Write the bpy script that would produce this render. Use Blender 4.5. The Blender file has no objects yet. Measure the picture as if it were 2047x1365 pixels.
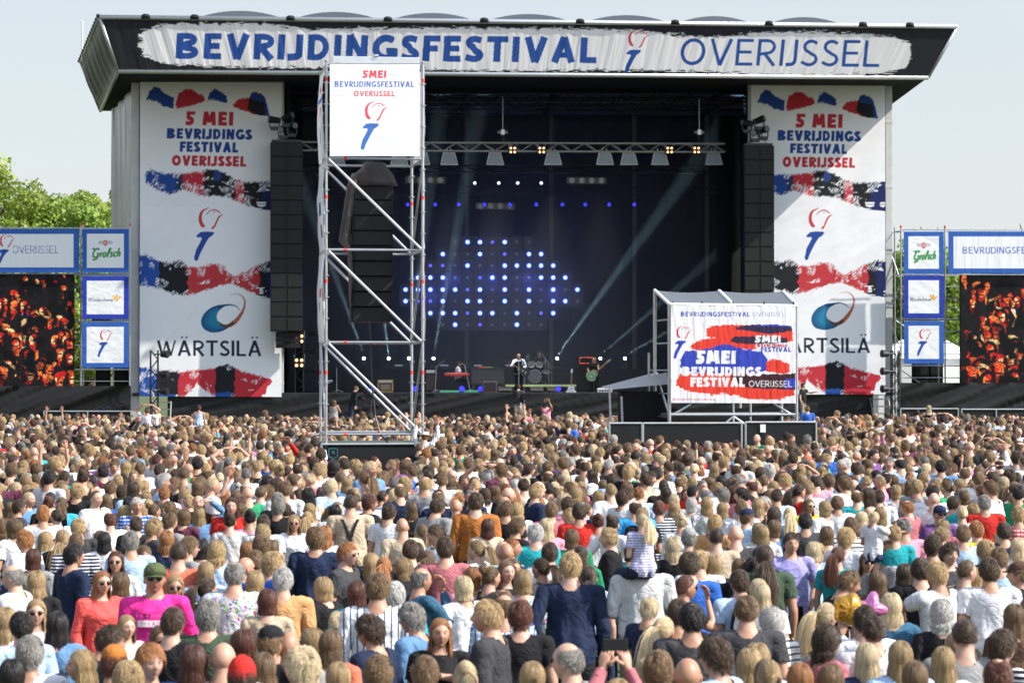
import bpy, bmesh, math, random
import numpy as np
from mathutils import Vector, Matrix
R = math.radians
random.seed(7)
rng = np.random.default_rng(7)
SC = bpy.context.scene
COL = SC.collection

# ---------------------------------------------------------------- camera, sky, sun, exposure
FPX = 5300.0          # focal length in photograph pixels (photo 2047 wide)
CZ = 3.4              # camera height
HY, CX = 740.0, 1023.5
cam_d = bpy.data.cameras.new('camera'); cam = bpy.data.objects.new('camera', cam_d); COL.objects.link(cam)
cam_d.sensor_width = 36.0; cam_d.lens = 36.0 * FPX / 2047.0
cam.location = (0, 0, CZ); cam.rotation_euler = (R(90) + math.atan((HY - 682.5) / FPX), 0, 0)
cam_d.clip_start = 0.5; cam_d.clip_end = 4000
cam_d.dof.use_dof = True; cam_d.dof.focus_distance = 52; cam_d.dof.aperture_fstop = 5.0
SC.camera = cam
SUN = Vector((1.0, -0.30, 0.95)).normalized()      # towards the sun
el = math.asin(SUN.z)
w = bpy.data.worlds.new('World'); SC.world = w; w.use_nodes = True
nt = w.node_tree; bg = nt.nodes['Background']
sky = nt.nodes.new('ShaderNodeTexSky'); sky.sky_type = 'NISHITA'; sky.sun_disc = False
sky.sun_elevation = el; sky.sun_rotation = math.atan2(SUN.x, SUN.y)
sky.air_density = 1.0; sky.dust_density = .6; sky.ozone_density = 1.2; sky.altitude = 0
smx = nt.nodes.new('ShaderNodeMix'); smx.data_type = 'RGBA'; smx.inputs[7].default_value = (4.3, 4.5, 4.6, 1)   # thin high haze whitens the sky
stc = nt.nodes.new('ShaderNodeTexCoord'); ssp = nt.nodes.new('ShaderNodeSeparateXYZ'); smr = nt.nodes.new('ShaderNodeMapRange')
smr.inputs[1].default_value = 0.; smr.inputs[2].default_value = .6; smr.inputs[3].default_value = .88; smr.inputs[4].default_value = .3
nt.links.new(stc.outputs['Generated'], ssp.inputs[0]); nt.links.new(ssp.outputs[2], smr.inputs[0]); nt.links.new(smr.outputs[0], smx.inputs[0])
nt.links.new(sky.outputs[0], smx.inputs[6])
# the hazy sky is brighter on the sun's side (behind and right of the camera)
sdt = nt.nodes.new('ShaderNodeVectorMath'); sdt.operation = 'DOT_PRODUCT'; sdt.inputs[1].default_value = tuple(SUN); nt.links.new(stc.outputs['Generated'], sdt.inputs[0])
sm2 = nt.nodes.new('ShaderNodeMapRange'); sm2.inputs[1].default_value = 0.; sm2.inputs[2].default_value = .9; sm2.inputs[3].default_value = 1.; sm2.inputs[4].default_value = 2.2; nt.links.new(sdt.outputs['Value'], sm2.inputs[0])
ssc = nt.nodes.new('ShaderNodeVectorMath'); ssc.operation = 'SCALE'; nt.links.new(smx.outputs[2], ssc.inputs[0]); nt.links.new(sm2.outputs[0], ssc.inputs['Scale']); nt.links.new(ssc.outputs[0], bg.inputs[0]); bg.inputs[1].default_value = 0.115
sd = bpy.data.lights.new('sun', 'SUN'); so = bpy.data.objects.new('sun', sd); COL.objects.link(so)
sd.energy = 5.0; sd.angle = R(0.53); sd.color = (1, 0.94, 0.84)
so.rotation_euler = SUN.to_track_quat('Z', 'Y').to_euler()
SC.view_settings.view_transform = 'Standard'; SC.view_settings.look = 'None'
SC.view_settings.exposure = 0.62; SC.view_settings.gamma = 1
SC.render.engine = 'CYCLES'
cy = SC.cycles
cy.use_denoising = True; cy.max_bounces = 6; cy.diffuse_bounces = 3; cy.glossy_bounces = 3
cy.transmission_bounces = 4; cy.transparent_max_bounces = 8; cy.volume_bounces = 0
cy.sample_clamp_indirect = 6; cy.use_adaptive_sampling = True
cy.caustics_reflective = False; cy.caustics_refractive = False

# ---------------------------------------------------------------- materials
MAT = {}
def srgb(r, g=None, b=None):
    c = (r, g, b) if g is not None else r
    return tuple(((x / 255) / 12.92 if x / 255 <= .04045 else ((x / 255 + .055) / 1.055) ** 2.4) for x in c)
def mat(name, col=(.5, .5, .5), rough=.6, metal=0., spec=.5, noise=0., nscale=20., bump=0., bscale=60., emit=None, estr=0., sheen=0., trans=0.):
    if name in MAT: return MAT[name]
    m = bpy.data.materials.new(name); m.use_nodes = True; n = m.node_tree; p = n.nodes['Principled BSDF']
    p.inputs['Base Color'].default_value = (*col[:3], 1); p.inputs['Roughness'].default_value = rough
    p.inputs['Metallic'].default_value = metal; p.inputs['Specular IOR Level'].default_value = spec
    if emit is not None:
        p.inputs['Emission Color'].default_value = (*emit, 1); p.inputs['Emission Strength'].default_value = estr
    tc = n.nodes.new('ShaderNodeTexCoord')
    if noise > 0:
        t = n.nodes.new('ShaderNodeTexNoise'); t.inputs['Scale'].default_value = nscale; t.inputs['Detail'].default_value = 5
        mr = n.nodes.new('ShaderNodeMapRange'); mr.inputs[3].default_value = 1 - noise; mr.inputs[4].default_value = 1 + noise
        mx = n.nodes.new('ShaderNodeVectorMath'); mx.operation = 'SCALE'; mx.inputs[0].default_value = col[:3]
        n.links.new(tc.outputs['Object'], t.inputs[0]); n.links.new(t.outputs[0], mr.inputs[0]); n.links.new(mr.outputs[0], mx.inputs['Scale'])
        n.links.new(mx.outputs[0], p.inputs['Base Color'])
    if bump > 0:
        t2 = n.nodes.new('ShaderNodeTexNoise'); t2.inputs['Scale'].default_value = bscale; t2.inputs['Detail'].default_value = 4
        b = n.nodes.new('ShaderNodeBump'); b.inputs['Strength'].default_value = bump; b.inputs['Distance'].default_value = .05
        n.links.new(tc.outputs['Object'], t2.inputs[0]); n.links.new(t2.outputs[0], b.inputs['Height']); n.links.new(b.outputs[0], p.inputs['Normal'])
    if trans > 0:
        tr = n.nodes.new('ShaderNodeBsdfTranslucent'); tr.inputs[0].default_value = (*col[:3], 1)
        ms = n.nodes.new('ShaderNodeMixShader'); ms.inputs[0].default_value = trans
        out = n.nodes['Material Output']
        n.links.new(p.outputs[0], ms.inputs[1]); n.links.new(tr.outputs[0], ms.inputs[2]); n.links.new(ms.outputs[0], out.inputs[0])
    MAT[name] = m; return m
def print_mat(name, rough=.7, trans=0., emit=0., bump=0.):
    """printed cloth / screen: the print is stored as a colour attribute of the sheet"""
    if name in MAT: return MAT[name]
    m = bpy.data.materials.new(name); m.use_nodes = True; n = m.node_tree; p = n.nodes['Principled BSDF']
    a = n.nodes.new('ShaderNodeAttribute'); a.attribute_name = 'print'
    p.inputs['Roughness'].default_value = rough; p.inputs['Specular IOR Level'].default_value = .25
    if emit > 0:
        p.inputs['Base Color'].default_value = (.004, .004, .005, 1); p.inputs['Specular IOR Level'].default_value = .15
        n.links.new(a.outputs['Color'], p.inputs['Emission Color']); p.inputs['Emission Strength'].default_value = emit
    else:
        n.links.new(a.outputs['Color'], p.inputs['Base Color'])
    if bump > 0:
        tc = n.nodes.new('ShaderNodeTexCoord'); t2 = n.nodes.new('ShaderNodeTexNoise'); t2.inputs['Scale'].default_value = 1.2; t2.inputs['Detail'].default_value = 6; t2.inputs['Distortion'].default_value = 1.2
        b = n.nodes.new('ShaderNodeBump'); b.inputs['Strength'].default_value = bump; b.inputs['Distance'].default_value = .035
        n.links.new(tc.outputs['Object'], t2.inputs[0]); n.links.new(t2.outputs[0], b.inputs['Height']); n.links.new(b.outputs[0], p.inputs['Normal'])
    if trans > 0:
        tr = n.nodes.new('ShaderNodeBsdfTranslucent'); n.links.new(a.outputs['Color'], tr.inputs[0])
        ms = n.nodes.new('ShaderNodeMixShader'); ms.inputs[0].default_value = trans
        n.links.new(p.outputs[0], ms.inputs[1]); n.links.new(tr.outputs[0], ms.inputs[2]); n.links.new(ms.outputs[0], n.nodes['Material Output'].inputs[0])
    MAT[name] = m; return m

# ---------------------------------------------------------------- object helpers
def tag(o, label=None, cat=None, group=None, kind=None):
    if label: o['label'] = label
    if cat: o['category'] = cat
    if group: o['group'] = group
    if kind: o['kind'] = kind
    return o
class Frame:
    """a local frame: origin on the ground at depth D, turned by ang; hit() turns a photo pixel into a point on the local plane y = ly"""
    def __init__(s, D, ang, x0=0.):
        s.D, s.a, s.x0 = D, R(ang), x0; s.c, s.s = math.cos(s.a), math.sin(s.a)
    def hit(s, px, py, ly=0.):
        u = (px - CX) / FPX
        t = (ly - s.s * s.x0 + s.c * s.D) / (s.c - s.s * u)
        x = (t * u - s.x0) * s.c + (t - s.D) * s.s
        return Vector((x, ly, CZ - (py - HY) / FPX * t))
    def w(s, p):
        return Vector((s.x0 + p[0] * s.c - p[1] * s.s, s.D + p[0] * s.s + p[1] * s.c, p[2] if len(p) > 2 else 0))
ST = Frame(113.0, 4.5)
def thing(name, label, cat, F=None, base=(0, 0, 0), group=None, kind=None):
    o = bpy.data.objects.new(name, None); COL.objects.link(o); o.empty_display_size = .3
    if F: o.location = F.w(base); o.rotation_euler = (0, 0, F.a)
    else: o.location = base
    o['_b'] = list(base) if F else [0, 0, 0]
    return tag(o, label, cat, group, kind)
def copy_tree(o, parent=None):
    c = o.copy(); COL.objects.link(c); c.parent = parent
    for ch in o.children: copy_tree(ch, c)
    return c
class MB:
    def __init__(s, off=(0, 0, 0)): s.v = []; s.f = []; s.m = []; s.off = Vector(off); s.mi = 0
    def add(s, vs, fs):
        b = len(s.v); s.v += [tuple(Vector(v) - s.off) for v in vs]; s.f += [tuple(i + b for i in f) for f in fs]; s.m += [s.mi] * len(fs); return s
    def box(s, a, b):
        (x0, y0, z0), (x1, y1, z1) = a, b
        return s.add([(x0, y0, z0), (x1, y0, z0), (x1, y1, z0), (x0, y1, z0), (x0, y0, z1), (x1, y0, z1), (x1, y1, z1), (x0, y1, z1)],
                     [(0, 3, 2, 1), (4, 5, 6, 7), (0, 1, 5, 4), (1, 2, 6, 5), (2, 3, 7, 6), (3, 0, 4, 7)])
    def cbox(s, c, d, rz=0., rx=0.):
        M = Matrix.Rotation(rz, 3, 'Z') @ Matrix.Rotation(rx, 3, 'X'); h = [x / 2 for x in d]; c = Vector(c)
        vs = [c + M @ Vector((i * h[0], j * h[1], k * h[2])) for k in (-1, 1) for j, i in ((-1, -1), (-1, 1), (1, 1), (1, -1))]
        return s.add(vs, [(0, 3, 2, 1), (4, 5, 6, 7), (0, 1, 5, 4), (1, 2, 6, 5), (2, 3, 7, 6), (3, 0, 4, 7)])
    def tube(s, a, b, r, r2=None, n=8, cap=True):
        a, b = Vector(a), Vector(b); d = (b - a).normalized(); r2 = r if r2 is None else r2
        u = d.cross(Vector((0, 0, 1)) if abs(d.z) < .95 else Vector((1, 0, 0))).normalized(); v = d.cross(u)
        vs = [p + (u * math.cos(2 * math.pi * i / n) + v * math.sin(2 * math.pi * i / n)) * q for p, q in ((a, r), (b, r2)) for i in range(n)]
        fs = [(i, (i + 1) % n, n + (i + 1) % n, n + i) for i in range(n)]
        if cap: fs += [tuple(range(n))[::-1], tuple(range(n, 2 * n))]
        return s.add(vs, fs)
    def path(s, pts, r, n=6):
        for a, b in zip(pts[:-1], pts[1:]): s.tube(a, b, r, n=n)
        return s
    def ball(s, c, r, n=10, m=6, sc=(1, 1, 1)):
        vs = [(c[0], c[1], c[2] + r * sc[2])]
        for j in range(1, m):
            t = math.pi * j / m
            for i in range(n):
                p = 2 * math.pi * i / n; vs.append((c[0] + r * sc[0] * math.sin(t) * math.cos(p), c[1] + r * sc[1] * math.sin(t) * math.sin(p), c[2] + r * sc[2] * math.cos(t)))
        vs.append((c[0], c[1], c[2] - r * sc[2])); L = len(vs) - 1
        fs = [(0, 1 + i, 1 + (i + 1) % n) for i in range(n)]
        for j in range(m - 2):
            for i in range(n): fs.append((1 + j * n + i, 1 + (j + 1) * n + i, 1 + (j + 1) * n + (i + 1) % n, 1 + j * n + (i + 1) % n))
        fs += [(L, 1 + (m - 2) * n + (i + 1) % n, 1 + (m - 2) * n + i) for i in range(n)]
        return s.add(vs, fs)
    def loft(s, rings, cap=True):
        n = len(rings[0]); vs = [p for r in rings for p in r]; fs = []
        for j in range(len(rings) - 1):
            for i in range(n): fs.append((j * n + i, j * n + (i + 1) % n, (j + 1) * n + (i + 1) % n, (j + 1) * n + i))
        if cap: fs += [tuple(range(n))[::-1], tuple(range((len(rings) - 1) * n, len(rings) * n))]
        return s.add(vs, fs)
    def prism(s, poly, y0, y1):
        """polygon in the xz plane, extruded along y"""
        n = len(poly); vs = [(p[0], y0, p[1]) for p in poly] + [(p[0], y1, p[1]) for p in poly]
        return s.add(vs, [tuple(range(n)), tuple(range(n, 2 * n))[::-1]] + [(i, i + n, (i + 1) % n + n, (i + 1) % n) for i in range(n)])
    def build(s, name, m, parent=None, smooth=False, bevel=0.):
        me = bpy.data.meshes.new(name); me.from_pydata([tuple(v) for v in s.v], [], s.f); me.update()
        for x in (m if isinstance(m, (list, tuple)) else [m]): me.materials.append(x)
        if any(s.m): me.polygons.foreach_set('material_index', s.m)
        bm = bmesh.new(); bm.from_mesh(me); bmesh.ops.recalc_face_normals(bm, faces=bm.faces); bm.to_mesh(me); bm.free()
        if smooth: me.shade_smooth()
        o = bpy.data.objects.new(name, me); COL.objects.link(o); o.parent = parent
        if bevel:
            b = o.modifiers.new('bevel', 'BEVEL'); b.width = bevel; b.segments = 2; b.limit_method = 'ANGLE'
        return o
def T(parent): return MB(parent['_b'] if parent is not None and '_b' in parent.keys() else (0, 0, 0))
def grid_mesh(name, P, m, parent=None, col=None, smooth=True, off=(0, 0, 0)):
    """P: (ny, nx, 3) points; col: (ny, nx, 3) linear colours"""
    ny, nx = P.shape[:2]; me = bpy.data.meshes.new(name)
    me.vertices.add(ny * nx); me.vertices.foreach_set('co', (P.reshape(-1, 3) - np.array(off)).astype(np.float32).ravel())
    i = np.arange(ny * nx).reshape(ny, nx)
    q = np.stack([i[:-1, :-1], i[:-1, 1:], i[1:, 1:], i[1:, :-1]], -1).reshape(-1, 4)
    me.loops.add(q.size); me.loops.foreach_set('vertex_index', q.ravel().astype(np.int32))
    me.polygons.add(len(q)); me.polygons.foreach_set('loop_start', (np.arange(len(q)) * 4).astype(np.int32))
    me.update(calc_edges=True)
    if col is not None:
        a = me.attributes.new('print', 'FLOAT_COLOR', 'POINT')
        c = np.ones((ny * nx, 4), np.float32); c[:, :3] = col.reshape(-1, 3); a.data.foreach_set('color', c.ravel())
    if smooth: me.shade_smooth()
    me.materials.append(m)
    o = bpy.data.objects.new(name, me); COL.objects.link(o); o.parent = parent
    return o

# ---------------------------------------------------------------- painting prints (numpy canvas in photo pixels)
def vnoise(h, w, sy, sx, seed, oct=3):
    r = np.random.default_rng(seed); out = np.zeros((h, w)); amp = 1.; tot = 0
    for _ in range(oct):
        gy, gx = max(2, int(h / sy) + 3), max(2, int(w / sx) + 3); g = r.random((gy, gx))
        y = np.arange(h) / sy; x = np.arange(w) / sx
        y0 = np.minimum(y.astype(int), gy - 2); x0 = np.minimum(x.astype(int), gx - 2)
        fy = np.clip(y - y0, 0, 1)[:, None]; fx = np.clip(x - x0, 0, 1)[None]; fy = fy * fy * (3 - 2 * fy); fx = fx * fx * (3 - 2 * fx)
        a = g[y0][:, x0]; b = g[y0][:, x0 + 1]; c = g[y0 + 1][:, x0]; d = g[y0 + 1][:, x0 + 1]
        out += amp * ((a * (1 - fx) + b * fx) * (1 - fy) + (c * (1 - fx) + d * fx) * fy); tot += amp
        amp *= .55; sy = max(1., sy / 2); sx = max(1., sx / 2)
    return out / tot
class Canvas:
    def __init__(s, x0, y0, x1, y1, ss=3, bg=(.8, .8, .8)):
        s.x0, s.y0, s.ss = x0, y0, ss; s.w, s.h = int((x1 - x0) * ss), int((y1 - y0) * ss)
        s.a = np.empty((s.h, s.w, 3)); s.a[:] = bg
        s.X = x0 + (np.arange(s.w) + .5)[None, :] / ss; s.Y = y0 + (np.arange(s.h) + .5)[:, None] / ss
        s.X = np.broadcast_to(s.X, (s.h, s.w)); s.Y = np.broadcast_to(s.Y, (s.h, s.w))
    def sub(s, x0, y0, x1, y1):
        f = lambda v, o, n: int(min(max((v - o) * s.ss, 0), n))
        return slice(f(y0, s.y0, s.h), f(y1 + 1, s.y0, s.h)), slice(f(x0, s.x0, s.w), f(x1 + 1, s.x0, s.w))
    def put(s, sl, mask, col): s.a[sl][mask] = col
    def poly(s, pts, col):
        xs = [p[0] for p in pts]; ys = [p[1] for p in pts]; sl = s.sub(min(xs) - 1, min(ys) - 1, max(xs) + 1, max(ys) + 1)
        X, Y = s.X[sl], s.Y[sl]
        if X.size == 0: return
        ins = np.zeros(X.shape, bool)
        for (xa, ya), (xb, yb) in zip(pts, pts[1:] + pts[:1]):
            if ya == yb: continue
            ins ^= ((Y < ya) != (Y < yb)) & (X < (xb - xa) * (Y - ya) / (yb - ya) + xa)
        s.put(sl, ins, col)
    def disc(s, x, y, rx, ry, col, rot=0.):
        r = max(rx, ry); sl = s.sub(x - r, y - r, x + r, y + r); X, Y = s.X[sl] - x, s.Y[sl] - y
        c, q = math.cos(rot), math.sin(rot); s.put(sl, ((X * c + Y * q) / rx) ** 2 + ((Y * c - X * q) / ry) ** 2 < 1, col)
    def stroke(s, pts, col, joints=True):
        """pts: (x, y, width); flat ends, round joints"""
        for k, ((xa, ya, wa), (xb, yb, wb)) in enumerate(zip(pts[:-1], pts[1:])):
            dx, dy = xb - xa, yb - ya; L = math.hypot(dx, dy) or 1; nx, ny = -dy / L / 2, dx / L / 2
            s.poly([(xa + nx * wa, ya + ny * wa), (xb + nx * wb, yb + ny * wb), (xb - nx * wb, yb - ny * wb), (xa - nx * wa, ya - ny * wa)], col)
            if joints and k: s.disc(xa, ya, wa / 2, wa / 2, col)
    def rect(s, x0, y0, x1, y1, col): s.a[s.sub(x0, y0, x1 - 1, y1 - 1)] = col
    def brush(s, top, bot, bands, rag=6., seed=1, streak=(5, 1.3), slant=.6, dry=.0):
        """paint swipe between two edge lines with dry bristle edges; bands: (x_end, colour)"""
        xa, xb = top[0][0], top[-1][0]; ya = min(p[1] for p in top) - rag; yb = max(p[1] for p in bot) + rag
        sl = s.sub(xa - rag, ya, xb + rag, yb); X, Y = s.X[sl], s.Y[sl]
        if X.size == 0: return
        t = np.interp(X, [p[0] for p in top], [p[1] for p in top]); b = np.interp(X, [p[0] for p in bot], [p[1] for p in bot])
        d = np.minimum(np.minimum(Y - t, (b - Y)), np.minimum(X - xa, xb - X) * 1.2)
        n = vnoise(*X.shape, streak[0] * s.ss, streak[1] * s.ss, seed, 3)
        n2 = vnoise(*X.shape, 14 * s.ss, 14 * s.ss, seed + 9, 2)
        if slant:
            sh = np.clip((np.arange(X.shape[1])[None, :] + (np.arange(X.shape[0])[:, None] * slant)).astype(int), 0, X.shape[1] - 1) % X.shape[1]
            n = np.take_along_axis(n, sh, 1)
        amt = rag * (.35 + 1.6 * n2)
        m = d > (n - .45) * 2 * amt
        if dry: m &= ~((n > .56) & (n2 > .95 - dry) & (d < 3.2 * rag))
        w = vnoise(*X.shape, 9 * s.ss, 9 * s.ss, seed + 3, 2) * 8 - 4
        lo = np.full(X.shape, -1e9)
        for xe, c in bands:
            mm = m & (X + w >= lo) & (X + w < xe); s.put(sl, mm, c); lo = xe
    def done(s, f=1):
        """average the supersamples down to f samples per photo pixel"""
        k = s.ss // f; h, w = s.h // k * k, s.w // k * k
        return s.a[:h, :w].reshape(h // k, k, w // k, k, 3).mean((1, 3))
def arc(cx, cy, rx, ry, a0, a1, n=12): return [(cx + rx * math.cos(R(a0 + (a1 - a0) * i / n)), cy + ry * math.sin(R(a0 + (a1 - a0) * i / n))) for i in range(n + 1)]
def glyph(ch, t):
    """cap-height 1, y up; list of (points, width) and advance"""
    h = t / 2; g = t * .86; q = g / 2; S = []
    def l(*p, w=t): S.append(([*p], w))
    if ch == 'B':
        l((h, 0), (h, 1)); l(*([(h, 1 - q)] + arc(.36, .745, .22, .255 - q, 90, -90, 8) + [(h, .49)]), w=g); l(*([(h, .49)] + arc(.38, .26, .26, .26 - q, 90, -90, 8) + [(h, q)]), w=g); W = .64 + h
    elif ch == 'E': l((h, 0), (h, 1)); l((h, 1 - q), (.56, 1 - q), w=g); l((h, .51), (.52, .51), w=g); l((h, q), (.58, q), w=g); W = .58
    elif ch == 'F': l((h, 0), (h, 1)); l((h, 1 - q), (.56, 1 - q), w=g); l((h, .5), (.5, .5), w=g); W = .53
    elif ch == 'L': l((h, 0), (h, 1)); l((h, q), (.55, q), w=g); W = .55
    elif ch == 'I': l((h, 0), (h, 1)); W = t
    elif ch == 'J': l(*([(h + .2, 1)] + arc(.2 - .1, .22, .1 + h, .22 - q, 0, -70, 6) + [(-.04, q - .01)])); W = .2 + t
    elif ch == 'T': l((.34, 0), (.34, 1)); l((0, 1 - q), (.68, 1 - q), w=g); W = .68
    elif ch == 'V': l((h * .9, 1), (.38, 0)); l((.76 - h * .9, 1), (.38, 0)); W = .76
    elif ch in 'AÄ':
        l((.39, 1), (h * .9, 0)); l((.39, 1), (.78 - h * .9, 0)); l((.2, .3), (.58, .3), w=g * .9); W = .78
        if ch == 'Ä': l((.2, 1.2), (.32, 1.2), w=.1); l((.46, 1.2), (.58, 1.2), w=.1)
    elif ch == 'N': l((h, 0), (h, 1)); l((.72 - h, 0), (.72 - h, 1)); l((h, 1), (.72 - h, 0), w=g * 1.1); W = .72
    elif ch == 'M': l((h, 0), (h + .08, 1)); l((.9 - h, 0), (.82 - h, 1)); l((h + .1, 1), (.45, .2), w=g); l((.8 - h, 1), (.45, .2), w=g); W = .9
    elif ch == 'W': l((h * .6, 1), (.3, 0)); l((.3, 0), (.52, .95), w=t * .6); l((.52, .95), (.78, 0)); l((.78, 0), (1.04, 1), w=t * .6); W = 1.06
    elif ch == 'D': l((h, 0), (h, 1)); l(*([(h, 1 - q)] + arc(.3, .5, .42 - h, .5 - q, 90, -90, 14) + [(h, q)]), w=g); W = .72
    elif ch == 'O': l(*arc(.42, .5, .42 - h, .5 - q, 0, 372, 26)); W = .84
    elif ch == 'R': l((h, 0), (h, 1)); l(*([(h, 1 - q)] + arc(.32, .71, .24, .29 - q, 90, -90, 8) + [(h, .43)]), w=g); l((.26, .45), (.6, 0)); W = .64
    elif ch == 'G': l(*arc(.44, .5, .44 - h, .5 - q, 48, 330, 20)); l((.76 - h * .4, .08), (.76 - h * .4, .5)); l((.46, .5 - q), (.76, .5 - q), w=g); W = .8
    elif ch == 'S': l(*([(.5, .88 - q * .4)] + arc(.3, .74, .23 - h * .3, .26 - q, 60, 250, 9) + arc(.28, .26, .25 - h * .3, .26 - q, 75, -125, 9) + [(.02, .14 + q * .4)]), w=t * .92); W = .56
    elif ch == '5': l((.03 + h, 1), (.0 + h, .46), w=t * .9); l((.03, 1 - q), (.58, 1 - q), w=g * .9); l(*([(.1, .5)] + arc(.24, .32, .3 - h, .32 - q, 70, -110, 10) + [(-.02, q + .01)]), w=t * .92); W = .56
    elif ch == '.': l((0, .06), (.12, .06), w=.12); W = .12
    elif ch == ' ': W = .28
    else: l((h, 0), (h, 1)); W = .5
    return S, W
def text(cv, s, x0, yb, cap, width, t, col, slant=0., gap=.13, slope=0.):
    gs = [glyph(c, t) for c in s]; tot = sum(g[1] for g in gs) + gap * (len(s) - 1); kx = width / tot; x = 0
    for S, W in gs:
        for pts, wd in S:
            k = wd * (cap * .5 + kx * .5)
            P = [(x0 + (x + px) * kx + py * slant * cap, yb - py * cap + slope * (x + px) * kx, k) for px, py in pts]
            cv.stroke(P, col)
        x += W + gap
def dove(cv, ox, oy, u, red, blue):
    st = lambda L: cv.stroke([(ox + a * u, oy + b * u, max(c * u, .8)) for a, b, c in L], red)
    st([(.85, 0, .05), (.6, .12, .1), (.35, .25, .16), (.2, .5, .23), (.13, .8, .26), (.16, 1.15, .28), (.3, 1.45, .3), (.5, 1.6, .2)])
    st([(.65, .58, .05), (.78, .4, .07), (.95, .27, .08), (1.15, .19, .09), (1.35, .17, .1), (1.6, .28, .11), (1.8, .45, .08)])
    st([(2.02, .55, .04), (1.85, .63, .1), (1.7, .75, .14), (1.6, .93, .15), (1.5, 1.15, .14), (1.35, 1.5, .15), (1.1, 1.75, .17)])
    cv.disc(ox + 1.3 * u, oy + .38 * u, .06 * u, .06 * u, blue)
    P = [(-.2, 2.35), (.15, 2.03), (.6, 1.98), (1.2, 2.0), (1.32, 2.1), (1.1, 2.35), (.85, 2.5), (.5, 3.1), (.1, 3.9), (-.05, 4.35), (-.25, 4.42), (-.38, 4.2), (-.2, 3.5), (.12, 2.9), (.28, 2.55), (.2, 2.45), (-.1, 2.47)]
    cv.poly([(ox + a * u, oy + b * u) for a, b in P], blue)
BLUE, RED, INK, WHITE = (.015, .06, .27), (.5, .03, .045), (.013, .014, .018), (.8, .8, .82)
LBLUE = (.03, .09, .42); LRED = (.65, .045, .045)
# ================================================================= ground
gm = mat('ground_grass', (.07, .085, .03), .95, noise=.5, nscale=3., bump=.6, bscale=30)
g = grid_mesh('ground', np.stack([*np.meshgrid(np.linspace(-900, 900, 40), np.linspace(-60, 2500, 50)), np.zeros((50, 40))], -1), gm)
tag(g, kind='structure')

def sheet(name, F, cv, xl, xr, y0, y1, ly, m, parent=None, slope=0., xs=None, step=1., wrinkle=0., ws=(60, 14), seed=3, den=1, diag=0.):
    """a sheet of cloth whose print is cv; rows run y0..y1 (rectified photo rows), columns xl..xr"""
    fx = lambda v, Y: v(Y) if callable(v) else v
    ny = max(2, int((y1 - y0) / step) + 1); nx = max(2, int((fx(xr, y0) - fx(xl, y0)) / step) + 1)
    Yr = np.linspace(y0, y1, ny)[:, None] * np.ones((1, nx)); t = np.linspace(0, 1, nx)[None, :]
    XL = np.array([fx(xl, y) for y in Yr[:, 0]])[:, None]; XR = np.array([fx(xr, y) for y in Yr[:, 0]])[:, None]
    X = XL + (XR - XL) * t; sx0 = fx(xl, y0); PY = Yr + slope * (X - sx0)
    L = np.array([fx(ly, y) for y in Yr[:, 0]])[:, None] * np.ones_like(X)
    if wrinkle:
        sh, sw = ws[1] / step, ws[0] / step
        n = vnoise(ny, nx, sh, sw, seed, 3)
        if diag:
            k = ((np.arange(nx)[None, :] + (np.arange(ny)[:, None] * diag)).astype(int)) % nx; n = np.take_along_axis(n, k, 1)
        L = L + (n - .5) * wrinkle
    u = (X - CX) / FPX; tt = (L - F.s * F.x0 + F.c * F.D) / (F.c - F.s * u)
    P = np.stack([(tt * u - F.x0) * F.c + (tt - F.D) * F.s, L, CZ - (PY - HY) / FPX * tt], -1)
    c = None
    if cv is not None:
        a = cv.done(den); iy = np.clip(((Yr - cv.y0) * den).astype(int), 0, a.shape[0] - 1); ix = np.clip(((X - cv.x0) * den).astype(int), 0, a.shape[1] - 1); c = a[iy, ix]
    return grid_mesh(name, P[::-1], m, parent, c[::-1] if c is not None else None, off=tuple(parent['_b']) if parent else (0, 0, 0))

M_CLOTH = print_mat('printed_banner_cloth', .75, trans=.12, bump=.25)
M_FASC = print_mat('printed_fascia_cloth', .7, bump=.08)
M_SCREEN = print_mat('led_screen_picture', .5, emit=1.0)
M_BLACK = mat('black_drape', (.012, .013, .015), .85, noise=.2, nscale=2, bump=.5, bscale=1.5, spec=.2)
M_SKIRT = mat('black_skirt_cloth', (.015, .015, .0155), .5, bump=.25, bscale=2.5, spec=.22)
M_SPK = mat('speaker_black', (.008, .008, .009), .6, noise=.2, nscale=30, spec=.25)
M_GRILLE = mat('speaker_grille', (.012, .012, .0115), .6, noise=.25, nscale=120, spec=.25)
M_STEEL = mat('galvanised_steel', (.46, .47, .48), .38, metal=.75, noise=.25, nscale=6)
M_ALU = mat('aluminium', (.62, .63, .64), .35, metal=.7, noise=.15, nscale=5)
M_PILLAR = mat('pillar_paint', (.5, .5, .48), .55, noise=.18, nscale=2.5)
M_DARKM = mat('dark_metal', (.03, .03, .033), .45, metal=.5)
M_TARP = mat('grey_tarpaulin', (.19, .21, .2), .32, noise=.3, nscale=1.2, bump=.35, bscale=2.5, spec=.7)
M_ROOF = mat('roof_membrane', (.11, .13, .16), .35, noise=.15, nscale=1)
M_WHITEP = mat('white_paint', (.75, .75, .73), .4)
M_REDTAPE = mat('red_tape', (.75, .06, .03), .5)

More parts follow.
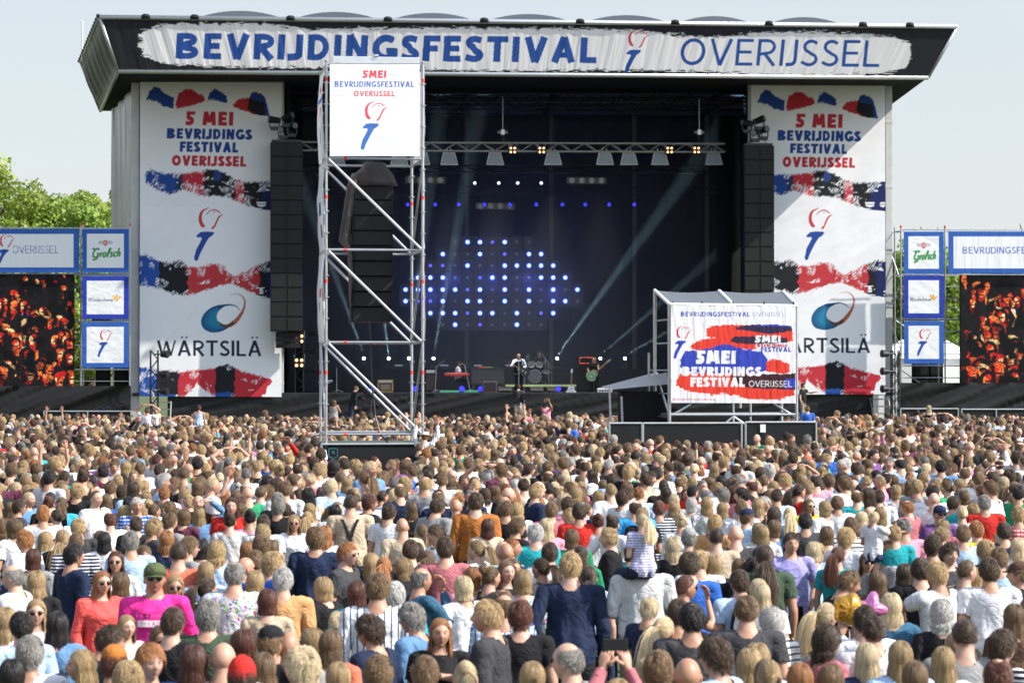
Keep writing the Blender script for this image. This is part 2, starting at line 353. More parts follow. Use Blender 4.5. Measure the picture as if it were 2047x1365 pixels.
# ================================================================= concert stage
stage = thing('concert_stage', 'huge black concert stage with an overhanging roof, open front and grey draped side wall', 'stage', ST, (0, 0, 0))
H = ST.hit
P_TL, P_TR = H(198, 34, -5.5), H(1915, 53, -5.5); P_BL, P_BR = H(236, 142, -5), H(1856, 155, -5)
B_TL, B_TR = H(160, 124, 12.4), H(1850, 122, 12.4); B_BL, B_BR = H(200, 222, 12.4), H(1776, 214, 12.4)
DECK = 2.45
mb = MB(); vs = [P_TL, P_TR, B_TR, B_TL]; mb.add(vs + [v + Vector((0, 0, .08)) for v in vs], [(0, 1, 2, 3), (7, 6, 5, 4), (0, 4, 5, 1), (1, 5, 6, 2), (2, 6, 7, 3), (3, 7, 4, 0)]); mb.build('roof', M_ROOF, stage)
mb = MB(); vs = [P_BL, P_BR, B_BR, B_BL]; vs2 = [v + Vector((0, 0, .1)) for v in vs]
mb.add(vs + vs2, [(0, 3, 2, 1), (4, 5, 6, 7), (0, 1, 5, 4), (1, 2, 6, 5), (2, 3, 7, 6), (3, 0, 4, 7)]); mb.build('soffit', M_BLACK, stage)
# vaults of membrane bulging over the roof edge
for px in (480, 672, 865, 1058, 1255, 1430, 1610):
    hw = 92 if px < 1300 else 82; c = H(px, 34 + (px - 198) * .0111, -5.4); rings = []
    for y in (-5.4, -2, 4, 9.5):
        ring = [(c.x + (i / 12 * 2 - 1) * hw / FPX * 107, y, c.z - .02 + .34 * (1 - (i / 12 * 2 - 1) ** 2) - (y + 5.4) * .12) for i in range(13)] + [(c.x + hw / FPX * 107, y, c.z - .5 - (y + 5.4) * .12), (c.x - hw / FPX * 107, y, c.z - .5 - (y + 5.4) * .12)]
        rings.append(ring)
    MB().loft(rings).build('roof_vault', M_ROOF, stage)
mb = MB()
for px in (290, 388, 580, 775, 968, 1160, 1350, 1538, 1726, 1820):
    c = H(px, 32 + (px - 198) * .0111, -6.1); mb = MB(); mb.ball((c.x, c.y, c.z + .03), .13, 8, 5, (1.4, 1, .7)).tube((c.x - .18, c.y, c.z - .05), (c.x + .18, c.y, c.z - .05), .05)
    mb.build('roof_clamp', M_DARKM, stage)
# edge tubes round the fascia
mb = MB(); mb.tube(P_TL, P_TR, .1, n=10); mb.build('top_edge_tube', M_ALU, stage, True)
mb = MB(); mb.tube(P_BL, P_BR, .1, n=10); mb.build('bottom_edge_tube', M_ALU, stage, True)
for p, q in ((P_TL, P_BL), (P_TR, P_BR), (P_BL, B_BL), (P_TL, B_TL), (B_TL, B_BL)): MB().tube(p, q, .07).build('side_edge_tube', M_STEEL, stage, True)
# left cheek: ribbed grey tarp between roof and soffit
rows = []
for i in range(70):
    t = i / 69; a = P_TL.lerp(B_TL, t); b = P_BL.lerp(B_BL, t); n = Vector((-1, 0, -.3)).normalized(); k = .09 * math.sin(i * 1.9) + .05 * random.random()
    rows.append([a.lerp(b, s) + n * (k * math.sin(math.pi * min(1, s * 1.05))) for s in [j / 8 for j in range(9)]])
grid_mesh('side_tarp', np.array([[tuple(p) for p in r] for r in rows]), mat('roof_tarpaulin', (.075, .08, .07), .45, noise=.35, nscale=1.5, bump=.3, bscale=3, spec=.4), stage)
rows = [[P_TR.lerp(B_TR, t / 5).lerp(P_BR.lerp(B_BR, t / 5), s / 3) for s in range(4)] for t in range(6)]
grid_mesh('side_tarp', np.array([[tuple(p) for p in r] for r in rows]), mat('roof_tarpaulin', (.075, .08, .07), .45, noise=.35, nscale=1.5, bump=.3, bscale=3, spec=.4), stage)
mb = MB()
for i in range(16):
    c = P_TL.lerp(B_TL, i / 15); MB().ball(c + Vector((-.06, 0, .05)), .09, 6, 4).build('edge_tie', M_DARKM, stage)
mb = MB(); a = H(163, 122, 9); mb.tube(a, a + Vector((0, 0, 1.75)), .035); mb.ball(a + Vector((0, 0, 1.78)), .06, 6, 4); mb.build('antenna', M_WHITEP, stage)
# deck, skirt, back and side walls, wings
XL, XR = H(266, 700, 0).x, H(1782, 700, 0).x
mb = MB(); mb.box((XL, -.55, DECK - .12), (XR, 12.5, DECK)); mb.build('deck', mat('stage_floor', (.02, .02, .022), .5, noise=.3, nscale=3), stage)
def drape(name, pa, pb, z0, z1, m, parent, amp=.12, folds=60, n=240, nz=14, seed=1, diag=0., tdiv=1.):
    pa, pb = Vector(pa), Vector(pb); d = (pb - pa); nn = Vector((d.y, -d.x, 0)).normalized()
    s = np.linspace(0, 1, n)[None, :]; v = np.linspace(0, 1, nz)[:, None]
    f = vnoise(nz, n, nz * tdiv, n / folds, seed, 3)
    if diag: f = np.take_along_axis(f, ((np.arange(n)[None, :] + (np.arange(nz)[:, None] * diag)).astype(int)) % n, 1)
    X = pa.x + d.x * s + nn.x * (f - .5) * amp * 2; Y = pa.y + d.y * s + nn.y * (f - .5) * amp * 2; Z = z0 + (z1 - z0) * v + 0 * s
    off = parent['_b'] if parent is not None else (0, 0, 0)
    return grid_mesh(name, np.stack([X, Y, Z], -1), m, parent, off=tuple(off))
drape('skirt', (H(335, 800, -.6).x, -.6), (H(1745, 800, -.6).x, -.6), 0, DECK - .04, M_SKIRT, stage, .07, 34, 700, 30, 5, diag=-9, tdiv=.8)
drape('backdrop', (XL - .8, 12.2), (XR + .3, 12.2), DECK, 17, M_BLACK, stage, .15, 60, 300, 6)
drape('side_drape', (H(574, 700, .3).x, .3), (H(600, 700, 12).x, 12), DECK, 16, M_BLACK, stage, .15, 25, 120, 6)
drape('side_drape', (H(1500, 700, .3).x, .3), (H(1480, 700, 12).x, 12), DECK, 16, M_BLACK, stage, .15, 25, 120, 6)
pl = H(266, 700, -.3).x
drape('side_wall_drape', (pl, -.1), (H(226, 700, 10).x, 10), 0, 15.35, M_TARP, stage, .22, 9, 260, 20, 8, diag=1.2, tdiv=.7)
mb = MB(); mb.box((pl - .15, -.1, 0), (XL + 5, .0, .2)); mb.build('ballast_plate', M_DARKM, stage)
for px, a, b, wd in ((270, 142, 850, .33), (1776, 158, 850, .3), (564.5, 150, 800, .12), (1498, 160, 800, .12)):
    c = H(px, 700, -.35); zt = H(px, a, -.35).z; mb = MB(); mb.box((c.x - wd / 2, -.5, 0 if wd > .2 else DECK), (c.x + wd / 2, -.35 + wd / 2, zt)); 
    for k in range(1, 6): mb.box((c.x - wd / 2 - .01, -.51, k * 2.8), (c.x + wd / 2 + .01, -.33 + wd / 2, k * 2.8 + .12))
    mb.build('pillar', M_PILLAR, stage, bevel=.01)
# grey uprights standing against the backdrop + roof purlins
M_POST = mat('backdrop_post', (.12, .115, .105), .6)
for px in (933, 1102, 1268, 1413):
    c = H(px, 300, 11.9); mb = MB(); mb.box((c.x - .09, 11.8, DECK), (c.x + .09, 11.95, H(px, 205, 11.9).z)); mb.build('backdrop_post', M_POST, stage)
for ly in (2.5, 5, 7.5, 10):
    t = (ly + 5) / 17.4; a = P_BL.lerp(B_BL, t); b = P_BR.lerp(B_BR, t); a, b = a.lerp(b, .08), a.lerp(b, .93); mb = MB(); a.z -= .12; b.z -= .12; mb.tube(a, b, .05); a2 = a + Vector((0, 0, -.35)); b2 = b + Vector((0, 0, -.35)); mb.tube(a2, b2, .05)
    N = 44; q = [a.lerp(b, i / N) if i % 2 else a2.lerp(b2, i / N) for i in range(N + 1)]; mb.path(q, .025, 4); mb.build('roof_truss', M_DARKM, stage)
for px0, px1, py0, py1, nst in ((303, 340, 803, 838, 5), (1747, 1783, 797, 832, 5)):
    mb = MB(); a = H(px0, py0, -1.4); b = H(px1, py1, -1.4)
    for k in range(nst): mb.box((a.x, -1.0 - k * .3, a.z - k * .3 - .05), (b.x, -.65 - k * .3, a.z - k * .3))
    mb.tube((a.x, -.65, a.z), (a.x, -2.3, .1), .04).tube((b.x, -.65, a.z), (b.x, -2.3, .1), .04)
    mb.build('steps', mat('step_metal', (.2, .2, .2), .5, metal=.4), stage)

# fascia print ------------------------------------------------------------
cv = Canvas(190, 28, 1925, 145, 3, INK)
GR = (.74, .72, .71)
top = [(283, 60), (300, 56), (330, 46), (400, 44), (530, 44), (620, 54), (760, 50), (900, 48), (1100, 47), (1270, 49), (1330, 55), (1400, 61), (1450, 60), (1540, 50), (1620, 48), (1720, 52), (1790, 58), (1822, 68)]
bot = [(283, 108), (310, 122), (370, 131), (520, 133), (760, 131), (950, 135), (1240, 131), (1400, 131), (1560, 136), (1700, 136), (1780, 130), (1812, 118), (1822, 100)]
cv.brush(top, bot, [(2000, GR)], 7, 11, (1.6, 9), 0)
for yy in (70, 88): cv.brush([(275, yy - 3), (340, yy - 8)], [(275, yy + 6), (340, yy + 12)], [(400, GR)], 5, yy, (1.6, 9), 0)
text(cv, 'BEVRIJDINGSFESTIVAL', 349, 116, 51, 843, .25, (.02, .075, .3), .06, .13)
text(cv, 'OVERIJSSEL', 1358, 118, 53, 400, .125, (.02, .075, .3), .1, .13)
dove(cv, 1256, 49, 20, (.5, .045, .07), (.02, .075, .3))
fb = thing('fascia_banner', 'wide black and white banner along the roof edge reading BEVRIJDINGSFESTIVAL OVERIJSSEL in blue', 'banner', ST, tuple(P_BL))
xl = lambda Y: 200 + (Y - 34) / (142 - 34) * 37; xr = lambda Y: 1913 - (Y - 34) / (142 - 34) * 60
lyf = lambda Y: -5.52 + (Y - 34) / 108 * .47
class F2(Frame): pass
sheet('banner_cloth', ST, cv, xl, xr, 36, 140, lyf, M_FASC, fb, .0104, wrinkle=.04, ws=(14, 200), den=1)

# the two tall side banners ------------------------------------------------
def paint_tall():
    cv = Canvas(276, 160, 570, 796, 3, (.82, .82, .84))
    z1 = lambda x, y: (270 + x / 4.135, 150 + y / 4.135); z2 = lambda x, y: (270 + x / 4.135, 480 + y / 4.135)
    L1 = lambda L: [z1(*p) for p in L]; L2 = lambda L: [z2(*p) for p in L]
    K = INK; DB = (.012, .022, .11)
    for y in (280, 415, 549, 681): cv.rect(276, y, 570, y + 1.4, (.86, .86, .88))
    cv.brush(L1([(92, 200), (120, 130), (160, 95), (200, 105), (240, 150), (320, 190)]), L1([(92, 205), (180, 225), (240, 270), (320, 280)]), [(999, BLUE)], 3.2, 21, (2.6, 1), .5)
    cv.brush(L1([(335, 230), (360, 150), (420, 112), (470, 120), (520, 150), (575, 170)]), L1([(335, 285), (420, 265), (500, 245), (575, 215)]), [(999, RED)], 3.2, 22, (2.6, 1), .5)
    cv.brush(L1([(598, 200), (615, 145), (660, 108), (700, 130), (755, 165), (762, 200)]), L1([(598, 210), (640, 205), (700, 220), (762, 235)]), [(999, BLUE)], 3, 23, (2.6, 1), .5)
    cv.brush(L1([(810, 240), (860, 195), (940, 185), (990, 200)]), L1([(810, 260), (880, 290), (990, 320)]), [(999, RED)], 3.2, 24, (2.6, 1), .5)
    cv.brush(L1([(930, 240), (955, 155), (990, 135), (1050, 160), (1075, 185), (1110, 320)]), L1([(930, 280), (980, 320), (1050, 335), (1110, 345)]), [(531, K), (999, BLUE)], 3.6, 25, (2.6, 1), .5)
    cv.brush(L1([(955, 150), (990, 138), (1040, 150), (1075, 185)]), L1([(955, 205), (1000, 210), (1075, 225)]), [(999, BLUE)], 2, 26, (2.6, 1), .5)
    for s, x, yb, cap, wd, c in (('5 MEI', 371, 250, 27.5, 95, RED), ('BEVRIJDINGS', 333, 277, 20.5, 170, BLUE), ('FESTIVAL', 359, 303.5, 20.5, 117, BLUE), ('OVERIJSSEL', 343, 331, 20.5, 149, RED)):
        text(cv, s, x, yb, cap, wd, .29, c, .04, .1, .012)
    # first striped swipe
    cv.brush(L1([(88, 800), (130, 785), (250, 815), (400, 810), (520, 800), (600, 780), (680, 780), (760, 820), (830, 860), (900, 880), (1000, 880), (1240, 870)]),
             L1([(88, 890), (180, 950), (290, 985), (400, 950), (480, 970), (560, 1000), (650, 1000), (760, 1010), (830, 1040), (1000, 1105), (1130, 1125), (1240, 1140)]),
             [(352, BLUE), (366, (.03, .035, .1)), (408, RED), (470, K), (488, RED), (524, K), (700, DB)], 6.5, 31, (4, 1.1), .8, dry=.48)
    cv.brush(L1([(650, 800), (690, 790), (720, 830)]), L1([(650, 870), (690, 880), (720, 850)]), [(999, (.02, .05, .2))], 3, 32)
    dove(cv, 397, 415, 24.2, (.55, .05, .07), (.02, .07, .32))
    cv.brush(L2([(20, 130), (90, 120), (170, 165), (280, 190), (370, 165), (440, 215), (520, 225), (620, 195), (720, 200), (780, 270), (820, 300), (900, 270), (1000, 210), (1110, 170), (1240, 190)]),
             L2([(20, 370), (120, 385), (220, 405), (330, 455), (420, 455), (520, 440), (620, 405), (720, 370), (800, 360), (920, 410), (1030, 465), (1240, 500)]),
             [(318, (.02, .08, .34)), (375, K), (518, (.5, .04, .05)), (535, K), (700, DB)], 6.5, 41, (4, 1.1), .8, dry=.42)
    # swoosh logo
    for k in range(24):
        f = k / 23; cx, cy2 = z2(690 + 20 * f * 0, 648); r = 1 - f * .45
        cv.disc(cx + f * 3, cy2 - f * 1.5, 36 * r, 26 * r, (.01 + .01 * f, .07 + .14 * f, .2 + .16 * f), -.42)
    cx, cy2 = z2(782, 614); cv.disc(cx, cy2, 26.5, 18.5, (.82, .82, .84), -.38)
    sw = lambda L, c: cv.stroke([(*z2(a, b), d / 4.135) for a, b, d in L], c)
    sw([(690, 560, 30), (730, 540, 18), (790, 532, 12), (840, 545, 8), (870, 578, 4)], (.01, .07, .17))
    sw([(690, 672, 5), (720, 702, 22), (760, 712, 28), (790, 700, 32), (830, 672, 36)], (.12, .05, .03))
    sw([(820, 682, 36), (855, 645, 32), (885, 600, 24), (905, 550, 16), (910, 505, 14), (895, 470, 10), (870, 450, 7), (840, 441, 4), (780, 452, 3)], (.42, .12, .06))
    text(cv, 'WÄRTSILÄ', 315, 711.5, 31, 208, .17, (.012, .02, .045), 0, .12)
    cv.brush(L2([(20, 1050), (90, 1050), (180, 1070), (300, 1085), (400, 1085), (520, 1070), (640, 1060), (700, 1040), (770, 1025), (820, 1050), (900, 1080), (1000, 1110), (1120, 1140), (1130, 1145)]),
             L2([(20, 1310), (300, 1312), (400, 1300), (470, 1240), (515, 1185), (560, 1230), (660, 1290), (800, 1312), (1070, 1312), (1100, 1200), (1130, 1170)]),
             [(313, (.02, .08, .34)), (358, K), (430, RED), (470, K), (999, RED)], 6, 51, (4, 1.1), .8, dry=.36)
    cv.brush(L2([(200, 1270), (340, 1275)]), L2([(200, 1312), (340, 1312)]), [(999, (.02, .08, .34))], 2, 52)
    cv.brush(L2([(665, 1265), (790, 1245)]), L2([(665, 1312), (790, 1312)]), [(999, (.02, .08, .34))], 2, 53)
    return cv
cv = paint_tall()
bl = thing('hanging_banner', 'tall white banner left of the stage opening, reading WÄRTSILÄ, beside the tall loudspeaker column', 'banner', ST, tuple(H(420, 790, -.75)))
sheet('banner_cloth', ST, cv, 279, lambda Y: 563, 164, 792, -.75, M_CLOTH, bl, .004, wrinkle=.06, ws=(46, 70), seed=12, diag=1.0)
br = thing('hanging_banner', 'tall white banner right of the stage opening, partly hidden by the roofed tower', 'banner', ST, tuple(H(1640, 790, -.75)))
class CVs: pass
cr = Canvas(1498, 168, 1778, 792, 1, WHITE); a = cv.done(1)
iy = np.clip(((np.arange(624) / .978)).astype(int) + 2, 0, a.shape[0] - 1); ix = np.clip(((np.arange(280) - 1) / .974).astype(int), 0, a.shape[1] - 1)
cr.a = a[iy][:, ix]
sheet('banner_cloth', ST, cr, 1502, 1770, 171, 788, -.75, M_CLOTH, br, .002, wrinkle=.06, ws=(46, 70), seed=14, diag=1.0)
for b, x0, x1, y in ((bl, 279, 563, 164), (br, 1502, 1770, 171)):
    mb = T(b); p, q = H(x0, y - 1, -.7), H(x1, y, -.7); mb.tube(p, q, .03)
    for k in range(9): c = p.lerp(q, k / 8); mb.tube(c, c + Vector((0, 0, .22)), .012, n=4)
    mb.build('hanging_rail', M_STEEL, b)

# ================================================================= loudspeaker columns
def array(name, label, cat, F, px0, px1, py0, py1, ly, n, group=None, split=True, curve=0., depth=.7):
    a, b = F.hit(px0, py0, ly), F.hit(px1, py1, ly); base = ((a.x + b.x) / 2, ly, b.z)
    t = thing(name, label, cat, F, base, group); h = (a.z - b.z) / n
    for k in range(n):
        z1, z0 = a.z - k * h, a.z - (k + 1) * h + .012; f = k / max(1, n - 1); dy = curve * f * f; tilt = -curve * f * .12
        mb = T(t); mb.cbox(((a.x + b.x) / 2, ly + depth / 2 + dy, (z0 + z1) / 2), (b.x - a.x, depth, z1 - z0), rx=tilt); c = mb.build('cabinet', M_SPK, t, bevel=.012)
        mb = T(t); w2 = (b.x - a.x) / 2 - .05
        if split:
            mb.cbox(((a.x + b.x) / 2 - w2 / 2 - .04, ly - .005 + dy, (z0 + z1) / 2), (w2 - .05, .03, (z1 - z0) * .86), rx=tilt); mb.cbox(((a.x + b.x) / 2 + w2 / 2 + .04, ly - .005 + dy, (z0 + z1) / 2), (w2 - .05, .03, (z1 - z0) * .86), rx=tilt)
        else: mb.cbox(((a.x + b.x) / 2, ly - .005 + dy, (z0 + z1) / 2), (w2 * 2 - .02, .03, (z1 - z0) * .88), rx=tilt)
        g = mb.build('grille', M_GRILLE, c)
    mb = T(t); mb.cbox(((a.x + b.x) / 2, ly + depth / 2, a.z + .06), (b.x - a.x - .1, depth * .8, .1)); 
    for sx in (-1, 1): mb.tube(((a.x + b.x) / 2 + sx * (b.x - a.x) * .3, ly + depth / 2, a.z + .1), ((a.x + b.x) / 2, ly + depth / 2, a.z + .8), .015)
    mb.build('flying_frame', M_DARKM, t)
    return t
array('line_array', 'tall black loudspeaker column hanging in front of the left banner edge', 'loudspeaker', ST, 540, 605, 284, 663, -1.9, 13, 'loudspeaker columns flanking the stage opening')
array('line_array', 'short narrow loudspeaker stack hung below the left column, above the warm lamps', 'loudspeaker', ST, 551, 601, 664, 696, -1.6, 3, split=False, depth=.5)
array('line_array', 'tall black loudspeaker column hanging in front of the right banner edge', 'loudspeaker', ST, 1488, 1548, 291, 640, -1.9, 12, 'loudspeaker columns flanking the stage opening')
def moving_head(parent, c, ang, F, s=1., lit=None, tiltx=0.6):
    pass
M_LENS = mat('lens_glass', (.15, .17, .2), .1, spec=.9)
def head_lamp(name, label, F, c, d, r=.16, L=.4, lens=None, parent=None, group=None, yoke=True, cat='stage light'):
    """a moving-head lamp: base, yoke and barrel pointing along d, with a lens"""
    t = thing(name, label, cat, F, tuple(c), group) if parent is None else parent
    d = Vector(d).normalized(); c = Vector(c)
    mb = T(t); mb.box(c + Vector((-.17, -.15, 0)), c + Vector((.17, .15, .14))); mb.build('base', M_DARKM, t)
    p = c + Vector((0, 0, .42)); mb = T(t)
    for sx in (-1, 1): mb.cbox(p + Vector((sx * (r + .05), 0, -.13)), (.04, .12, .38))
    mb.cbox(p + Vector((0, 0, -.3)), (2 * r + .12, .12, .04)); mb.build('yoke', M_DARKM, t)
    mb = T(t); mb.tube(p - d * L * .5, p + d * L * .3, r * .8, r, 12).tube(p + d * L * .3, p + d * L * .5, r, r, 12); mb.build('barrel', M_SPK, t)
    mb = T(t); mb.tube(p + d * L * .5, p + d * (L * .5 + .015), r * .85, r * .85, 12); mb.build('lens', lens or M_LENS, t)
    return t
for side, x0, words in ((0, 568, 'left'), (1, 1512, 'right')):
    for k, (dx, dy, d) in enumerate(((-18, 244, (-1, -.3, .1)), (6, 238, (.8, -.5, .3)), (-2, 262, (-.5, -1, -.2)), (14, 258, (.6, -1, .2)))):
        if side == 0: dx = dx * 1.1
        c = H(x0 + dx, dy + 16 + side * 6, -1.6)
        pos = ('lower left', 'upper right', 'lower middle', 'lower right')[k] if k else 'outermost'
        head_lamp('moving_light', f'black moving lamp above the {words} loudspeaker column, {pos} of the cluster', ST, c, d, .15, .5, group='moving lamps above the loudspeaker columns')
for px in (568, 1512):
    c = H(px, 240, -1.6); 
    for w in (-.45, .45):
        pass

# ================================================================= front lighting truss
def truss(t, F, a, b, h, d, r=.028, zig=.55, m=M_ALU, name='truss_frame'):
    a, b = Vector(a), Vector(b); L = (b - a).length; n = max(2, int(L / zig)); mb = T(t)
    ax = (b - a).normalized(); up = Vector((0, 0, 1)) if abs(ax.z) < .9 else Vector((1, 0, 0)); sd2 = Vector((0, 1, 0))
    C = [(0, 0), (h, 0), (0, d), (h, d)]
    for (i, j) in C: mb.tube(a + up * i + sd2 * j, b + up * i + sd2 * j, r)
    for j in (0, d):
        pts = [a.lerp(b, k / n) + up * (h if k % 2 else 0) + sd2 * j for k in range(n + 1)]; mb.path(pts, r * .6, 5)
    for i in (0, h):
        pts = [a.lerp(b, k / n) + up * i + sd2 * (d if k % 2 else 0) for k in range(n + 1)]; mb.path(pts, r * .6, 5)
    return mb.build(name, m, t)
M_TRUSSD = mat('truss_dull', (.5, .5, .5), .5, metal=.3)
a, b = H(575, 300, 1.5), H(1450, 303.5, 1.5)
tr = thing('lighting_truss', 'long grey box truss carrying the row of white work lamps across the stage opening', 'truss', ST, tuple(a))
truss(tr, ST, a, b, .36, .36, m=M_TRUSSD)
M_FRAME = mat('lamp_frame', (.7, .72, .74), .4); M_DIFF = mat('lamp_diffuser', (.3, .34, .4), .35, spec=.6)
for k, px in enumerate((672, 798, 842, 898, 990, 1106, 1210, 1258, 1320, 1428)):
    c = H(px, 303, 1.5); z = c.z; w0, w1, hh = .24, .37, .56; y = 1.65
    posw = ('behind the left tower frame', 'seen through the right side of the scaffold tower', 'just right of the scaffold tower post', 'third from the scaffold tower', 'fourth from the scaffold tower', 'in the middle of the row', 'left one of the close pair', 'right one of the close pair', 'second from the right end', 'at the right end of the row')[k]
    t = thing('softlight', f'trapezoid lamp under the front truss, {posw}', 'stage light', ST, (c.x, y, z - hh), 'trapezoid lamps under the front truss')
    mb = T(t); P = [Vector((c.x - w0, y, z - .03)), Vector((c.x + w0, y, z - .03)), Vector((c.x + w1, y - .1, z - hh)), Vector((c.x - w1, y - .1, z - hh))]
    for i in (1, 2, 3): mb.tube(P[i], P[(i + 1) % 4], .02)
    mb.tube(P[0], P[1], .02); mb.build('frame', M_FRAME, t)
    mb = T(t); Q = [p + Vector((0, .35, 0)) * (1 if i < 2 else .6) for i, p in enumerate(P)]; mb.add([p + Vector((0, .02, 0)) for p in P] + Q, [(0, 1, 2, 3), (7, 6, 5, 4), (0, 4, 5, 1), (1, 5, 6, 2), (2, 6, 7, 3), (3, 7, 4, 0)]); mb.build('diffuser', M_DIFF, t)
    mb = T(t); mb.tube((c.x - .08, y + .1, z - .05), (c.x - .08, y + .1, z + .16), .02).tube((c.x + .08, y + .1, z - .05), (c.x + .08, y + .1, z + .16), .02); mb.build('clamp', M_WHITEP, t)
M_WARM = mat('warm_lamp_glow', (.9, .6, .3), .3, emit=(1, .55, .25), estr=1.3)
def blinder(px, py, ly, label, sz=.17, group='four-cell warm blinders'):
    c = H(px, py, ly); t = thing('blinder_lamp', label, 'stage light', ST, tuple(c), group)
    mb = T(t); mb.box((c.x - sz, ly, c.z - sz), (c.x + sz, ly + .2, c.z + sz)); mb.build('housing', M_DARKM, t, bevel=.01)
    for i in (-1, 1):
        for j in (-1, 1): mb = T(t); mb.tube((c.x + i * sz * .5, ly - .02, c.z + j * sz * .5), (c.x + i * sz * .5, ly + .01, c.z + j * sz * .5), sz * .3, n=12); mb.build('bulb', M_WARM, t)
    mb = T(t)
    for i in (-1, 1): mb.tube((c.x + i * sz, ly + .1, c.z), (c.x + i * sz, ly + .1, c.z + sz * 1.6), .012)
    mb.build('bracket', M_STEEL, t)
for px, wd in ((1025, 'on the front truss, leftmost one'), (1083, 'on the front truss, second from left'), (1339, 'on the front truss, third from left'), (1393, 'on the front truss, nearest its right end')):
    blinder(px, 300, 1.3, f'square of four warm bulbs {wd}')
# chain hoists holding the truss
for px, wd in ((690, 'left'), (1005, 'middle'), (1398, 'right')):
    c = H(px, 264, 1.6); t = thing('chain_hoist', f'{wd} chain hoist holding the front lighting truss below the roof', 'hoist', ST, tuple(c), 'chain hoists')
    mb = T(t); mb.tube((c.x - .22, 1.6, c.z), (c.x + .22, 1.6, c.z), .07, n=10); mb.box((c.x - .08, 1.5, c.z - .12), (c.x + .08, 1.7, c.z + .1)); mb.build('motor', M_ALU, t)
    mb = T(t); mb.tube((c.x, 1.6, c.z), (c.x, 1.6, 15.2), .02, n=5); mb.build('chain', M_STEEL, t); mb = T(t); mb.tube((c.x + .03, 1.6, c.z), (c.x + .03, 1.6, H(px, 285, 1.5).z), .05, n=6); mb.build('chain_bag', M_DARKM, t)
# rear truss rows with bars and small lamps
def lamp_dot(name, label, px, py, ly, r, m, group, cat='stage light'):
    c = H(px, py, ly); t = thing(name, label, cat, ST, (c.x, ly, c.z - r), group)
    mb = T(t); mb.tube((c.x, ly, c.z), (c.x, ly + .25, c.z), r * 1.25, r * .9, 12); mb.build('housing', M_DARKM, t)
    mb = T(t); mb.tube((c.x, ly - .015, c.z), (c.x, ly, c.z), r, r, 12); mb.build('lens', m, t)
    mb = T(t); mb.tube((c.x, ly + .1, c.z + r), (c.x, ly + .1, c.z + r + .25), .02, n=5); mb.build('bracket', M_DARKM, t)
    return t
for py, ly in ((345, 5), (388, 8)):
    a, b = H(590, py - 2, ly), H(1440, py, ly); t = thing('lighting_truss', f'dim dark box truss {"in the middle" if ly == 5 else "at the back"} of the stage above the band', 'truss', ST, tuple(a))
    truss(t, ST, a, b, .3, .3, m=M_DARKM, zig=.8)
M_BAR = mat('blinder_bar_case', (.13, .11, .085), .6)
for px, py, ly, n, wd in ((850, 360, 4.7, 4, 'behind the right post of the scaffold tower'), (1173, 361, 4.7, 4, 'in the middle truss right of the centre'), (990, 412, 7.7, 4, 'in the rear truss, lower and dimmer'),):
    c = H(px, py, ly); t = thing('lamp_bar', f'long tan bar with four dark round lamps {wd}', 'stage light', ST, tuple(c), 'four-lamp bars')
    mb = T(t); mb.box((c.x - .9, ly, c.z - .15), (c.x + .9, ly + .15, c.z + .15)); mb.build('case', M_BAR, t, bevel=.01)
    for i in range(n): mb = T(t); mb.tube((c.x - .66 + i * .44, ly - .03, c.z), (c.x - .66 + i * .44, ly + .01, c.z), .13, n=12); mb.build('lamp', M_LENS, t)
M_COOL = mat('cool_lamp_glow', (.8, .9, 1), .3, emit=(.75, .92, 1), estr=1.1)
M_BLUEL = mat('blue_lamp_glow', (.05, .05, .8), .3, emit=(.02, .02, 1), estr=1.6)
for k, px in enumerate((949, 997, 1035, 1082)): lamp_dot('spot_lamp', f'small pale spot lamp in the middle truss, number {"one two three four".split()[k]} from the left', px, 366, 4.6, .07, M_COOL, 'pale spots in the middle truss')
for k, px in enumerate((815, 870, 917, 968, 1019, 1072, 1124, 1170, 1218, 1268)): lamp_dot('blue_lamp', f'small deep blue lamp high in the rear truss, {"first second third fourth fifth sixth seventh eighth ninth tenth".split()[k]} from the left', px, 409, 7.6, .075, M_BLUEL, 'blue lamps in the rear truss')
# LED lamp wall
M_LEDB = mat('led_blue_white', (.5, .6, 1), .3, emit=(.36, .55, 1), estr=1.5); M_LEDM = mat('led_blue', (.1, .1, .8), .3, emit=(.1, .1, .9), estr=.9); M_LEDG = mat('led_off', (.22, .22, .24), .4); M_HALO = mat('led_halo_blue', (.02, .03, .5), .4, emit=(.02, .05, 1), estr=.55)
rowsL = ['484 -4g -3B -2B -1m 0B 1g 2g', '508 -5B -4g -3g -2B -1g 0m 1g 2B 3B', '531 -6m -5m -4g -3B -2g -1g 0B 1B 2B 3B 4B', '555 -7B -6B -5B -4g -3g -2m -1B 0B 1g 2g 3B 4B 5B',
         '579 -8B -7B -6B -5B -4B -3m -2B -1g 0B 1g 2B 3g 4B 5g 6B', '602 -8B -7m -6m -5B -4g -3B -2B -1g 0B 1g 2B 3g 4B 5B 6g', '626 -6B -5B -4B -3m -2B -1B 0g 1B 2g 3m 4B', '649 -5g -4B -3g -2m -1g 0g 1B 2g 3g']
c0 = H(983, 660, 9); lw = thing('lamp_wall', 'diamond-shaped wall of round blue and unlit lamps glowing behind the band', 'light wall', ST, (c0.x, 9, c0.z))
mb = T(lw)
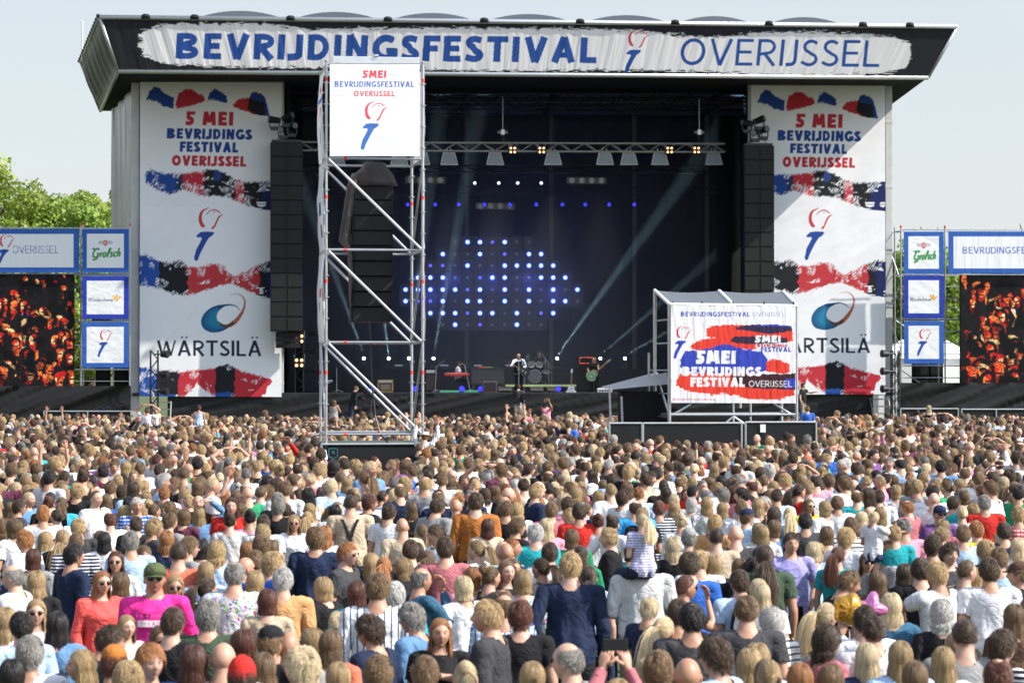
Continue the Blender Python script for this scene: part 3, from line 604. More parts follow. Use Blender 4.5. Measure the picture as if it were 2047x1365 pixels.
for row in rowsL:
    e = row.split(); py = float(e[0])
    for k, s in enumerate(e[1:]):
        i, st_ = int(s[:-1]), s[-1]; px = 1009 + i * (24.2 if i > 0 else 24.8); c = H(px, py, 9)
        mb.box((c.x - .27, 9.02, c.z - .26), (c.x + .27, 9.1, c.z + .26))
        m2 = T(lw); r = {'B': .092, 'm': .075, 'g': .07}[st_]; m2.tube((c.x, 8.97, c.z), (c.x, 9.015, c.z), r, r, 12); m2.build('lamp', {'B': M_LEDB, 'm': M_LEDM, 'g': M_LEDG}[st_], lw)
        if st_ == 'B': m3 = T(lw); m3.tube((c.x, 8.985, c.z), (c.x, 9.018, c.z), .135, .135, 12); m3.build('lamp_rim', M_HALO, lw)  # halo of glow round each lit lamp, put in as an emissive disc
mb.build('panel_frame', mat('panel_black', (.008, .009, .015), .5), lw)
# ================================================================= small-print glyphs (lower case, x-height .55)
def small(ch):
    o = arc(.22, .27, .2, .25, 0, 370, 12)
    D = {'o': ([o], .5), 'n': ([[(0.03, 0), (.03, .52)], [(.03, .4), (.12, .5), (.24, .5), (.32, .4), (.32, 0)]], .44), 'm': ([[(.03, 0), (.03, .52)], [(.03, .42), (.15, .5), (.26, .42), (.26, 0)], [(.26, .42), (.38, .5), (.5, .42), (.5, 0)]], .62),
         'd': ([o, [(.42, 0), (.42, 1)]], .54), 'e': ([arc(.22, .27, .2, .25, 20, 320, 10), [(.02, .28), (.42, .28)]], .5), 's': ([[(.3, .45), (.15, .53), (.05, .4), (.28, .2), (.2, .02), (.02, .06)]], .38),
         'h': ([[(.03, 0), (.03, 1)], [(.03, .4), (.12, .5), (.24, .5), (.32, .4), (.32, 0)]], .44), 'i': ([[(.05, 0), (.05, .5)], [(.05, .68), (.05, .8)]], .16), 'W': ([[(0, 1), (.22, 0), (.42, .9), (.62, 0), (.84, 1)]], .9),
         'r': ([[(.04, 0), (.04, .52)], [(.04, .36), (.14, .5), (.26, .5)]], .3), 'l': ([[(.1, .05), (.3, .95), (.2, 1), (.1, .6), (.1, .05), (.26, .02)]], .36), 'c': ([arc(.22, .27, .2, .25, 40, 320, 10)], .46), 'g': ([o, [(.42, .5), (.42, -.2), (.2, -.3), (.02, -.2)]], .54),
         'G': ([[(.75, .85), (.5, 1.05), (.15, .9), (.0, .5), (.1, .12), (.4, 0), (.72, .12), (.78, .45), (.5, .45)], [(-.25, .95), (0, 1.05), (.15, .8)], [(.78, .4), (.7, -.15), (.35, -.3), (.1, -.2)]], .95)}
    return D.get(ch, ([[(.05, 0), (.05, .5)]], .3))
def stext(cv, s, x0, yb, cap, width, wd, col, slant=0., rise=0.):
    gs = [small(c) for c in s]; tot = sum(g[1] for g in gs) + .08 * (len(s) - 1); k = width / tot; x = 0
    for S, W in gs:
        for P in S: cv.stroke([(x0 + (x + a) * k + b * slant * cap, yb - b * cap - rise * (x + a) * k, wd) for a, b in P], col)
        x += W + .08
FB = (.03, .11, .42)
def square_banner(kind, x0, y0, w, h, bw=9.5, warm=0):
    cv = Canvas(x0 - 2, y0 - 2, x0 + w + 4, y0 + h + 4, 6, (.02, .045, .36) if kind == 'wind' else FB); wh = (.78, .79, .8)
    cv.rect(x0 + bw, y0 + bw, x0 + w - bw, y0 + h - bw, wh)
    if kind == 'grol':
        cx = x0 + w / 2; cv.disc(cx - 8, y0 + 27, 7, 4, (.5, .5, .52)); cv.disc(cx + 8, y0 + 27, 7, 4, (.5, .5, .52)); cv.disc(cx, y0 + 28, 4, 6, (.6, .04, .06)); cv.disc(cx, y0 + 28, 2, 3.4, (.75, .5, .5))
        for c, wd in (((.3, .34, .3), 3.8), ((.03, .3, .06), 2.5)): stext(cv, 'Grolsch', x0 + 20, y0 + 57, 17, w - 37, wd, c, .25, .04)
    elif kind == 'wind':
        stext(cv, 'Windesheim', x0 + 12.5, y0 + 51, 8, 49 * w / 92, 1.15, (.08, .09, .2))
        cv.stroke([(x0 + w * .67, y0 + 38, 3), (x0 + w * .7, y0 + 47, 3), (x0 + w * .745, y0 + 39, 3), (x0 + w * .75, y0 + 49, 3), (x0 + w * .83, y0 + 41, 3)], (.75, .38, .05)); 
    else: dove(cv, x0 + w * .385, y0 + 15, 12.5, (.55, .05, .07), (.03, .08, .36))
    return cv
def led_picture(x0, y0, x1, y1, seed):
    r = np.random.default_rng(seed); cv = Canvas(x0, y0, x1, y1, 3, (.006, .005, .006)); W, Hh = x1 - x0, y1 - y0
    cols = [(.75, .02, .01), (.65, .04, .015), (.8, .2, .04), (.9, .6, .25), (.5, .012, .008), (.6, .02, .01), (.65, .09, .02)]
    n = int(W * Hh / 400); K = (.006, .005, .006)
    for yy in np.sort(r.random(n) ** .85):
        y = y0 + yy * Hh; x = x0 + r.random() * W; s = 5 + 10 * yy + r.random() * 6; c1, c2 = cols[(0, 0, 1, 4, 5, 5, 6)[r.integers(7)]], cols[r.integers(2, 4)]; sd = 1 if r.random() < .7 else -1
        cv.disc(x, y + s * 1.5, s * 1.25, s * 1.3, K); cv.disc(x, y - s * .1, s * 1.0, s * 1.25, K)
        cv.disc(x, y, s * .55, s * .95, c1, r.normal() * .2); cv.disc(x + sd * s * .2, y - s * .1, s * .28, s * .6, c2, sd * .25); cv.disc(x - sd * s * .5, y + .05 * s, s * .2, s * .6, K)
        cv.disc(x + s * .05, y - s * .12, s * .42, s * .12, (.05, .01, .01)); cv.disc(x + sd * s * .1, y + s * .5, s * .2, s * .08, (.1, .01, .01))
        if r.random() < .5: cv.disc(x + s * .1, y - s * .9, s * .65, s * .3, cols[r.integers(2, 7)], sd * .3)
        if r.random() < .6: cv.stroke([(x, y + s * .8, s * .3), (x + r.normal() * s * .3, y + s * 1.7, s * .2)], cols[r.integers(7)])
        if r.random() < .22: cv.stroke([(x + s, y + s * 1.6, s * .35), (x + s * (1.2 + r.normal() * .3), y + s * .3, s * .3), (x + s * (.6 + r.normal() * .5), y - s * .9, s * .25)], cols[r.integers(1, 4)])
        if r.random() < .2: cv.poly([(x - s * .3, y + s * 1.1), (x + s * .5, y + s * 1.0), (x + s * .7, y + s * 1.9), (x - s * .2, y + s * 1.5)], [(.25, .45, .85), (.02, .05, .7), (.75, .78, .85), (.05, .5, .3)][r.integers(4)])
    n1 = vnoise(cv.h, cv.w, 8, 5, seed, 3)[..., None]; n2 = vnoise(cv.h, cv.w, 70, 60, seed + 5, 2)[..., None]; cv.a *= np.clip((n2 - .33) * 5, .0, 1); cv.a *= np.clip((n1 - .24) * 2.8, .08, 1.1)
    return cv
# ================================================================= side screens
def wing(side):
    L = side == 'left'
    t = thing('scaffold_wall', f'{side} scaffold wall beside the stage carrying the video screen and the blue-edged banners', 'scaffold', ST, tuple(H(160 if L else 1890, 830, -1.0)), 'scaffold walls with video screens')
    posts = (-290, -150, -8, 161, 259) if L else (1803, 1891, 2060, 2200, 2340)
    zt = H(161, 452, -1).z if L else H(1890, 456, -1).z
    for px in posts:
        x = H(px, 600, -1).x
        for y in (-.85, .35): mb = T(t); mb.tube((x, y, 0), (x, y, zt + .1), .035); mb.build('post', M_STEEL, t)
    xs = [H(p, 600, -1).x for p in posts]; Zs = [H(161, q, -1).z for q in (456, 548, 572, 596, 620, 642, 666, 690, 714, 739, 762)] if L else [H(1890, q, -1).z for q in (459, 549, 573, 597, 616, 638, 662, 685, 708, 731, 755)]
    for i, z in enumerate(Zs):
        full = i in (0, 1, 5, 9)
        mb = T(t); mb.tube((xs[0], -.85, z), (xs[-1], -.85, z), .026 if full else .02); mb.build('ledger', M_STEEL, t)
        if full: mb = T(t); mb.tube((xs[0], .35, z), (xs[-1], .35, z), .024); mb.build('ledger', M_STEEL, t)
    if L:
        for a in (3,): 
            for i in (1, 5, 9):
                if i + 4 < len(Zs) + 1: mb = T(t); mb.tube((xs[3], .35, Zs[i]), (xs[4], .35, Zs[min(i + 4, 10)]), .022); mb.build('brace', M_STEEL, t)
    else:
        x9 = H(1784, 600, -1).x
        for z in (Zs[0] - .1, Zs[1], Zs[3], Zs[5], Zs[7], Zs[9]): mb = T(t); mb.tube((x9, -.3, z), (xs[0], -.85, z), .02); mb.build('ledger', M_STEEL, t)
        for i in range(5): z0, z1 = 1.2 + i * 1.5, 2.7 + i * 1.5; mb = T(t); mb.tube((x9, -.3, z0 if i % 2 else z1), (xs[0], -.85, z1 if i % 2 else z0), .022); mb.build('brace', M_STEEL, t)
        for i in (5, 9): mb = T(t); mb.tube((xs[0], .35, Zs[i]), (xs[1], .35, Zs[i] - 1.3), .022); mb.build('brace', M_STEEL, t)
    for px in posts: 
        x = H(px, 600, -1).x; mb = T(t); mb.tube((x, -.86, zt), (x, -.86, zt + .12), .045, n=6); mb.build('red_cap', M_REDTAPE, t)
    specs = [('grol', 'green Grolsch lettering'), ('wind', 'Windesheim lettering and orange mark'), ('dove', 'red dove and torch')]
    ys = ((458, 545), (552, 638), (644, 735)) if L else ((463, 547), (551, 636), (642, 727)); x0, x1 = (164, 257) if L else (1807, 1887)
    for (k, w), (ya, yb) in zip(specs, ys):
        b = thing('square_banner', f'square blue-bordered banner with {w}, {side} of the stage', 'banner', ST, tuple(H((x0 + x1) / 2, yb, -1.95)), 'square sponsor banners')
        sheet('banner_cloth', ST, square_banner(k, x0, ya, x1 - x0, yb - ya), x0, x1, ya, yb, -1.95, M_CLOTH, b, step=.5, wrinkle=.025, ws=(20, 12), seed=x0 + ya, den=2)
        mb = T(b); p, q = H(x0, ya, -1.88), H(x1, ya, -1.88); mb.tube(p, q, .02, n=5); mb.build('rail', M_STEEL, b)
    # wide top banner
    x0, x1, ya, yb = (-300, 158, 458, 545) if L else (1896, 2340, 463, 547)
    cv = Canvas(x0 - 2, ya - 2, x1 + 3, yb + 3, 3, FB); cv.rect(x0 + 11, ya + 10.5, x1 - 11, yb - 10, (.78, .79, .8))
    if L:
        dove(cv, -1.5, ya + 11, 15, (.6, .05, .05), (.02, .07, .36)); text(cv, 'OVERIJSSEL', 25, 507, 15.5, 92, .09, (.05, .1, .35), 0, .13)
        text(cv, 'BEVRIJDINGSFESTIVAL', -215, 507, 15.5, 205, .16, (.03, .1, .45), 0, .13)
    else:
        text(cv, 'BEVRIJDINGSFESTIVAL', 1925, 507.5, 13.5, 187, .15, (.03, .1, .45), 0, .14); dove(cv, 2130, ya + 12, 14, (.6, .05, .05), (.02, .07, .36)); text(cv, 'OVERIJSSEL', 2180, 507.5, 13.5, 100, .09, (.03, .1, .45), 0, .14)
    b = thing('wide_banner', f'wide white blue-bordered festival banner above the {side} video screen', 'banner', ST, tuple(H(x0, yb, -1.95)), 'wide banners above the screens')
    sheet('banner_cloth', ST, cv, x0, x1, ya, yb, -1.95, M_CLOTH, b, wrinkle=.02, ws=(9, 60), seed=77, den=1)
    # video screen
    x0, x1, ya, yb = (-220, 148, 549, 772) if L else (1921, 2290, 550, 767)
    b = thing('video_screen', f'large {side} video screen showing an orange-lit crowd on black', 'screen', ST, tuple(H((x0 + x1) / 2, yb, -1.7)), 'video screens')
    sheet('picture', ST, led_picture(x0, ya, x1, yb, 5 if L else 9), x0, x1, ya, yb, -1.72, M_SCREEN, b)
    mb = T(b); p, q = H(x0, ya, -1.6), H(x1, yb, -1.6); mb.box((p.x, -1.7, q.z), (q.x, -1.35, p.z)); mb.build('cabinet', M_SPK, b)
    x0, x1 = (-300, 261) if L else (1798, 2345)
    zt = H(100, 771, -2).z if L else H(1900, 765, -2).z
    sk = thing('screen_skirt', f'sagging black cloth skirt under the {side} video screen', 'cloth', ST, (H(x0, 800, -2.1).x, -2.1, 0), 'black skirts under the screens')
    drape('cloth', (H(x0, 800, -2.1).x, -2.1), (H(x1, 800, -2.1).x, -2.1), .15, zt, M_SKIRT, sk, .22, 9, 420, 24, 3 if L else 4, diag=-11, tdiv=.7)
    # stacked subs under the wall
    for k, px in enumerate((205, 242) if L else (1843, 1872)):
        c = H(px, 760, .9); s = thing('speaker_stack', f'dark equipment stack behind the {side} scaffold wall, {"inner" if (k == 1) == L else "outer"} one', 'loudspeaker', ST, (c.x, .9, 0))
        mb = T(s); mb.box((c.x - .3, .9, 0), (c.x + .3, 1.6, 4.1 - k * .3)); mb.build('cabinet', M_SPK, s, bevel=.02)
        for j in range(4): mb = T(s); mb.box((c.x - .25, .87, .2 + j * .95), (c.x + .25, .9, 1.0 + j * .9)); mb.build('grille', M_GRILLE, s)
wing('left'); wing('right')
# lamp trusses in front of the banners
for px, label, lamps, lx in ((308, 'black slim truss mast with three lamps, before the left banner', (708, 748, 782), 14), (1791, 'black slim truss mast with three lamps, right of the right banner', (707, 742, 777), -16)):
    b0 = H(px, 820, -3); t = thing('lamp_mast', label, 'lamp mast', ST, (b0.x, -3, 1.15), 'slim lamp masts')
    truss(t, ST, (b0.x - .15, -3, 1.15), (b0.x - .15, -3, H(px, 700, -3).z), .3, .3, r=.03, zig=.35, m=M_DARKM)
    mb = T(t); mb.box((b0.x - .35, -3.2, 0), (b0.x + .35, -2.5, 1.15)); mb.build('base', M_BLACK, t)
    for q in lamps:
        c = H(px + lx, q, -3.1); mb = T(t); mb.tube(c, c + Vector((.28 if lx > 0 else -.28, -.1, 0)), .12, .17, 10).tube((b0.x, -3, c.z), c, .03); mb.build('lamp', M_DARKM, t)
b0 = H(598, 790, .2); t = thing('lamp_mast', 'black truss mast with two squares of warm lit bulbs, beside the left loudspeaker column', 'lamp mast', ST, (b0.x, .2, DECK))
truss(t, ST, (b0.x - .17, .2, DECK), (b0.x - .17, .2, H(598, 662, .2).z), .34, .34, r=.03, zig=.35, m=M_DARKM)
for q in (666, 702, 738):
    c = H(618, q, .2); mb = T(t); mb.tube(c, c + Vector((.3, -.1, 0)), .1, .12, 10).tube((b0.x, .2, c.z), c, .025); mb.build('lamp', M_DARKM, t)
blinder(598, 677, -.1, 'upper square of four warm bulbs on the mast by the left loudspeakers', .22); blinder(598, 725, -.1, 'lower square of four warm bulbs on the mast by the left loudspeakers', .22)
# crowd barriers seen past the crowd
for x0, x1, y, label in ((88, 262, 822, 'low grey barrier rail in front of the left black skirt'), (1800, 1915, 817, 'low barrier rail before the right black skirt, left section'), (1922, 2060, 818, 'low barrier rail before the right black skirt, right section')):
    F_ = Frame(103, 4.5); a, b = F_.hit(x0, y), F_.hit(x1, y); t = thing('crowd_barrier', label, 'barrier', F_, (a.x, 0, 0), 'barriers along the stage front')
    mb = T(t); mb.tube((a.x, 0, a.z), (b.x, 0, b.z), .03); mb.build('rail', M_STEEL, t); mb = T(t); mb.box((a.x, .02, 0), (b.x, .05, a.z - .03)); mb.build('panel', M_SKIRT, t)
    for k in range(3): p = a.lerp(b, k / 2); mb = T(t); mb.tube((p.x, 0, 0), (p.x, 0, p.z + .02), .03); mb.build('post', M_STEEL, t)

# ================================================================= scaffold speaker tower
TW = Frame(62.0, 8.5, -3.2); D2 = 2.28
tw = thing('scaffold_tower', 'tall square steel scaffold tower holding a loudspeaker column above the crowd', 'scaffold', TW, (*TW.hit(652, 900, 0)[:2], 0))
h = TW.hit
xa, xb = h(652, 500, 0).x, h(845, 500, 0).x; xa2, xb2 = h(641, 500, D2).x, h(823, 500, D2).x
ztop = h(652, 120, 0).z; LV = [h(652, y, 0).z for y in (128, 316, 499, 684, 868)]
for x, y in ((xa, 0), (xb, 0), (xa2, D2), (xb2, D2)):
    mb = T(tw); mb.tube((x, y, 0), (x, y, ztop), .033, n=10)
    z = .6
    while z < ztop: mb.tube((x, y, z), (x, y, z + .015), .075, n=8); z += .5
    p = mb.build('post', M_STEEL, tw)
    for z in ((LV[0] + LV[1]) / 2 + .7, (LV[2] + LV[3]) / 2 + .3, LV[3] - .75, LV[1] - .95): mb = T(tw); mb.tube((x, y, z), (x, y, z + .09), .036, n=10); mb.build('tape', M_REDTAPE, p)
for i, z in enumerate(LV):
    for (x0, y0, x1, y1) in ((xa, 0, xb, 0), (xa2, D2, xb2, D2), (xa, 0, xa2, D2), (xb, 0, xb2, D2)):
        mb = T(tw); mb.tube((x0, y0, z), (x1, y1, z), .03, n=10); l = mb.build('ledger', M_STEEL, tw)
        if y0 == y1: mb = T(tw); f = .18 if y0 == 0 else .62; xm = x0 + (x1 - x0) * f; mb.tube((xm, y0, z), (xm + .08, y0, z), .033, n=10); mb.build('tape', M_REDTAPE, l)
M_TUBE = mat('bright_tube', (.66, .66, .68), .28, metal=.7)
for i in (1, 2, 3):
    for (x0, x1, y) in ((xa + .05, xb - .05, -.06), (xa2 + .05, xb2 - .05, D2 - .06)): mb = T(tw); mb.tube((x0, y, LV[i] - .03), (x1, y, LV[i + 1] + .03), .032, n=10); mb.build('brace', M_TUBE, tw)
    mb = T(tw); mb.tube((xa2, D2, LV[i]), (xa, 0, LV[i + 1]), .026, n=8); mb.build('brace', M_STEEL, tw); mb = T(tw); mb.tube((xb2, D2, LV[i + 1]), (xb, 0, LV[i]), .026, n=8); mb.build('brace', M_STEEL, tw)
mb = T(tw); mb.box((xa - .1, -.12, .0), (xb + .0, D2 + .05, 1.62)); mb.build('base_cloth', M_SKIRT, tw, bevel=.02)
mb = T(tw); mb.box((xa - .1, -.1, 1.64), (xb, D2, 1.7)); mb.build('base_deck', mat('deck_green', (.06, .08, .06), .6, noise=.2), tw)
mb = T(tw); mb.tube((xa - .12, -.13, 1.68), (xb, -.13, 1.68), .03).tube((xa - .12, -.13, 0), (xa - .12, -.13, 1.68), .03); mb.build('base_rail', M_STEEL, tw)
mb = T(tw); q = h(666, 905, -.14); 
for p0, p1 in (((-.1, .1), (-.1, -.08)), ((-.1, -.08), (.0, -.14)), ((0, -.14), (.1, -.08)), ((.1, -.08), (.1, .1)), ((-.1, .1), (.1, .1)), ((-.03, .05), (.04, -.02)), ((.04, .05), (-.03, -.02))): mb.tube((q.x + p0[0], -.135, q.z + p0[1]), (q.x + p1[0], -.135, q.z + p1[1]), .006, n=4)
mb.build('printed_mark', mat('turquoise_ink', (.02, .25, .32), .6), tw)
mb = T(tw); a, b = h(664, 127, .4), h(836, 127, .4); mb.box((a.x, .35, h(664, 126, .4).z), (b.x, .45, h(664, 112, .4).z)); mb.box(((a.x + b.x) / 2 - .04, .3, h(664, 112, .4).z), ((a.x + b.x) / 2 + .06, .5, h(664, 108, .4).z)); mb.build('top_beam', M_ALU, tw, bevel=.01)
# tower banners
cv = Canvas(656, 124, 842, 316, 6, (.8, .8, .82)); lr, lb = (.72, .1, .12), (.08, .16, .5)
text(cv, '5MEI', 725, 156, 15, 47, .27, lr, .04, .08); text(cv, 'BEVRIJDINGSFESTIVAL', 668.5, 174, 11.5, 159, .22, lb, .04, .13, .003); text(cv, 'OVERIJSSEL', 707, 192.5, 10.5, 82, .22, lr, .04, .13)
dove(cv, 729, 203, 22, (.7, .1, .14), (.06, .17, .5))
b = thing('tower_banner', 'square white banner on the front of the scaffold tower top, reading 5MEI over the dove', 'banner', TW, tuple(h(750, 313, -.1)))
sheet('banner_cloth', TW, cv, 659, 839, 128, 312, -.1, M_CLOTH, b, step=.5, wrinkle=.014, ws=(60, 12), seed=8, den=2)
mb = T(b); a, c = h(659, 127, -.08), h(839, 127, -.08); mb.tube(a, c, .02, n=6); mb.build('rail', M_STEEL, b)
def side_sheet(label, xf, xr_, z0, z1, colseed, bulge, part=1., art=None):
    b = thing('tower_banner', label, 'banner', TW, (xf, 0, z0), 'narrow banners on the tower sides')
    ny, nx = 60, 40; v = np.linspace(0, 1, ny)[:, None]; s = np.linspace(.02, 1, nx)[None, :]; cut = part if not callable(part) else np.array([part(t) for t in v[:, 0]])[:, None]
    s = s * cut; n = vnoise(ny, nx, 12, 14, colseed, 2) - .5
    X = xf + (xr_ - xf) * s + bulge * np.sin(math.pi * np.clip(v, 0, 1)) * .7 + n * .05; Y = D2 * s + 0 * v; Z = z0 + (z1 - z0) * v + 0 * s
    C = np.empty((ny, nx, 3)); C[:] = (.78, .77, .79)
    if art:
        for (va, vb, sa, sb, c) in art: C[int(va * ny):int(vb * ny), int(sa * nx):int(sb * nx)] = c
    grid_mesh('banner_cloth', np.stack([X, Y, Z], -1), M_CLOTH, b, C, off=tuple(b['_b']))
for i, (lab, art) in enumerate((('narrow side banner at the top left of the scaffold tower', [(.78, .84, .35, .7, lr), (.66, .7, .2, .9, lb), (.45, .6, .45, .6, lr), (.2, .4, .5, .65, lb)]), ('narrow side banner at mid height on the left of the scaffold tower', [(.15, .3, .3, .5, (.05, .1, .2)), (.4, .55, .3, .6, (.02, .12, .3))]), ('narrow side banner low on the left of the scaffold tower', [(.5, .6, .3, .6, lr), (.35, .45, .4, .6, lb)]))):
    side_sheet(lab, xa - .03, xa2 - .03, LV[i + 1] + .03, LV[i] - .05, i, -.08, art=art)
for i, lab in ((1, 'narrow side banner curling in on the right of the scaffold tower, upper one'), (2, 'narrow side banner curling in on the right of the scaffold tower, lower one')):
    side_sheet(lab, xb + .04, xb2 + .2, LV[i + 1] + .05, LV[i] - .05, i + 7, .02, part=lambda t: .35 + .45 * t)
side_sheet('narrow side banner at the top right of the scaffold tower', xb + .04, xb2 + .04, LV[1] + .03, LV[0] - .05, 17, .04)
la = array('line_array', 'black loudspeaker column hanging inside the scaffold tower', 'loudspeaker', TW, 704, 786, 370, 644, .8, 9, split=False, curve=.35, depth=.55)
# rain cover bunched on top, and hanging on the left side
cvr = thing('rain_cover', 'dark brown rain cover bunched on top of the loudspeakers in the scaffold tower', 'cloth', TW, tuple(h(742, 370, .9)))
M_COVER = mat('cover_cloth', (.035, .028, .026), .5, noise=.3, nscale=5, bump=.6, bscale=9)
c = h(748, 344, 1.0); mb = T(cvr); rs = np.random.default_rng(4)
rings = []
for j, (f, w_, zz) in enumerate(((0, .05, .24), (.2, .22, .22), (.4, .3, .1), (.6, .42, -.05), (.8, .5, -.2), (1, .52, -.3))): rings.append([(c.x + (w_ + .05 * rs.random()) * math.cos(a) * 1., c.y + w_ * .7 * math.sin(a), c.z + zz + .07 * rs.random() - .05) for a in np.linspace(0, 2 * math.pi, 17)[:-1]])
o = mb.loft(rings).build('bunched_cloth', M_COVER, cvr, True)
pts = [h(705, 372, .7), h(697, 430, .7), h(690, 480, .75), h(701, 500, .7)]; mb = T(cvr); rings = []
for p, w_ in zip([h(722, 345, .8)] + pts + [h(704, 560, .8), h(702, 600, .9)], (.2, .12, .12, .14, .05, .06, .02)): rings.append([(p.x + w_ * math.cos(a), p.y + .3 + .28 * math.sin(a), p.z) for a in np.linspace(0, 2 * math.pi, 13)[:-1]])
mb.loft(rings).build('hanging_cloth', M_COVER, cvr, True)
cb = thing('power_cable', 'black cable hanging from the tower loudspeakers down to the base', 'cable', TW, tuple(h(740, 645, 1)))
mb = T(cb); P = [h(739, 640, 1.0), h(741, 700, .9), h(744, 770, .8), h(750, 830, .7), h(760, 868, .5), h(775, 884, .3)]; mb.path(P, .022).build('cable', M_DARKM, cb)

# ================================================================= roofed banner tower on the right
FT = Frame(68.0, 6.5, 5.6); f = FT.hit; dF = 2.2
ft = thing('roofed_platform', 'scaffold platform with a white-edged grey sloping roof, standing in the crowd', 'scaffold', FT, (*f(1338, 800, 0)[:2], 0))
x0, x1, xm = f(1338, 700, 0).x, f(1592, 700, 0).x, f(1466, 700, 0).x; X0, X1 = f(1309, 700, dF).x, f(1562, 700, dF).x
zf = f(1338, 609, 0).z; zr = f(1309, 582, dF).z
for x, y, z in ((x0, 0, zf), (x1, 0, zf - .03), (X0, dF, zr), (X1, dF, zr)): mb = T(ft); mb.tube((x, y, .0), (x, y, z), .045, n=8); mb.build('post', M_STEEL, ft)
mb = T(ft); mb.tube((X0 - .16, dF, 0), (X0 - .16, dF, f(1303, 705, dF).z), .03); mb.build('post', M_STEEL, ft)
for z in (2.2, 2.8, 3.4, 4.1, 4.7): mb = T(ft); mb.tube((X0 - .16 if z < 3.6 else X0, dF, z), (x0, 0, z), .022, n=6); mb.build('rung', M_STEEL, ft)
M_RF = mat('roof_grey_sheet', (.09, .1, .11), .4, noise=.15, nscale=1.5, bump=.15, bscale=2, spec=.6)
P = [Vector((x0, -.08, zf)), Vector((x1, -.08, zf - .03)), Vector((X1 + .05, dF, zr)), Vector((X0, dF, zr + .02))]
rows = [[P[0].lerp(P[1], i / 24).lerp(P[3].lerp(P[2], i / 24), j / 8) - Vector((0, 0, .05 * abs(math.sin(i / 24 * 2 * math.pi)))) for i in range(25)] for j in range(9)]
grid_mesh('roof_sheet', np.array([[tuple(p) for p in r] for r in rows]), M_RF, ft, off=tuple(ft['_b']))
for a, b in ((0, 3), (1, 2)): mb = T(ft); mb.tube(P[a], P[b], .045); mb.build('roof_beam', M_WHITEP, ft)
mb = T(ft); mb.tube(P[0].lerp(P[1], .5) + Vector((0, 0, .0)), P[3].lerp(P[2], .5), .05); mb.build('roof_beam', M_WHITEP, ft); mb = T(ft); mb.tube(P[0], P[1], .045); mb.build('front_beam', M_WHITEP, ft)
zl = f(1400, 829, 0).z
for a, b in (((x0, 0, zl), (x1, 0, zl)), ((X0, dF, zl), (X1, dF, zl)), ((x0, 0, zl), (X0, dF, zl)), ((x1, 0, zl), (X1, dF, zl))): mb = T(ft); mb.tube(a, b, .04); mb.build('ledger', M_STEEL, ft)
for a, b in ((f(1340, 832), f(1382, 808)), (f(1588, 832), f(1545, 806)), (f(1466, 832), f(1446, 850)), (f(1466, 832), f(1492, 850)), (f(1466, 806), f(1466, 886)), (f(1500, 806, 1), f(1500, 850, 1)), (f(1480, 806, dF), f(1480, 870, dF)), (f(1309, 740, dF), f(1338, 830))): mb = T(ft); mb.tube(a, b, .03); mb.build('brace', M_ALU, ft)
mb = T(ft); mb.box((X0 + .05, dF - .03, .1), (X1, dF, 2.4)); mb.build('dark_cloth', M_BLACK, ft)
cv = Canvas(1338, 606, 1596, 808, 3, (.8, .8, .81)); rd, bl_, ik = (.72, .05, .03), (.035, .06, .42), (.03, .02, .05)
q = lambda x, y: (1200 + x / 4.014, 550 + y / 4.014); Q = lambda L: [q(*p) for p in L]
text(cv, 'BEVRIJDINGSFESTIVAL', 1361, 632.5, 9.5, 138, .22, (.06, .09, .42), 0, .13); text(cv, 'OVERIJSSEL', 1505, 632, 9, 65, .09, (.06, .09, .42), 0, .13)
dove(cv, 1352, 651, 15, (.62, .03, .06), bl_)
B = lambda t, b, c, rag=3, sd=1: cv.brush(Q(t), Q(b), [(9999, c)] if not isinstance(c, list) else c, rag, sd, (2, 5), 0)
B([(850, 430), (900, 400), (1100, 395), (1300, 400), (1545, 420)], [(850, 490), (950, 510), (1100, 560), (1300, 520), (1545, 530)], rd, 3, 61)
B([(720, 570), (780, 525), (900, 500), (1060, 510), (1250, 540)], [(720, 590), (800, 605), (950, 600), (1250, 590)], rd, 3, 62)
B([(1085, 415), (1150, 400), (1300, 390), (1540, 405)], [(1085, 435), (1200, 445), (1350, 470), (1540, 445)], (.03, .02, .06), 2, 63)
B([(1250, 400), (1400, 392), (1535, 402)], [(1250, 408), (1400, 408), (1535, 416)], bl_, 1.5, 64)
B([(1045, 520), (1080, 490), (1300, 482), (1500, 495)], [(1045, 535), (1100, 545), (1300, 550), (1500, 540)], ik, 2, 65)
B([(640, 680), (680, 610), (900, 580), (990, 545), (1150, 590), (1300, 610), (1345, 680)], [(640, 740), (700, 770), (900, 800), (1200, 800), (1340, 760)], bl_, 3, 66)
B([(1330, 700), (1380, 665), (1450, 680), (1520, 710)], [(1330, 770), (1400, 780), (1480, 790), (1520, 775)], rd, 3, 67)
B([(608, 850), (640, 790), (900, 780), (1200, 790), (1560, 860)], [(608, 890), (700, 930), (900, 960), (1000, 950), (1200, 990), (1400, 1000), (1560, 960)], rd, 4, 68)
B([(1050, 800), (1200, 785), (1400, 790), (1565, 785)], [(1050, 850), (1200, 905), (1400, 910), (1565, 915)], (.05, .015, .02), 2, 69)
B([(1480, 830), (1565, 825)], [(1480, 905), (1565, 900)], bl_, 1.5, 70)
W_ = (.8, .8, .81)
text(cv, '5MEI', *q(770, 708), 26, 79, .3, W_, .03, .07); text(cv, 'BEVRIJDINGS', *q(655, 806), 18, 158, .3, W_, .02, .08); text(cv, 'FESTIVAL', *q(722, 893), 18.5, 109, .3, W_, .02, .08)
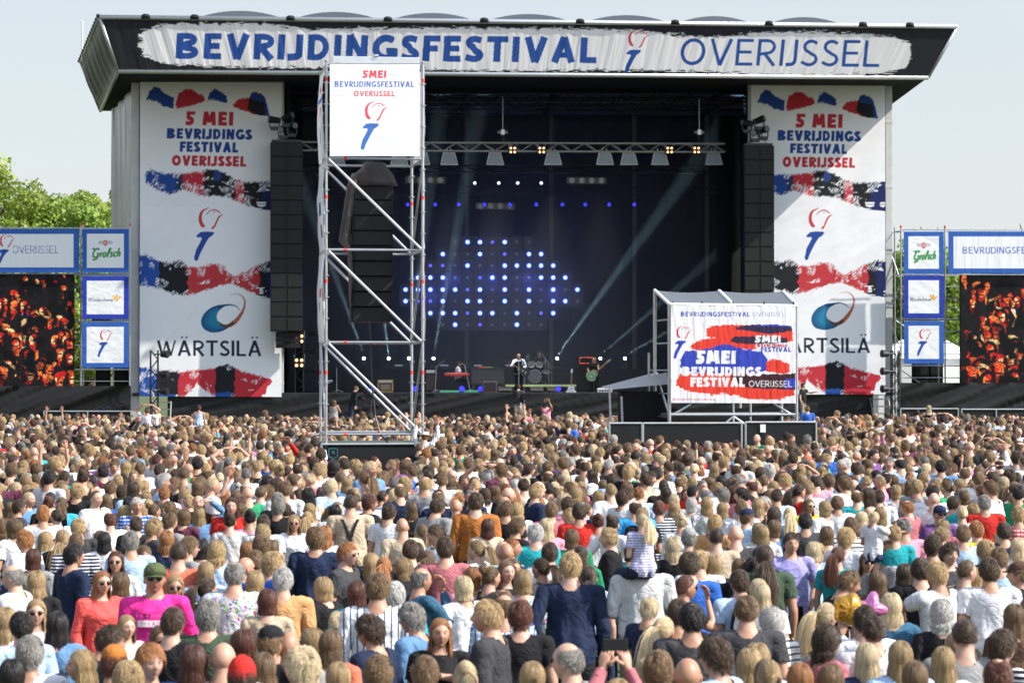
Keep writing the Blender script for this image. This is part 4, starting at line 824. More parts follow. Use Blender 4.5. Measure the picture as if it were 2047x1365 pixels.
text(cv, 'OVERIJSSEL', *q(1192, 892), 12, 86, .11, W_, 0, .12); text(cv, '5MEI', *q(1243, 537), 14, 51, .28, W_, 0, .07); text(cv, 'BEVRIJDINGS', *q(1258, 574), 6, 60, .3, (.5, .05, .08), 0, .07); text(cv, 'FESTIVAL', *q(1287, 613), 9.5, 61, .26, bl_, 0, .1)
text(cv, 'BEVRIJDINGSFESTIVALOVERIJSSEL.NL', *q(585, 1002), 3.2, 85, .25, (.6, .1, .15), 0, .16)
b = thing('printed_banner', 'big white banner with red and blue paint swipes reading 5MEI BEVRIJDINGSFESTIVAL, on the roofed platform', 'banner', FT, tuple(f(1466, 806, -.12)))
sheet('banner_cloth', FT, cv, 1341, 1591, 610, 805, -.12, M_CLOTH, b, step=.67, wrinkle=.022, ws=(7, 40), seed=31, den=1, slope=.004)
for px in (1345, 1404, 1466, 1528, 1587):
    mb = T(b); c = f(px, 609, -.1); mb.tube(c, c + Vector((0, .05, .08)), .02, n=5); mb.build('tie', M_DARKM, b)
# hut with a corrugated lean-to roof
ht = thing('lean_to', 'dark cloth lean-to hut with a pale sloping corrugated roof, left of the roofed platform', 'hut', FT, (*f(1290, 840, 1.2)[:2], 0))
za, zb = f(1222, 776, 1.2).z, f(1336, 746, 1.2).z; xa_, xb_ = f(1222, 776, 1.2).x, f(1336, 746, 1.2).x
P = [[(xa_ + (xb_ - xa_) * i / 30, 1.0 + j * .5, za + (zb - za) * i / 30 + .03 * math.sin(j * 1.9) + .0 * i - (0 if j < 5 else 0)) for i in range(31)] for j in range(5)]
P = np.array(P); P[0, :, 2] -= .28 * np.linspace(.1, 1, 31); grid_mesh('roof', P, mat('corrugated_grey', (.42, .41, .39), .5, noise=.2, nscale=3), ht, off=tuple(ht['_b']))
drape('wall', (f(1240, 800, 1.15).x, 1.15), (f(1336, 800, 1.15).x, 1.15), 0, f(1240, 782, 1.15).z, M_BLACK, ht, .04, 14, 60, 6)
drape('wall', (f(1240, 800, 1.15).x, 1.15), (f(1236, 800, 3.2).x, 3.2), 0, f(1240, 782, 1.15).z, M_BLACK, ht, .04, 14, 60, 6)
for px, yt in ((1226, 772), (1250, 792)): c = f(px, 840, .9); mb = T(ht); mb.tube((c.x, .9, 0), (c.x - .1, .9, f(px, yt, .9).z), .03); mb.build('post', M_STEEL, ht)
# black fences round it
for k, (x0_, x1_, y, lab, base) in enumerate(((1218, 1283, 846, 'black cloth fence below the lean-to hut', 0), (1285, 1482, 846, 'long black cloth fence below the painted banner', 0), (1490, 1631, 844, 'black cloth fence with a small white note, right of the roofed platform', -.2))):
    a, c = f(x0_, y, -.9), f(x1_, y, -.9); t = thing('cloth_fence', lab, 'fence', FT, (a.x, -.9, 0), 'black fences round the roofed platform')
    mb = T(t); mb.box((a.x, -.9, .0), (c.x, -.86, a.z - .03)); mb.build('cloth', M_SKIRT, t)
    mb = T(t); mb.tube((a.x, -.9, a.z), (c.x, -.9, a.z), .03); mb.build('top_rail', M_STEEL, t)
    for p in (a, c): mb = T(t); mb.tube((p.x, -.9, 0), (p.x, -.9, a.z), .03); mb.build('post', M_STEEL, t)
    if k == 2: n = f(1525, 856, -.93); mb = T(t); mb.box((n.x - .07, -.935, n.z - .1), (n.x + .07, -.925, n.z + .1)); mb.build('note', M_WHITEP, t)

# ================================================================= trees
def leaf_mat(n, c):
    m = mat(n, c, .55, trans=.35); nt_ = m.node_tree; p = nt_.nodes['Principled BSDF']
    a = nt_.nodes.new('ShaderNodeAttribute'); a.attribute_name = 'tint'; mx = nt_.nodes.new('ShaderNodeVectorMath'); mx.operation = 'MULTIPLY'; mx.inputs[1].default_value = c
    nt_.links.new(a.outputs['Vector'], mx.inputs[0]); nt_.links.new(mx.outputs[0], p.inputs['Base Color'])
    for nd in nt_.nodes:
        if nd.type == 'BSDF_TRANSLUCENT': nt_.links.new(mx.outputs[0], nd.inputs[0])
    return m
LEAF = [leaf_mat('spring_leaves', (.28, .37, .06)), leaf_mat('fresh_leaves', (.22, .33, .06)), leaf_mat('deep_leaves', (.075, .14, .03))]
M_BARK = mat('bark', (.09, .07, .05), .9, noise=.4, nscale=6, bump=.5)
def tree(label, x, y, hgt, wid, m, seed, n=12000, low=.1, ls=.21):
    r = np.random.default_rng(seed); t = thing('tree', label, 'tree', None, (x, y, 0), 'trees behind the stage')
    mb = MB(); P = [Vector((0, 0, 0)), Vector((.1, 0, hgt * .35)), Vector((0, .1, hgt * .8))]
    mb.tube(P[0], P[1], wid * .05, wid * .035, 10).tube(P[1], P[2], wid * .035, wid * .01, 8)
    for k in range(9): a = k * 2.4; s = P[1].lerp(P[2], r.random()); mb.tube(s, s + Vector((math.cos(a) * wid * .36, math.sin(a) * wid * .36, hgt * .18)), wid * .014, wid * .004, 6)
    mb.build('trunk', M_BARK, t, True)
    nc = 70; cc = r.normal(size=(nc, 3)); cc /= np.linalg.norm(cc, axis=1)[:, None]; cc *= (r.random(nc) ** .4)[:, None]
    z0 = hgt * low; cc[:, 0] *= wid * .5; cc[:, 1] *= wid * .5; cc[:, 2] = z0 + (hgt - z0) * (.5 + .46 * cc[:, 2]); cr_ = wid * (.1 + .1 * r.random(nc))
    k = r.integers(nc, size=n); d = r.normal(size=(n, 3)); d /= np.linalg.norm(d, axis=1)[:, None]; rad = cr_[k] * (.5 + .62 * r.random(n) ** .6)
    c = cc[k] + d * rad[:, None] * np.array([1, 1, .8]); nrm = d + r.normal(size=(n, 3)) * .7; nrm /= np.linalg.norm(nrm, axis=1)[:, None]
    u = np.cross(nrm, r.normal(size=(n, 3))); u /= np.linalg.norm(u, axis=1)[:, None]; v = np.cross(nrm, u); s = (ls * (.5 + .8 * r.random(n)))[:, None] / 2
    V = np.stack([c - u * s - v * s * .7, c + u * s * .2 - v * s, c + u * s + v * s * .5, c - u * s * .4 + v * s], 1).reshape(-1, 3)
    me = bpy.data.meshes.new('crown'); me.vertices.add(len(V)); me.vertices.foreach_set('co', V.astype(np.float32).ravel()); me.loops.add(len(V)); me.loops.foreach_set('vertex_index', np.arange(len(V), dtype=np.int32))
    me.polygons.add(n); me.polygons.foreach_set('loop_start', (np.arange(n) * 4).astype(np.int32)); me.update(calc_edges=True)
    cl = .75 + .5 * r.random(nc)[k] + .2 * (r.random(n) - .5); ye = .9 + .25 * r.random(nc)[k]
    C = np.ones((n, 4, 4), np.float32); C[..., 0] = (cl * ye)[:, None]; C[..., 1] = cl[:, None]; C[..., 2] = (cl * .9)[:, None]
    a = me.attributes.new('tint', 'FLOAT_COLOR', 'POINT'); a.data.foreach_set('color', C.ravel()); me.materials.append(m)
    o = bpy.data.objects.new('crown', me); COL.objects.link(o); o.parent = t
def at(px, D): return (px - CX) / FPX * D
for px, D, top, wid, m, lab in ((-25, 150, 318, 10.5, 0, 'tall yellow-green tree at the left edge of the photo'), (70, 158, 362, 9, 0, 'bright round tree just right of the tallest left tree'), (125, 150, 376, 8, 1, 'lower green tree in the middle of the left tree row'),
                              (178, 155, 360, 9, 1, 'dense green tree close to the grey side of the stage'), (235, 165, 368, 8, 1, 'green tree partly behind the grey stage side'), (25, 140, 440, 7, 0, 'low bushy tree behind the left wide banner'),
                              (1845, 150, 474, 6, 1, 'slim green tree behind the right square banners'), (1905, 145, 490, 6, 1, 'green tree seen between the right banners and screen'), (2062, 150, 440, 6, 2, 'dark tree top at the right edge of the photo'), (1800, 160, 500, 5, 2, 'dark green tree right behind the stage corner'), (1965, 150, 560, 7, 0, 'yellow-green tree low behind the right screen')):
    tree(lab, at(px, D), D, CZ + (HY - top) / FPX * D, wid, LEAF[m], px + 500, n=42000 if px < 300 else 20000)
for px in (-110, -200, 2150, 2230): tree(f'green tree beyond the {"left" if px < 0 else "right"} edge of the frame, {"nearer" if abs(px) in (110, 2150) else "farther"} one', at(px, 155), 155, 12.5, 9, LEAF[1], px + 900, n=5000)
# white marquee behind the right wing
for px, D, w_, lab in ((1815, 135, 3.0, 'white tent wall behind the right lamp mast'), (1905, 138, 2.6, 'white tent seen through the scaffold left of the right screen')):
    x = at(px, D); t = thing('marquee', lab, 'tent', None, (x, D, 0)); mb = MB(); mb.box((-w_ / 2, 0, 0), (w_ / 2, 4, 4.0)); mb.build('wall', M_WHITEP, t); mb = MB(); mb.add([(-w_ / 2 - .1, -.1, 4), (w_ / 2 + .1, -.1, 4), (w_ / 2 + .1, 4.1, 4), (-w_ / 2 - .1, 4.1, 4), (0, 2, 5)], [(0, 1, 4), (1, 2, 4), (2, 3, 4), (3, 0, 4), (3, 2, 1, 0)]); mb.build('roof', M_WHITEP, t)
# ================================================================= people: materials
def att(n, name, typ='GEOMETRY'):
    a = n.nodes.new('ShaderNodeAttribute'); a.attribute_name = name; a.attribute_type = typ; return a
def pmat(kind, inst):
    """skin / hair / cloth; the colour is the object's own colour, or (in the far crowd) the instance's"""
    nm = f'{kind}_{"crowd" if inst else "person"}'
    if nm in MAT: return MAT[nm]
    m = bpy.data.materials.new(nm); m.use_nodes = True; n = m.node_tree; L = n.links.new; p = n.nodes['Principled BSDF']
    base = kind.split('_')[0]
    if inst: src = att(n, {'skin': 'skin_c', 'hair': 'hair_c', 'cloth': 'cloth_c', 'trousers': 'trou_c'}[base], 'INSTANCER').outputs['Color']
    else: src = n.nodes.new('ShaderNodeObjectInfo').outputs['Color']
    tc = n.nodes.new('ShaderNodeTexCoord').outputs['Object']
    def mul(a, b):
        x = n.nodes.new('ShaderNodeVectorMath'); x.operation = 'MULTIPLY'; L(a, x.inputs[0])
        if isinstance(b, tuple): x.inputs[1].default_value = b
        else: L(b, x.inputs[1])
        return x.outputs[0]
    def noise(scale, lo, hi, dist=0.):
        t = n.nodes.new('ShaderNodeTexNoise'); t.inputs['Scale'].default_value = scale; t.inputs['Detail'].default_value = 4; t.inputs['Distortion'].default_value = dist; L(tc, t.inputs[0])
        r = n.nodes.new('ShaderNodeMapRange'); r.inputs[1].default_value = .3; r.inputs[2].default_value = .7; r.inputs[3].default_value = lo; r.inputs[4].default_value = hi; L(t.outputs[0], r.inputs[0]); return r.outputs[0]
    def bump(h, st, d):
        b = n.nodes.new('ShaderNodeBump'); b.inputs['Strength'].default_value = st; b.inputs['Distance'].default_value = d; L(h, b.inputs['Height']); L(b.outputs[0], p.inputs['Normal'])
    if base == 'skin':
        c = mul(mul(src, att(n, 'tint').outputs['Vector']), noise(18, .93, 1.07)); p.inputs['Roughness'].default_value = .48
        p.inputs['Subsurface Weight'].default_value = 0.0; p.inputs['Specular IOR Level'].default_value = .45
    elif base == 'hair':
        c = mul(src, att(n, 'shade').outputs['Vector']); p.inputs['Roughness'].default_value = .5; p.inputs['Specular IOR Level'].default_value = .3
        p.inputs['Sheen Weight'].default_value = .15
    else:
        c = src; p.inputs['Roughness'].default_value = .85; p.inputs['Specular IOR Level'].default_value = .2
        def mixw(fac, col):
            x = n.nodes.new('ShaderNodeMix'); x.data_type = 'RGBA'; L(fac, x.inputs[0]); L(c, x.inputs[6]); x.inputs[7].default_value = (*col, 1); return x.outputs[2]
        sep = n.nodes.new('ShaderNodeSeparateXYZ'); L(tc, sep.inputs[0])
        def band(ax, freq, thr):
            a = n.nodes.new('ShaderNodeMath'); a.operation = 'MULTIPLY'; a.inputs[1].default_value = freq; L(sep.outputs[ax], a.inputs[0])
            f = n.nodes.new('ShaderNodeMath'); f.operation = 'FRACT'; L(a.outputs[0], f.inputs[0]); g_ = n.nodes.new('ShaderNodeMath'); g_.operation = 'LESS_THAN'; g_.inputs[1].default_value = thr; L(f.outputs[0], g_.inputs[0]); return g_.outputs[0]
        if kind.endswith('stripe'): c = mixw(band(2, 28, .42), (.72, .72, .74))
        if kind.endswith('darkstripe'): c = mixw(band(2, 20, .3), (.02, .022, .04))
        if kind.endswith('plaid'): c = mixw(band(2, 22, .28), (.7, .7, .7)); c = mixw(band(0, 22, .22), (.05, .07, .14))
        if kind.endswith('floral'):
            v = n.nodes.new('ShaderNodeTexVoronoi'); v.inputs['Scale'].default_value = 42; L(tc, v.inputs[0])
            g_ = n.nodes.new('ShaderNodeMath'); g_.operation = 'LESS_THAN'; g_.inputs[1].default_value = .42; L(v.outputs['Distance'], g_.inputs[0])
            x = n.nodes.new('ShaderNodeMix'); x.data_type = 'RGBA'; L(g_.outputs[0], x.inputs[0]); L(c, x.inputs[6])
            hs = n.nodes.new('ShaderNodeHueSaturation'); hs.inputs['Saturation'].default_value = 1.1; hs.inputs['Value'].default_value = .8; L(v.outputs['Color'], hs.inputs['Color']); L(hs.outputs[0], x.inputs[7]); c = x.outputs[2]
        c = mul(c, noise(9, .9, 1.08)); bump(noise(7, 0, 1, 1.5), .55, .03)
    L(c, p.inputs['Base Color']); MAT[nm] = m; return m
M_LENSB = mat('sunglass_lens', (.008, .008, .01), .08, spec=.9)

# ================================================================= head
# person frame: +y is forward, z up, feet at 0; head centre at (0, .015, 1.635)
HC = np.array([0, .015, 1.635]); HA = np.array([.080, .098, .114])
def head_points(nu=36, nv=28):
    th = np.linspace(0, math.pi, nv)[:, None]; ph = np.linspace(0, 2 * math.pi, nu, endpoint=False)[None, :]
    d = np.stack([np.sin(th) * np.sin(ph), np.sin(th) * np.cos(ph), np.cos(th) * np.ones_like(ph)], -1)
    return head_shape(d), d
def head_shape(d):
    x, y, z = d[..., 0], d[..., 1], d[..., 2]; P = d * HA
    low = np.clip(-z, 0, 1); P[..., 0] *= 1 - .32 * low ** 1.5; P[..., 1] = np.where(y > 0, P[..., 1] * (1 - .06 * low), P[..., 1] * (1 - .3 * low ** 1.2))
    P[..., 1] += .012 * low ** 2
    f = y > 0
    g = lambda cx, cz, sx, sz: np.exp(-((x - cx) / sx) ** 2 - ((z - cz) / sz) ** 2) * f
    o = np.zeros_like(x)
    o += .021 * g(0, -.2, .12, .17) + .012 * g(0, -.03, .09, .22)             # nose
    o -= .012 * (g(.38, .06, .17, .12) + g(-.38, .06, .17, .12))               # sockets
    o += .006 * (g(.35, .24, .3, .09) + g(-.35, .24, .3, .09))                 # brow
    o += .006 * (g(.48, -.24, .2, .16) + g(-.48, -.24, .2, .16))               # cheeks
    o += .007 * g(0, -.5, .22, .06) + .006 * g(0, -.6, .2, .06) - .006 * g(0, -.55, .25, .025)   # lips
    o += .013 * g(0, -.84, .3, .14) - .004 * g(0, -.7, .3, .05)
    P[..., 1] += o
    return P
def hairline(d, kind='full'):
    x, y, z = d[..., 0], d[..., 1], d[..., 2]
    line = np.where(y > 0, -.12 + .82 * np.clip(y, 0, 1) ** .8, -.12 + .62 * y)       # front high, nape low
    if kind == 'recede': line = np.where(y > 0, -.05 + 1.25 * y, line)
    m = z > line
    if kind == 'ring': m &= (z < .62 - .1 * y) & (y < .35)
    if kind == 'spot': m &= ~((z > .86) & (y < .25)) 
    return m
def grid_faces(nu, nv, b=0):
    f = []
    for j in range(nv - 1):
        for i in range(nu): f.append((b + j * nu + i, b + j * nu + (i + 1) % nu, b + (j + 1) * nu + (i + 1) % nu, b + (j + 1) * nu + i))
    return f
def tube_pts(pts, rad, n=8):
    """loft round a polyline: list of rings"""
    out = []; pts = [Vector(p) for p in pts]
    for k, p in enumerate(pts):
        d = (pts[min(k + 1, len(pts) - 1)] - pts[max(k - 1, 0)]).normalized(); u = d.cross(Vector((0, 1, .3))).normalized(); v = d.cross(u).normalized()
        r = rad[k]; rx, ry = r if isinstance(r, tuple) else (r, r)
        out.append([tuple(p + u * math.cos(2 * math.pi * i / n) * rx + v * math.sin(2 * math.pi * i / n) * ry) for i in range(n)])
    return out
def hsc(V): V = np.asarray(V, float); return (V - HC - [0, 0, -.05]) * .925 + HC + [0, 0, -.088]
def add_head(mb, tints):
    b0_ = len(mb.v)
    add_head_(mb, tints); mb.v[b0_:] = [tuple(v) for v in hsc(mb.v[b0_:])]
def add_head_(mb, tints):
    """head, ears, eyes into mb; tints: list of per-vertex colours"""
    P, d = head_points(); P = P + HC; nv, nu = P.shape[:2]
    t = np.ones((nv, nu, 3)); x, y, z = d[..., 0], d[..., 1], d[..., 2]; f = y > 0
    lip = (np.exp(-(x / .22) ** 4 - ((z + .555) / .085) ** 4) * f)[..., None]; t = t * (1 - lip) + lip * np.array([.8, .42, .42])
    brow = (np.exp(-((np.abs(x) - .35) / .17) ** 4 - ((z - .2 + .12 * (np.abs(x) - .35) ** 2) / .035) ** 4) * f)[..., None]; t = t * (1 - brow * .65)
    ch = (np.exp(-((np.abs(x) - .5) / .25) ** 2 - ((z + .3) / .2) ** 2) * f)[..., None]; t = t * (1 - ch * np.array([0, .14, .14]))
    mb.add(P.reshape(-1, 3).tolist(), grid_faces(nu, nv)); tints += t.reshape(-1, 3).tolist()
    for s in (-1, 1):
        b = len(mb.v); mb.ball((HC[0] + s * .078, HC[1] - .008, HC[2] - .012), .03, 8, 6, (.35, .62, 1.05)); tints += [(1.02, .88, .85)] * (len(mb.v) - b)
        b = len(mb.v); mb.ball((s * .029, HC[1] + .0765, HC[2] + .007), .0125, 8, 6); tints += [(.9, 1.05, 1.1)] * (len(mb.v) - b)
        b = len(mb.v); mb.ball((s * .029, HC[1] + .0855, HC[2] + .006), .0068, 6, 4, (1, .6, 1)); tints += [(.06, .06, .07)] * (len(mb.v) - b)
def add_hand(mb, tints, wrist, d, palm_n, curl=.5, s=1., side=1):
    w = Vector(wrist); d = Vector(d).normalized(); n = Vector(palm_n); n = (n - d * n.dot(d)).normalized(); u = d.cross(n) * side; b = len(mb.v)
    R_ = lambda c, rx, ry: [tuple(c + u * math.cos(a) * rx + n * math.sin(a) * ry) for a in [2 * math.pi * i / 8 for i in range(8)]]
    mb.loft([R_(w - d * .02, .026 * s, .019 * s), R_(w + d * .015 * s, .03 * s, .017 * s), R_(w + d * .05 * s, .041 * s, .016 * s), R_(w + d * .088 * s, .042 * s, .013 * s), R_(w + d * .098 * s, .036 * s, .009 * s)])
    for k, (o, l) in enumerate(((-.031, .066), (-.0105, .076), (.0105, .071), (.031, .055))):
        p = w + d * .088 * s + u * o * s; dd = (d + u * o * 3).normalized(); pts = [p]; a = curl
        for q in (.45, .3, .25): dd = (dd * math.cos(a * .8) + n * math.sin(a * .8)).normalized(); p = p + dd * l * q * s; pts.append(p)
        mb.loft(tube_pts(pts, [.0095 * s, .009 * s, .008 * s, .006 * s], 6))
    p = w + d * .03 * s - u * .03 * s; dd = (d * .75 - u * .8 + n * .25).normalized(); pts = [p]
    for q in (.035, .03, .022): p = p + dd * q * s; dd = (dd + d * .35 + n * .25 * curl).normalized(); pts.append(p)
    mb.loft(tube_pts(pts, [.0135 * s, .012 * s, .0105 * s, .008 * s], 6)); tints += [(1.02, .93, .9)] * (len(mb.v) - b)

# ================================================================= body poses
def arm(side, mode):
    s = side; sh = (s * .182, -.005, 1.403)
    E, W, d, n, c = {'down': ((s * .235, -.03, 1.13), (s * .235, .04, .88), (0, .15, -1), (-s, .2, 0), .35),
        'bent': ((s * .24, -.03, 1.14), (s * .1, .2, 1.12), (-s * .8, .5, .1), (0, 0, 1), .8),
        'pocket': ((s * .27, -.1, 1.15), (s * .2, .02, .95), (-s * .3, .4, -1), (-s, 0, 0), .5),
        'up': ((s * .3, .05, 1.62), (s * .27, .08, 1.9), (0, .05, 1), (0, 1, 0), .15),
        'wave': ((s * .36, .03, 1.5), (s * .44, .06, 1.76), (s * .3, 0, 1), (0, 1, 0), .1),
        'phone': ((s * .2, .24, 1.5), (s * .085, .42, 1.72), (-s * .25, .2, 1), (-s * .6, 1, 0), .7),
        'clap': ((s * .24, .12, 1.2), (s * .05, .32, 1.36), (-s * .1, .4, 1), (-s, 0, 0), .15),
        'head': ((s * .37, .03, 1.62), (s * .16, -.02, 1.78), (-s * .9, -.1, .2), (0, .1, -1), .4),
        'chin': ((s * .2, .2, 1.22), (s * .05, .2, 1.5), (-s * .2, -.1, 1), (0, -1, .2), .7),
        'hips': ((s * .42, -.09, 1.15), (s * .19, -.0, 1.03), (-s * .6, .5, -.5), (-s, 0, 0), .3),
        'neck': ((s * .26, .24, 1.28), (s * .34, .45, 1.16), (s * .2, 1, -.2), (0, 0, 1), .9),
        'reach': ((s * .24, .22, 1.3), (s * .2, .46, 1.34), (0, 1, .1), (0, 0, -1), .6),
        'across': ((s * .28, .2, 1.25), (-s * .12, .26, 1.32), (-s, .15, .3), (0, -1, 0), .4),
        'drum': ((s * .28, .12, 1.14), (s * .2, .36, 1.16), (-s * .1, 1, .2), (0, 0, -1), .9),
        'strum': ((s * .3, .02, 1.16), (s * .08, .22, 1.03), (-s, .2, -.25), (0, -1, 0), .6)}[mode]
    return [sh, E, W, d, n, c]
def body_data(pose, female=False, voxel=.016):
    """returns verts, faces of the remeshed body and the per-vertex region labels"""
    k = .93 if female else 1.; bust = .018 if female else 0
    arms = {s: arm(s, pose[0 if s < 0 else 1]) for s in (-1, 1)}
    legs = pose[2] if len(pose) > 2 else 'stand'
    mb = MB()
    el_ = lambda z, rx, ry, y=0: [(rx * math.cos(a) * (1 if abs(math.cos(a)) > .2 else 1), y + ry * math.sin(a), z) for a in [2 * math.pi * i / 20 for i in range(20)]]
    hw = 1.06 if female else 1.
    mb.loft([el_(.84, .13 * hw, .1, -.01), el_(.9, .165 * hw, .12, -.015), el_(.97, .168 * hw, .122, -.015), el_(1.05, (.158 if not female else .15) * k, .114, -.005), el_(1.13, (.153 if not female else .14) * k, .107, 0), el_(1.22, .158 * k, .11 + bust * .3, .0 + bust * .3), el_(1.3, .172 * k, .115 + bust, bust), el_(1.36, .172 * k, .106, -.008),
             el_(1.405, .14 * k, .088, -.015), el_(1.44, .092 * k, .074, -.018), el_(1.47, .066, .064, -.018), el_(1.52, .054 * k, .056, -.008), el_(1.6, .053 * k, .056, .0)])
    seg = {'torso': [((0, 0, .92), (0, 0, 1.36), .15)], 'neck': [((0, -.01, 1.5), (0, .0, 1.62), .055)]}
    for s in (-1, 1):
        sh, E, W = [Vector(q) for q in arms[s][:3]]; sh.x *= k
        if female: E.x *= .95; W.x *= .95
        a_ = .92 if female else 1.
        mb.loft(tube_pts([sh + Vector((-s * .05, 0, .02)), sh, sh.lerp(E, .35), sh.lerp(E, .8), E, E.lerp(W, .3), E.lerp(W, .8), W], [.045 * a_, .058 * a_, .052 * a_, .043 * a_, .041 * a_, .042 * a_, .03 * a_, .027 * a_], 12)); mb.ball(sh, .06 * a_, 12, 8, (1, .95, .85))
        mb.ball(sh + Vector((-s * .06, -.01, .016)), .05, 10, 7, (1.3, .9, .75))
        seg['up%d' % s] = [(tuple(sh + (E - sh) * .12), tuple(E), .06)]; seg['lo%d' % s] = [(tuple(E), tuple(W), .05)]
        hp = Vector((s * .085, -.01, .9))
        if legs == 'sit': kn, an, ft_ = Vector((s * .15, .42, .88)), Vector((s * .14, .44, .46)), Vector((s * .15, .56, .42))
        elif legs == 'walk': kn, an, ft_ = Vector((s * .1, .12 * s + .05, .5)), Vector((s * .1, .2 * s - .05, .09)), Vector((s * .11, .2 * s + .1, .04))
        else: kn, an, ft_ = Vector((s * .1, .02, .5)), Vector((s * .105, -.02, .09)), Vector((s * .125, .14, .04))
        mb.loft(tube_pts([hp + Vector((0, 0, .04)), hp.lerp(kn, .3), hp.lerp(kn, .8), kn, kn.lerp(an, .3), kn.lerp(an, .8), an], [.085, .083, .06, .056, .056, .04, .038], 12))
        mb.loft([[(an.x + rx * math.cos(a) , an.y + oy + ry * 0 + (ft_.y - an.y) * q, ft_.z + .01 + rz * math.sin(a)) for a in [2 * math.pi * i / 10 for i in range(10)]] for q, rx, ry, rz, oy in ((-.45, .03, 0, .035, 0), (0, .04, 0, .05, 0), (.6, .047, 0, .035, 0), (1.05, .042, 0, .024, 0), (1.25, .02, 0, .015, 0))])
        seg['leg%d' % s] = [(tuple(hp), tuple(kn), .09), (tuple(kn), tuple(an), .055)]; seg['foot%d' % s] = [(tuple(an - Vector((0, 0, .03))), tuple(ft_), .05)]
    me = bpy.data.meshes.new('tmp'); me.from_pydata([tuple(v) for v in mb.v], [], mb.f); me.update()
    o = bpy.data.objects.new('tmp', me); COL.objects.link(o); r = o.modifiers.new('r', 'REMESH'); r.mode = 'VOXEL'; r.voxel_size = voxel; sm = o.modifiers.new('s', 'SMOOTH'); sm.iterations = 4; sm.factor = .6
    dg = bpy.context.evaluated_depsgraph_get(); m2 = bpy.data.meshes.new_from_object(o.evaluated_get(dg)); bpy.data.objects.remove(o)
    nv = len(m2.vertices); V = np.empty(nv * 3, np.float32); m2.vertices.foreach_get('co', V); V = V.reshape(-1, 3).astype(float)
    N = np.empty(nv * 3, np.float32); m2.vertex_normals.foreach_get('vector', N); N = N.reshape(-1, 3).astype(float)
    F = [tuple(p.vertices) for p in m2.polygons]; names = list(seg); D = np.full((len(names), nv), 9.); TT = np.zeros((len(names), nv))
    for i, nme in enumerate(names):
        for a, b, r_ in seg[nme]:
            a, b = np.array(a), np.array(b); ab = b - a; t = np.clip(((V - a) @ ab) / (ab @ ab), 0, 1); q = np.linalg.norm(V - a - t[:, None] * ab, axis=1) / r_
            m_ = q < D[i]; D[i][m_] = q[m_]; TT[i][m_] = t[m_]
    lab = D.argmin(0)
    return dict(V=V, N=N, F=F, lab=np.array(names, dtype=object)[lab], t=TT[lab, np.arange(nv)], arms=arms, legs=legs)
def garment(bd, kind, seed=0):
    V, N, lab, t = bd['V'], bd['N'], bd['lab'], bd['t']; isl = lambda *n: np.isin(lab.astype(str), n)
    up, lo, tor = isl('up-1', 'up1'), isl('lo-1', 'lo1'), isl('torso')
    neck = ((V[:, 0] / .07) ** 2 + ((V[:, 1] + .02) / .078) ** 2 < 1) & (V[:, 2] > 1.42)
    if kind in ('trousers', 'shorts'):
        m = isl('leg-1', 'leg1') & ((kind == 'trousers') | (V[:, 2] > .46)) | (tor & (V[:, 2] < 1.0)); off = .014
        m |= isl('leg-1', 'leg1') & (bd['legs'] == 'sit')
    elif kind == 'shoes': m = isl('foot-1', 'foot1'); off = .008
    else:
        hem = .86 if kind != 'long' else .84
        if bd['legs'] == 'sit': m0 = (tor | isl('neck') | up) & (V[:, 2] > .86)
        else: m0 = (V[:, 2] > hem) & ~lo
        sl = {'tee': .55, 'long': 9, 'tank': -.1, 'sleeveless': .0}[kind]
        m = (m0 & (~up | (t < sl)) & ~isl('neck') & ~isl('lo-1', 'lo1')) | (isl('leg-1', 'leg1') & (V[:, 2] > hem) & (bd['legs'] != 'sit'))
        m |= isl('neck') & (V[:, 2] < 1.49)
        if kind == 'long': m |= lo & (t < .93)
        if kind == 'tank': m &= ~((np.abs(V[:, 0]) > .125) & (V[:, 2] > 1.36)); neck = ((V[:, 0] / .095) ** 2 + ((V[:, 1] + .02) / .13) ** 2 < 1) & (V[:, 2] > 1.38)
        m &= ~neck & (V[:, 2] < 1.5 + 9 * (up | lo)); off = .014
    idx = np.where(m)[0]; mp = -np.ones(len(V), int); mp[idx] = np.arange(len(idx)); F = [tuple(mp[i] for i in f) for f in bd['F'] if all(m[i] for i in f)]
    r = np.random.default_rng(seed); P = V[idx]; n = N[idx]
    fold = sum(np.sin(P @ (r.normal(size=3) * np.array([30, 30, 16])) + r.random() * 6) for _ in range(5)) * .0022
    ext = off + fold
    if kind in ('tee', 'long', 'tank', 'sleeveless'):
        z = P[:, 2]; ext = ext + (.012 * np.clip((1.25 - z) / .15, 0, 1) - .01 * np.clip((1.0 - z) / .1, 0, 1)) * tor[idx] + .012 * up[idx] * np.clip(t[idx], 0, 1) * (kind == 'tee'); ext = ext + .008 * np.sin(np.arctan2(P[:, 1], P[:, 0]) * 7 + z * 9) * np.clip((1.3 - z) / .3, 0, 1) * tor[idx]
    P = P + n * ext[:, None]
    return P, F
POSES = {'stand': ('down', 'down'), 'front': ('bent', 'bent'), 'pocket': ('pocket', 'down'), 'wave': ('down', 'wave'), 'up': ('up', 'up'), 'phone': ('phone', 'phone'), 'clap': ('clap', 'clap'), 'head': ('head', 'head'), 'onehead': ('bent', 'head'),
         'chin': ('down', 'chin'), 'hips': ('hips', 'hips'), 'reach': ('reach', 'down'), 'across': ('across', 'down'), 'sit': ('bent', 'reach', 'sit'), 'drum': ('drum', 'drum', 'sit'), 'guitar': ('strum', 'neck'), 'bass': ('neck', 'strum'), 'walk': ('reach', 'clap', 'walk'), 'keys': ('drum', 'drum', 'sit')}
BD, MESH = {}, {}
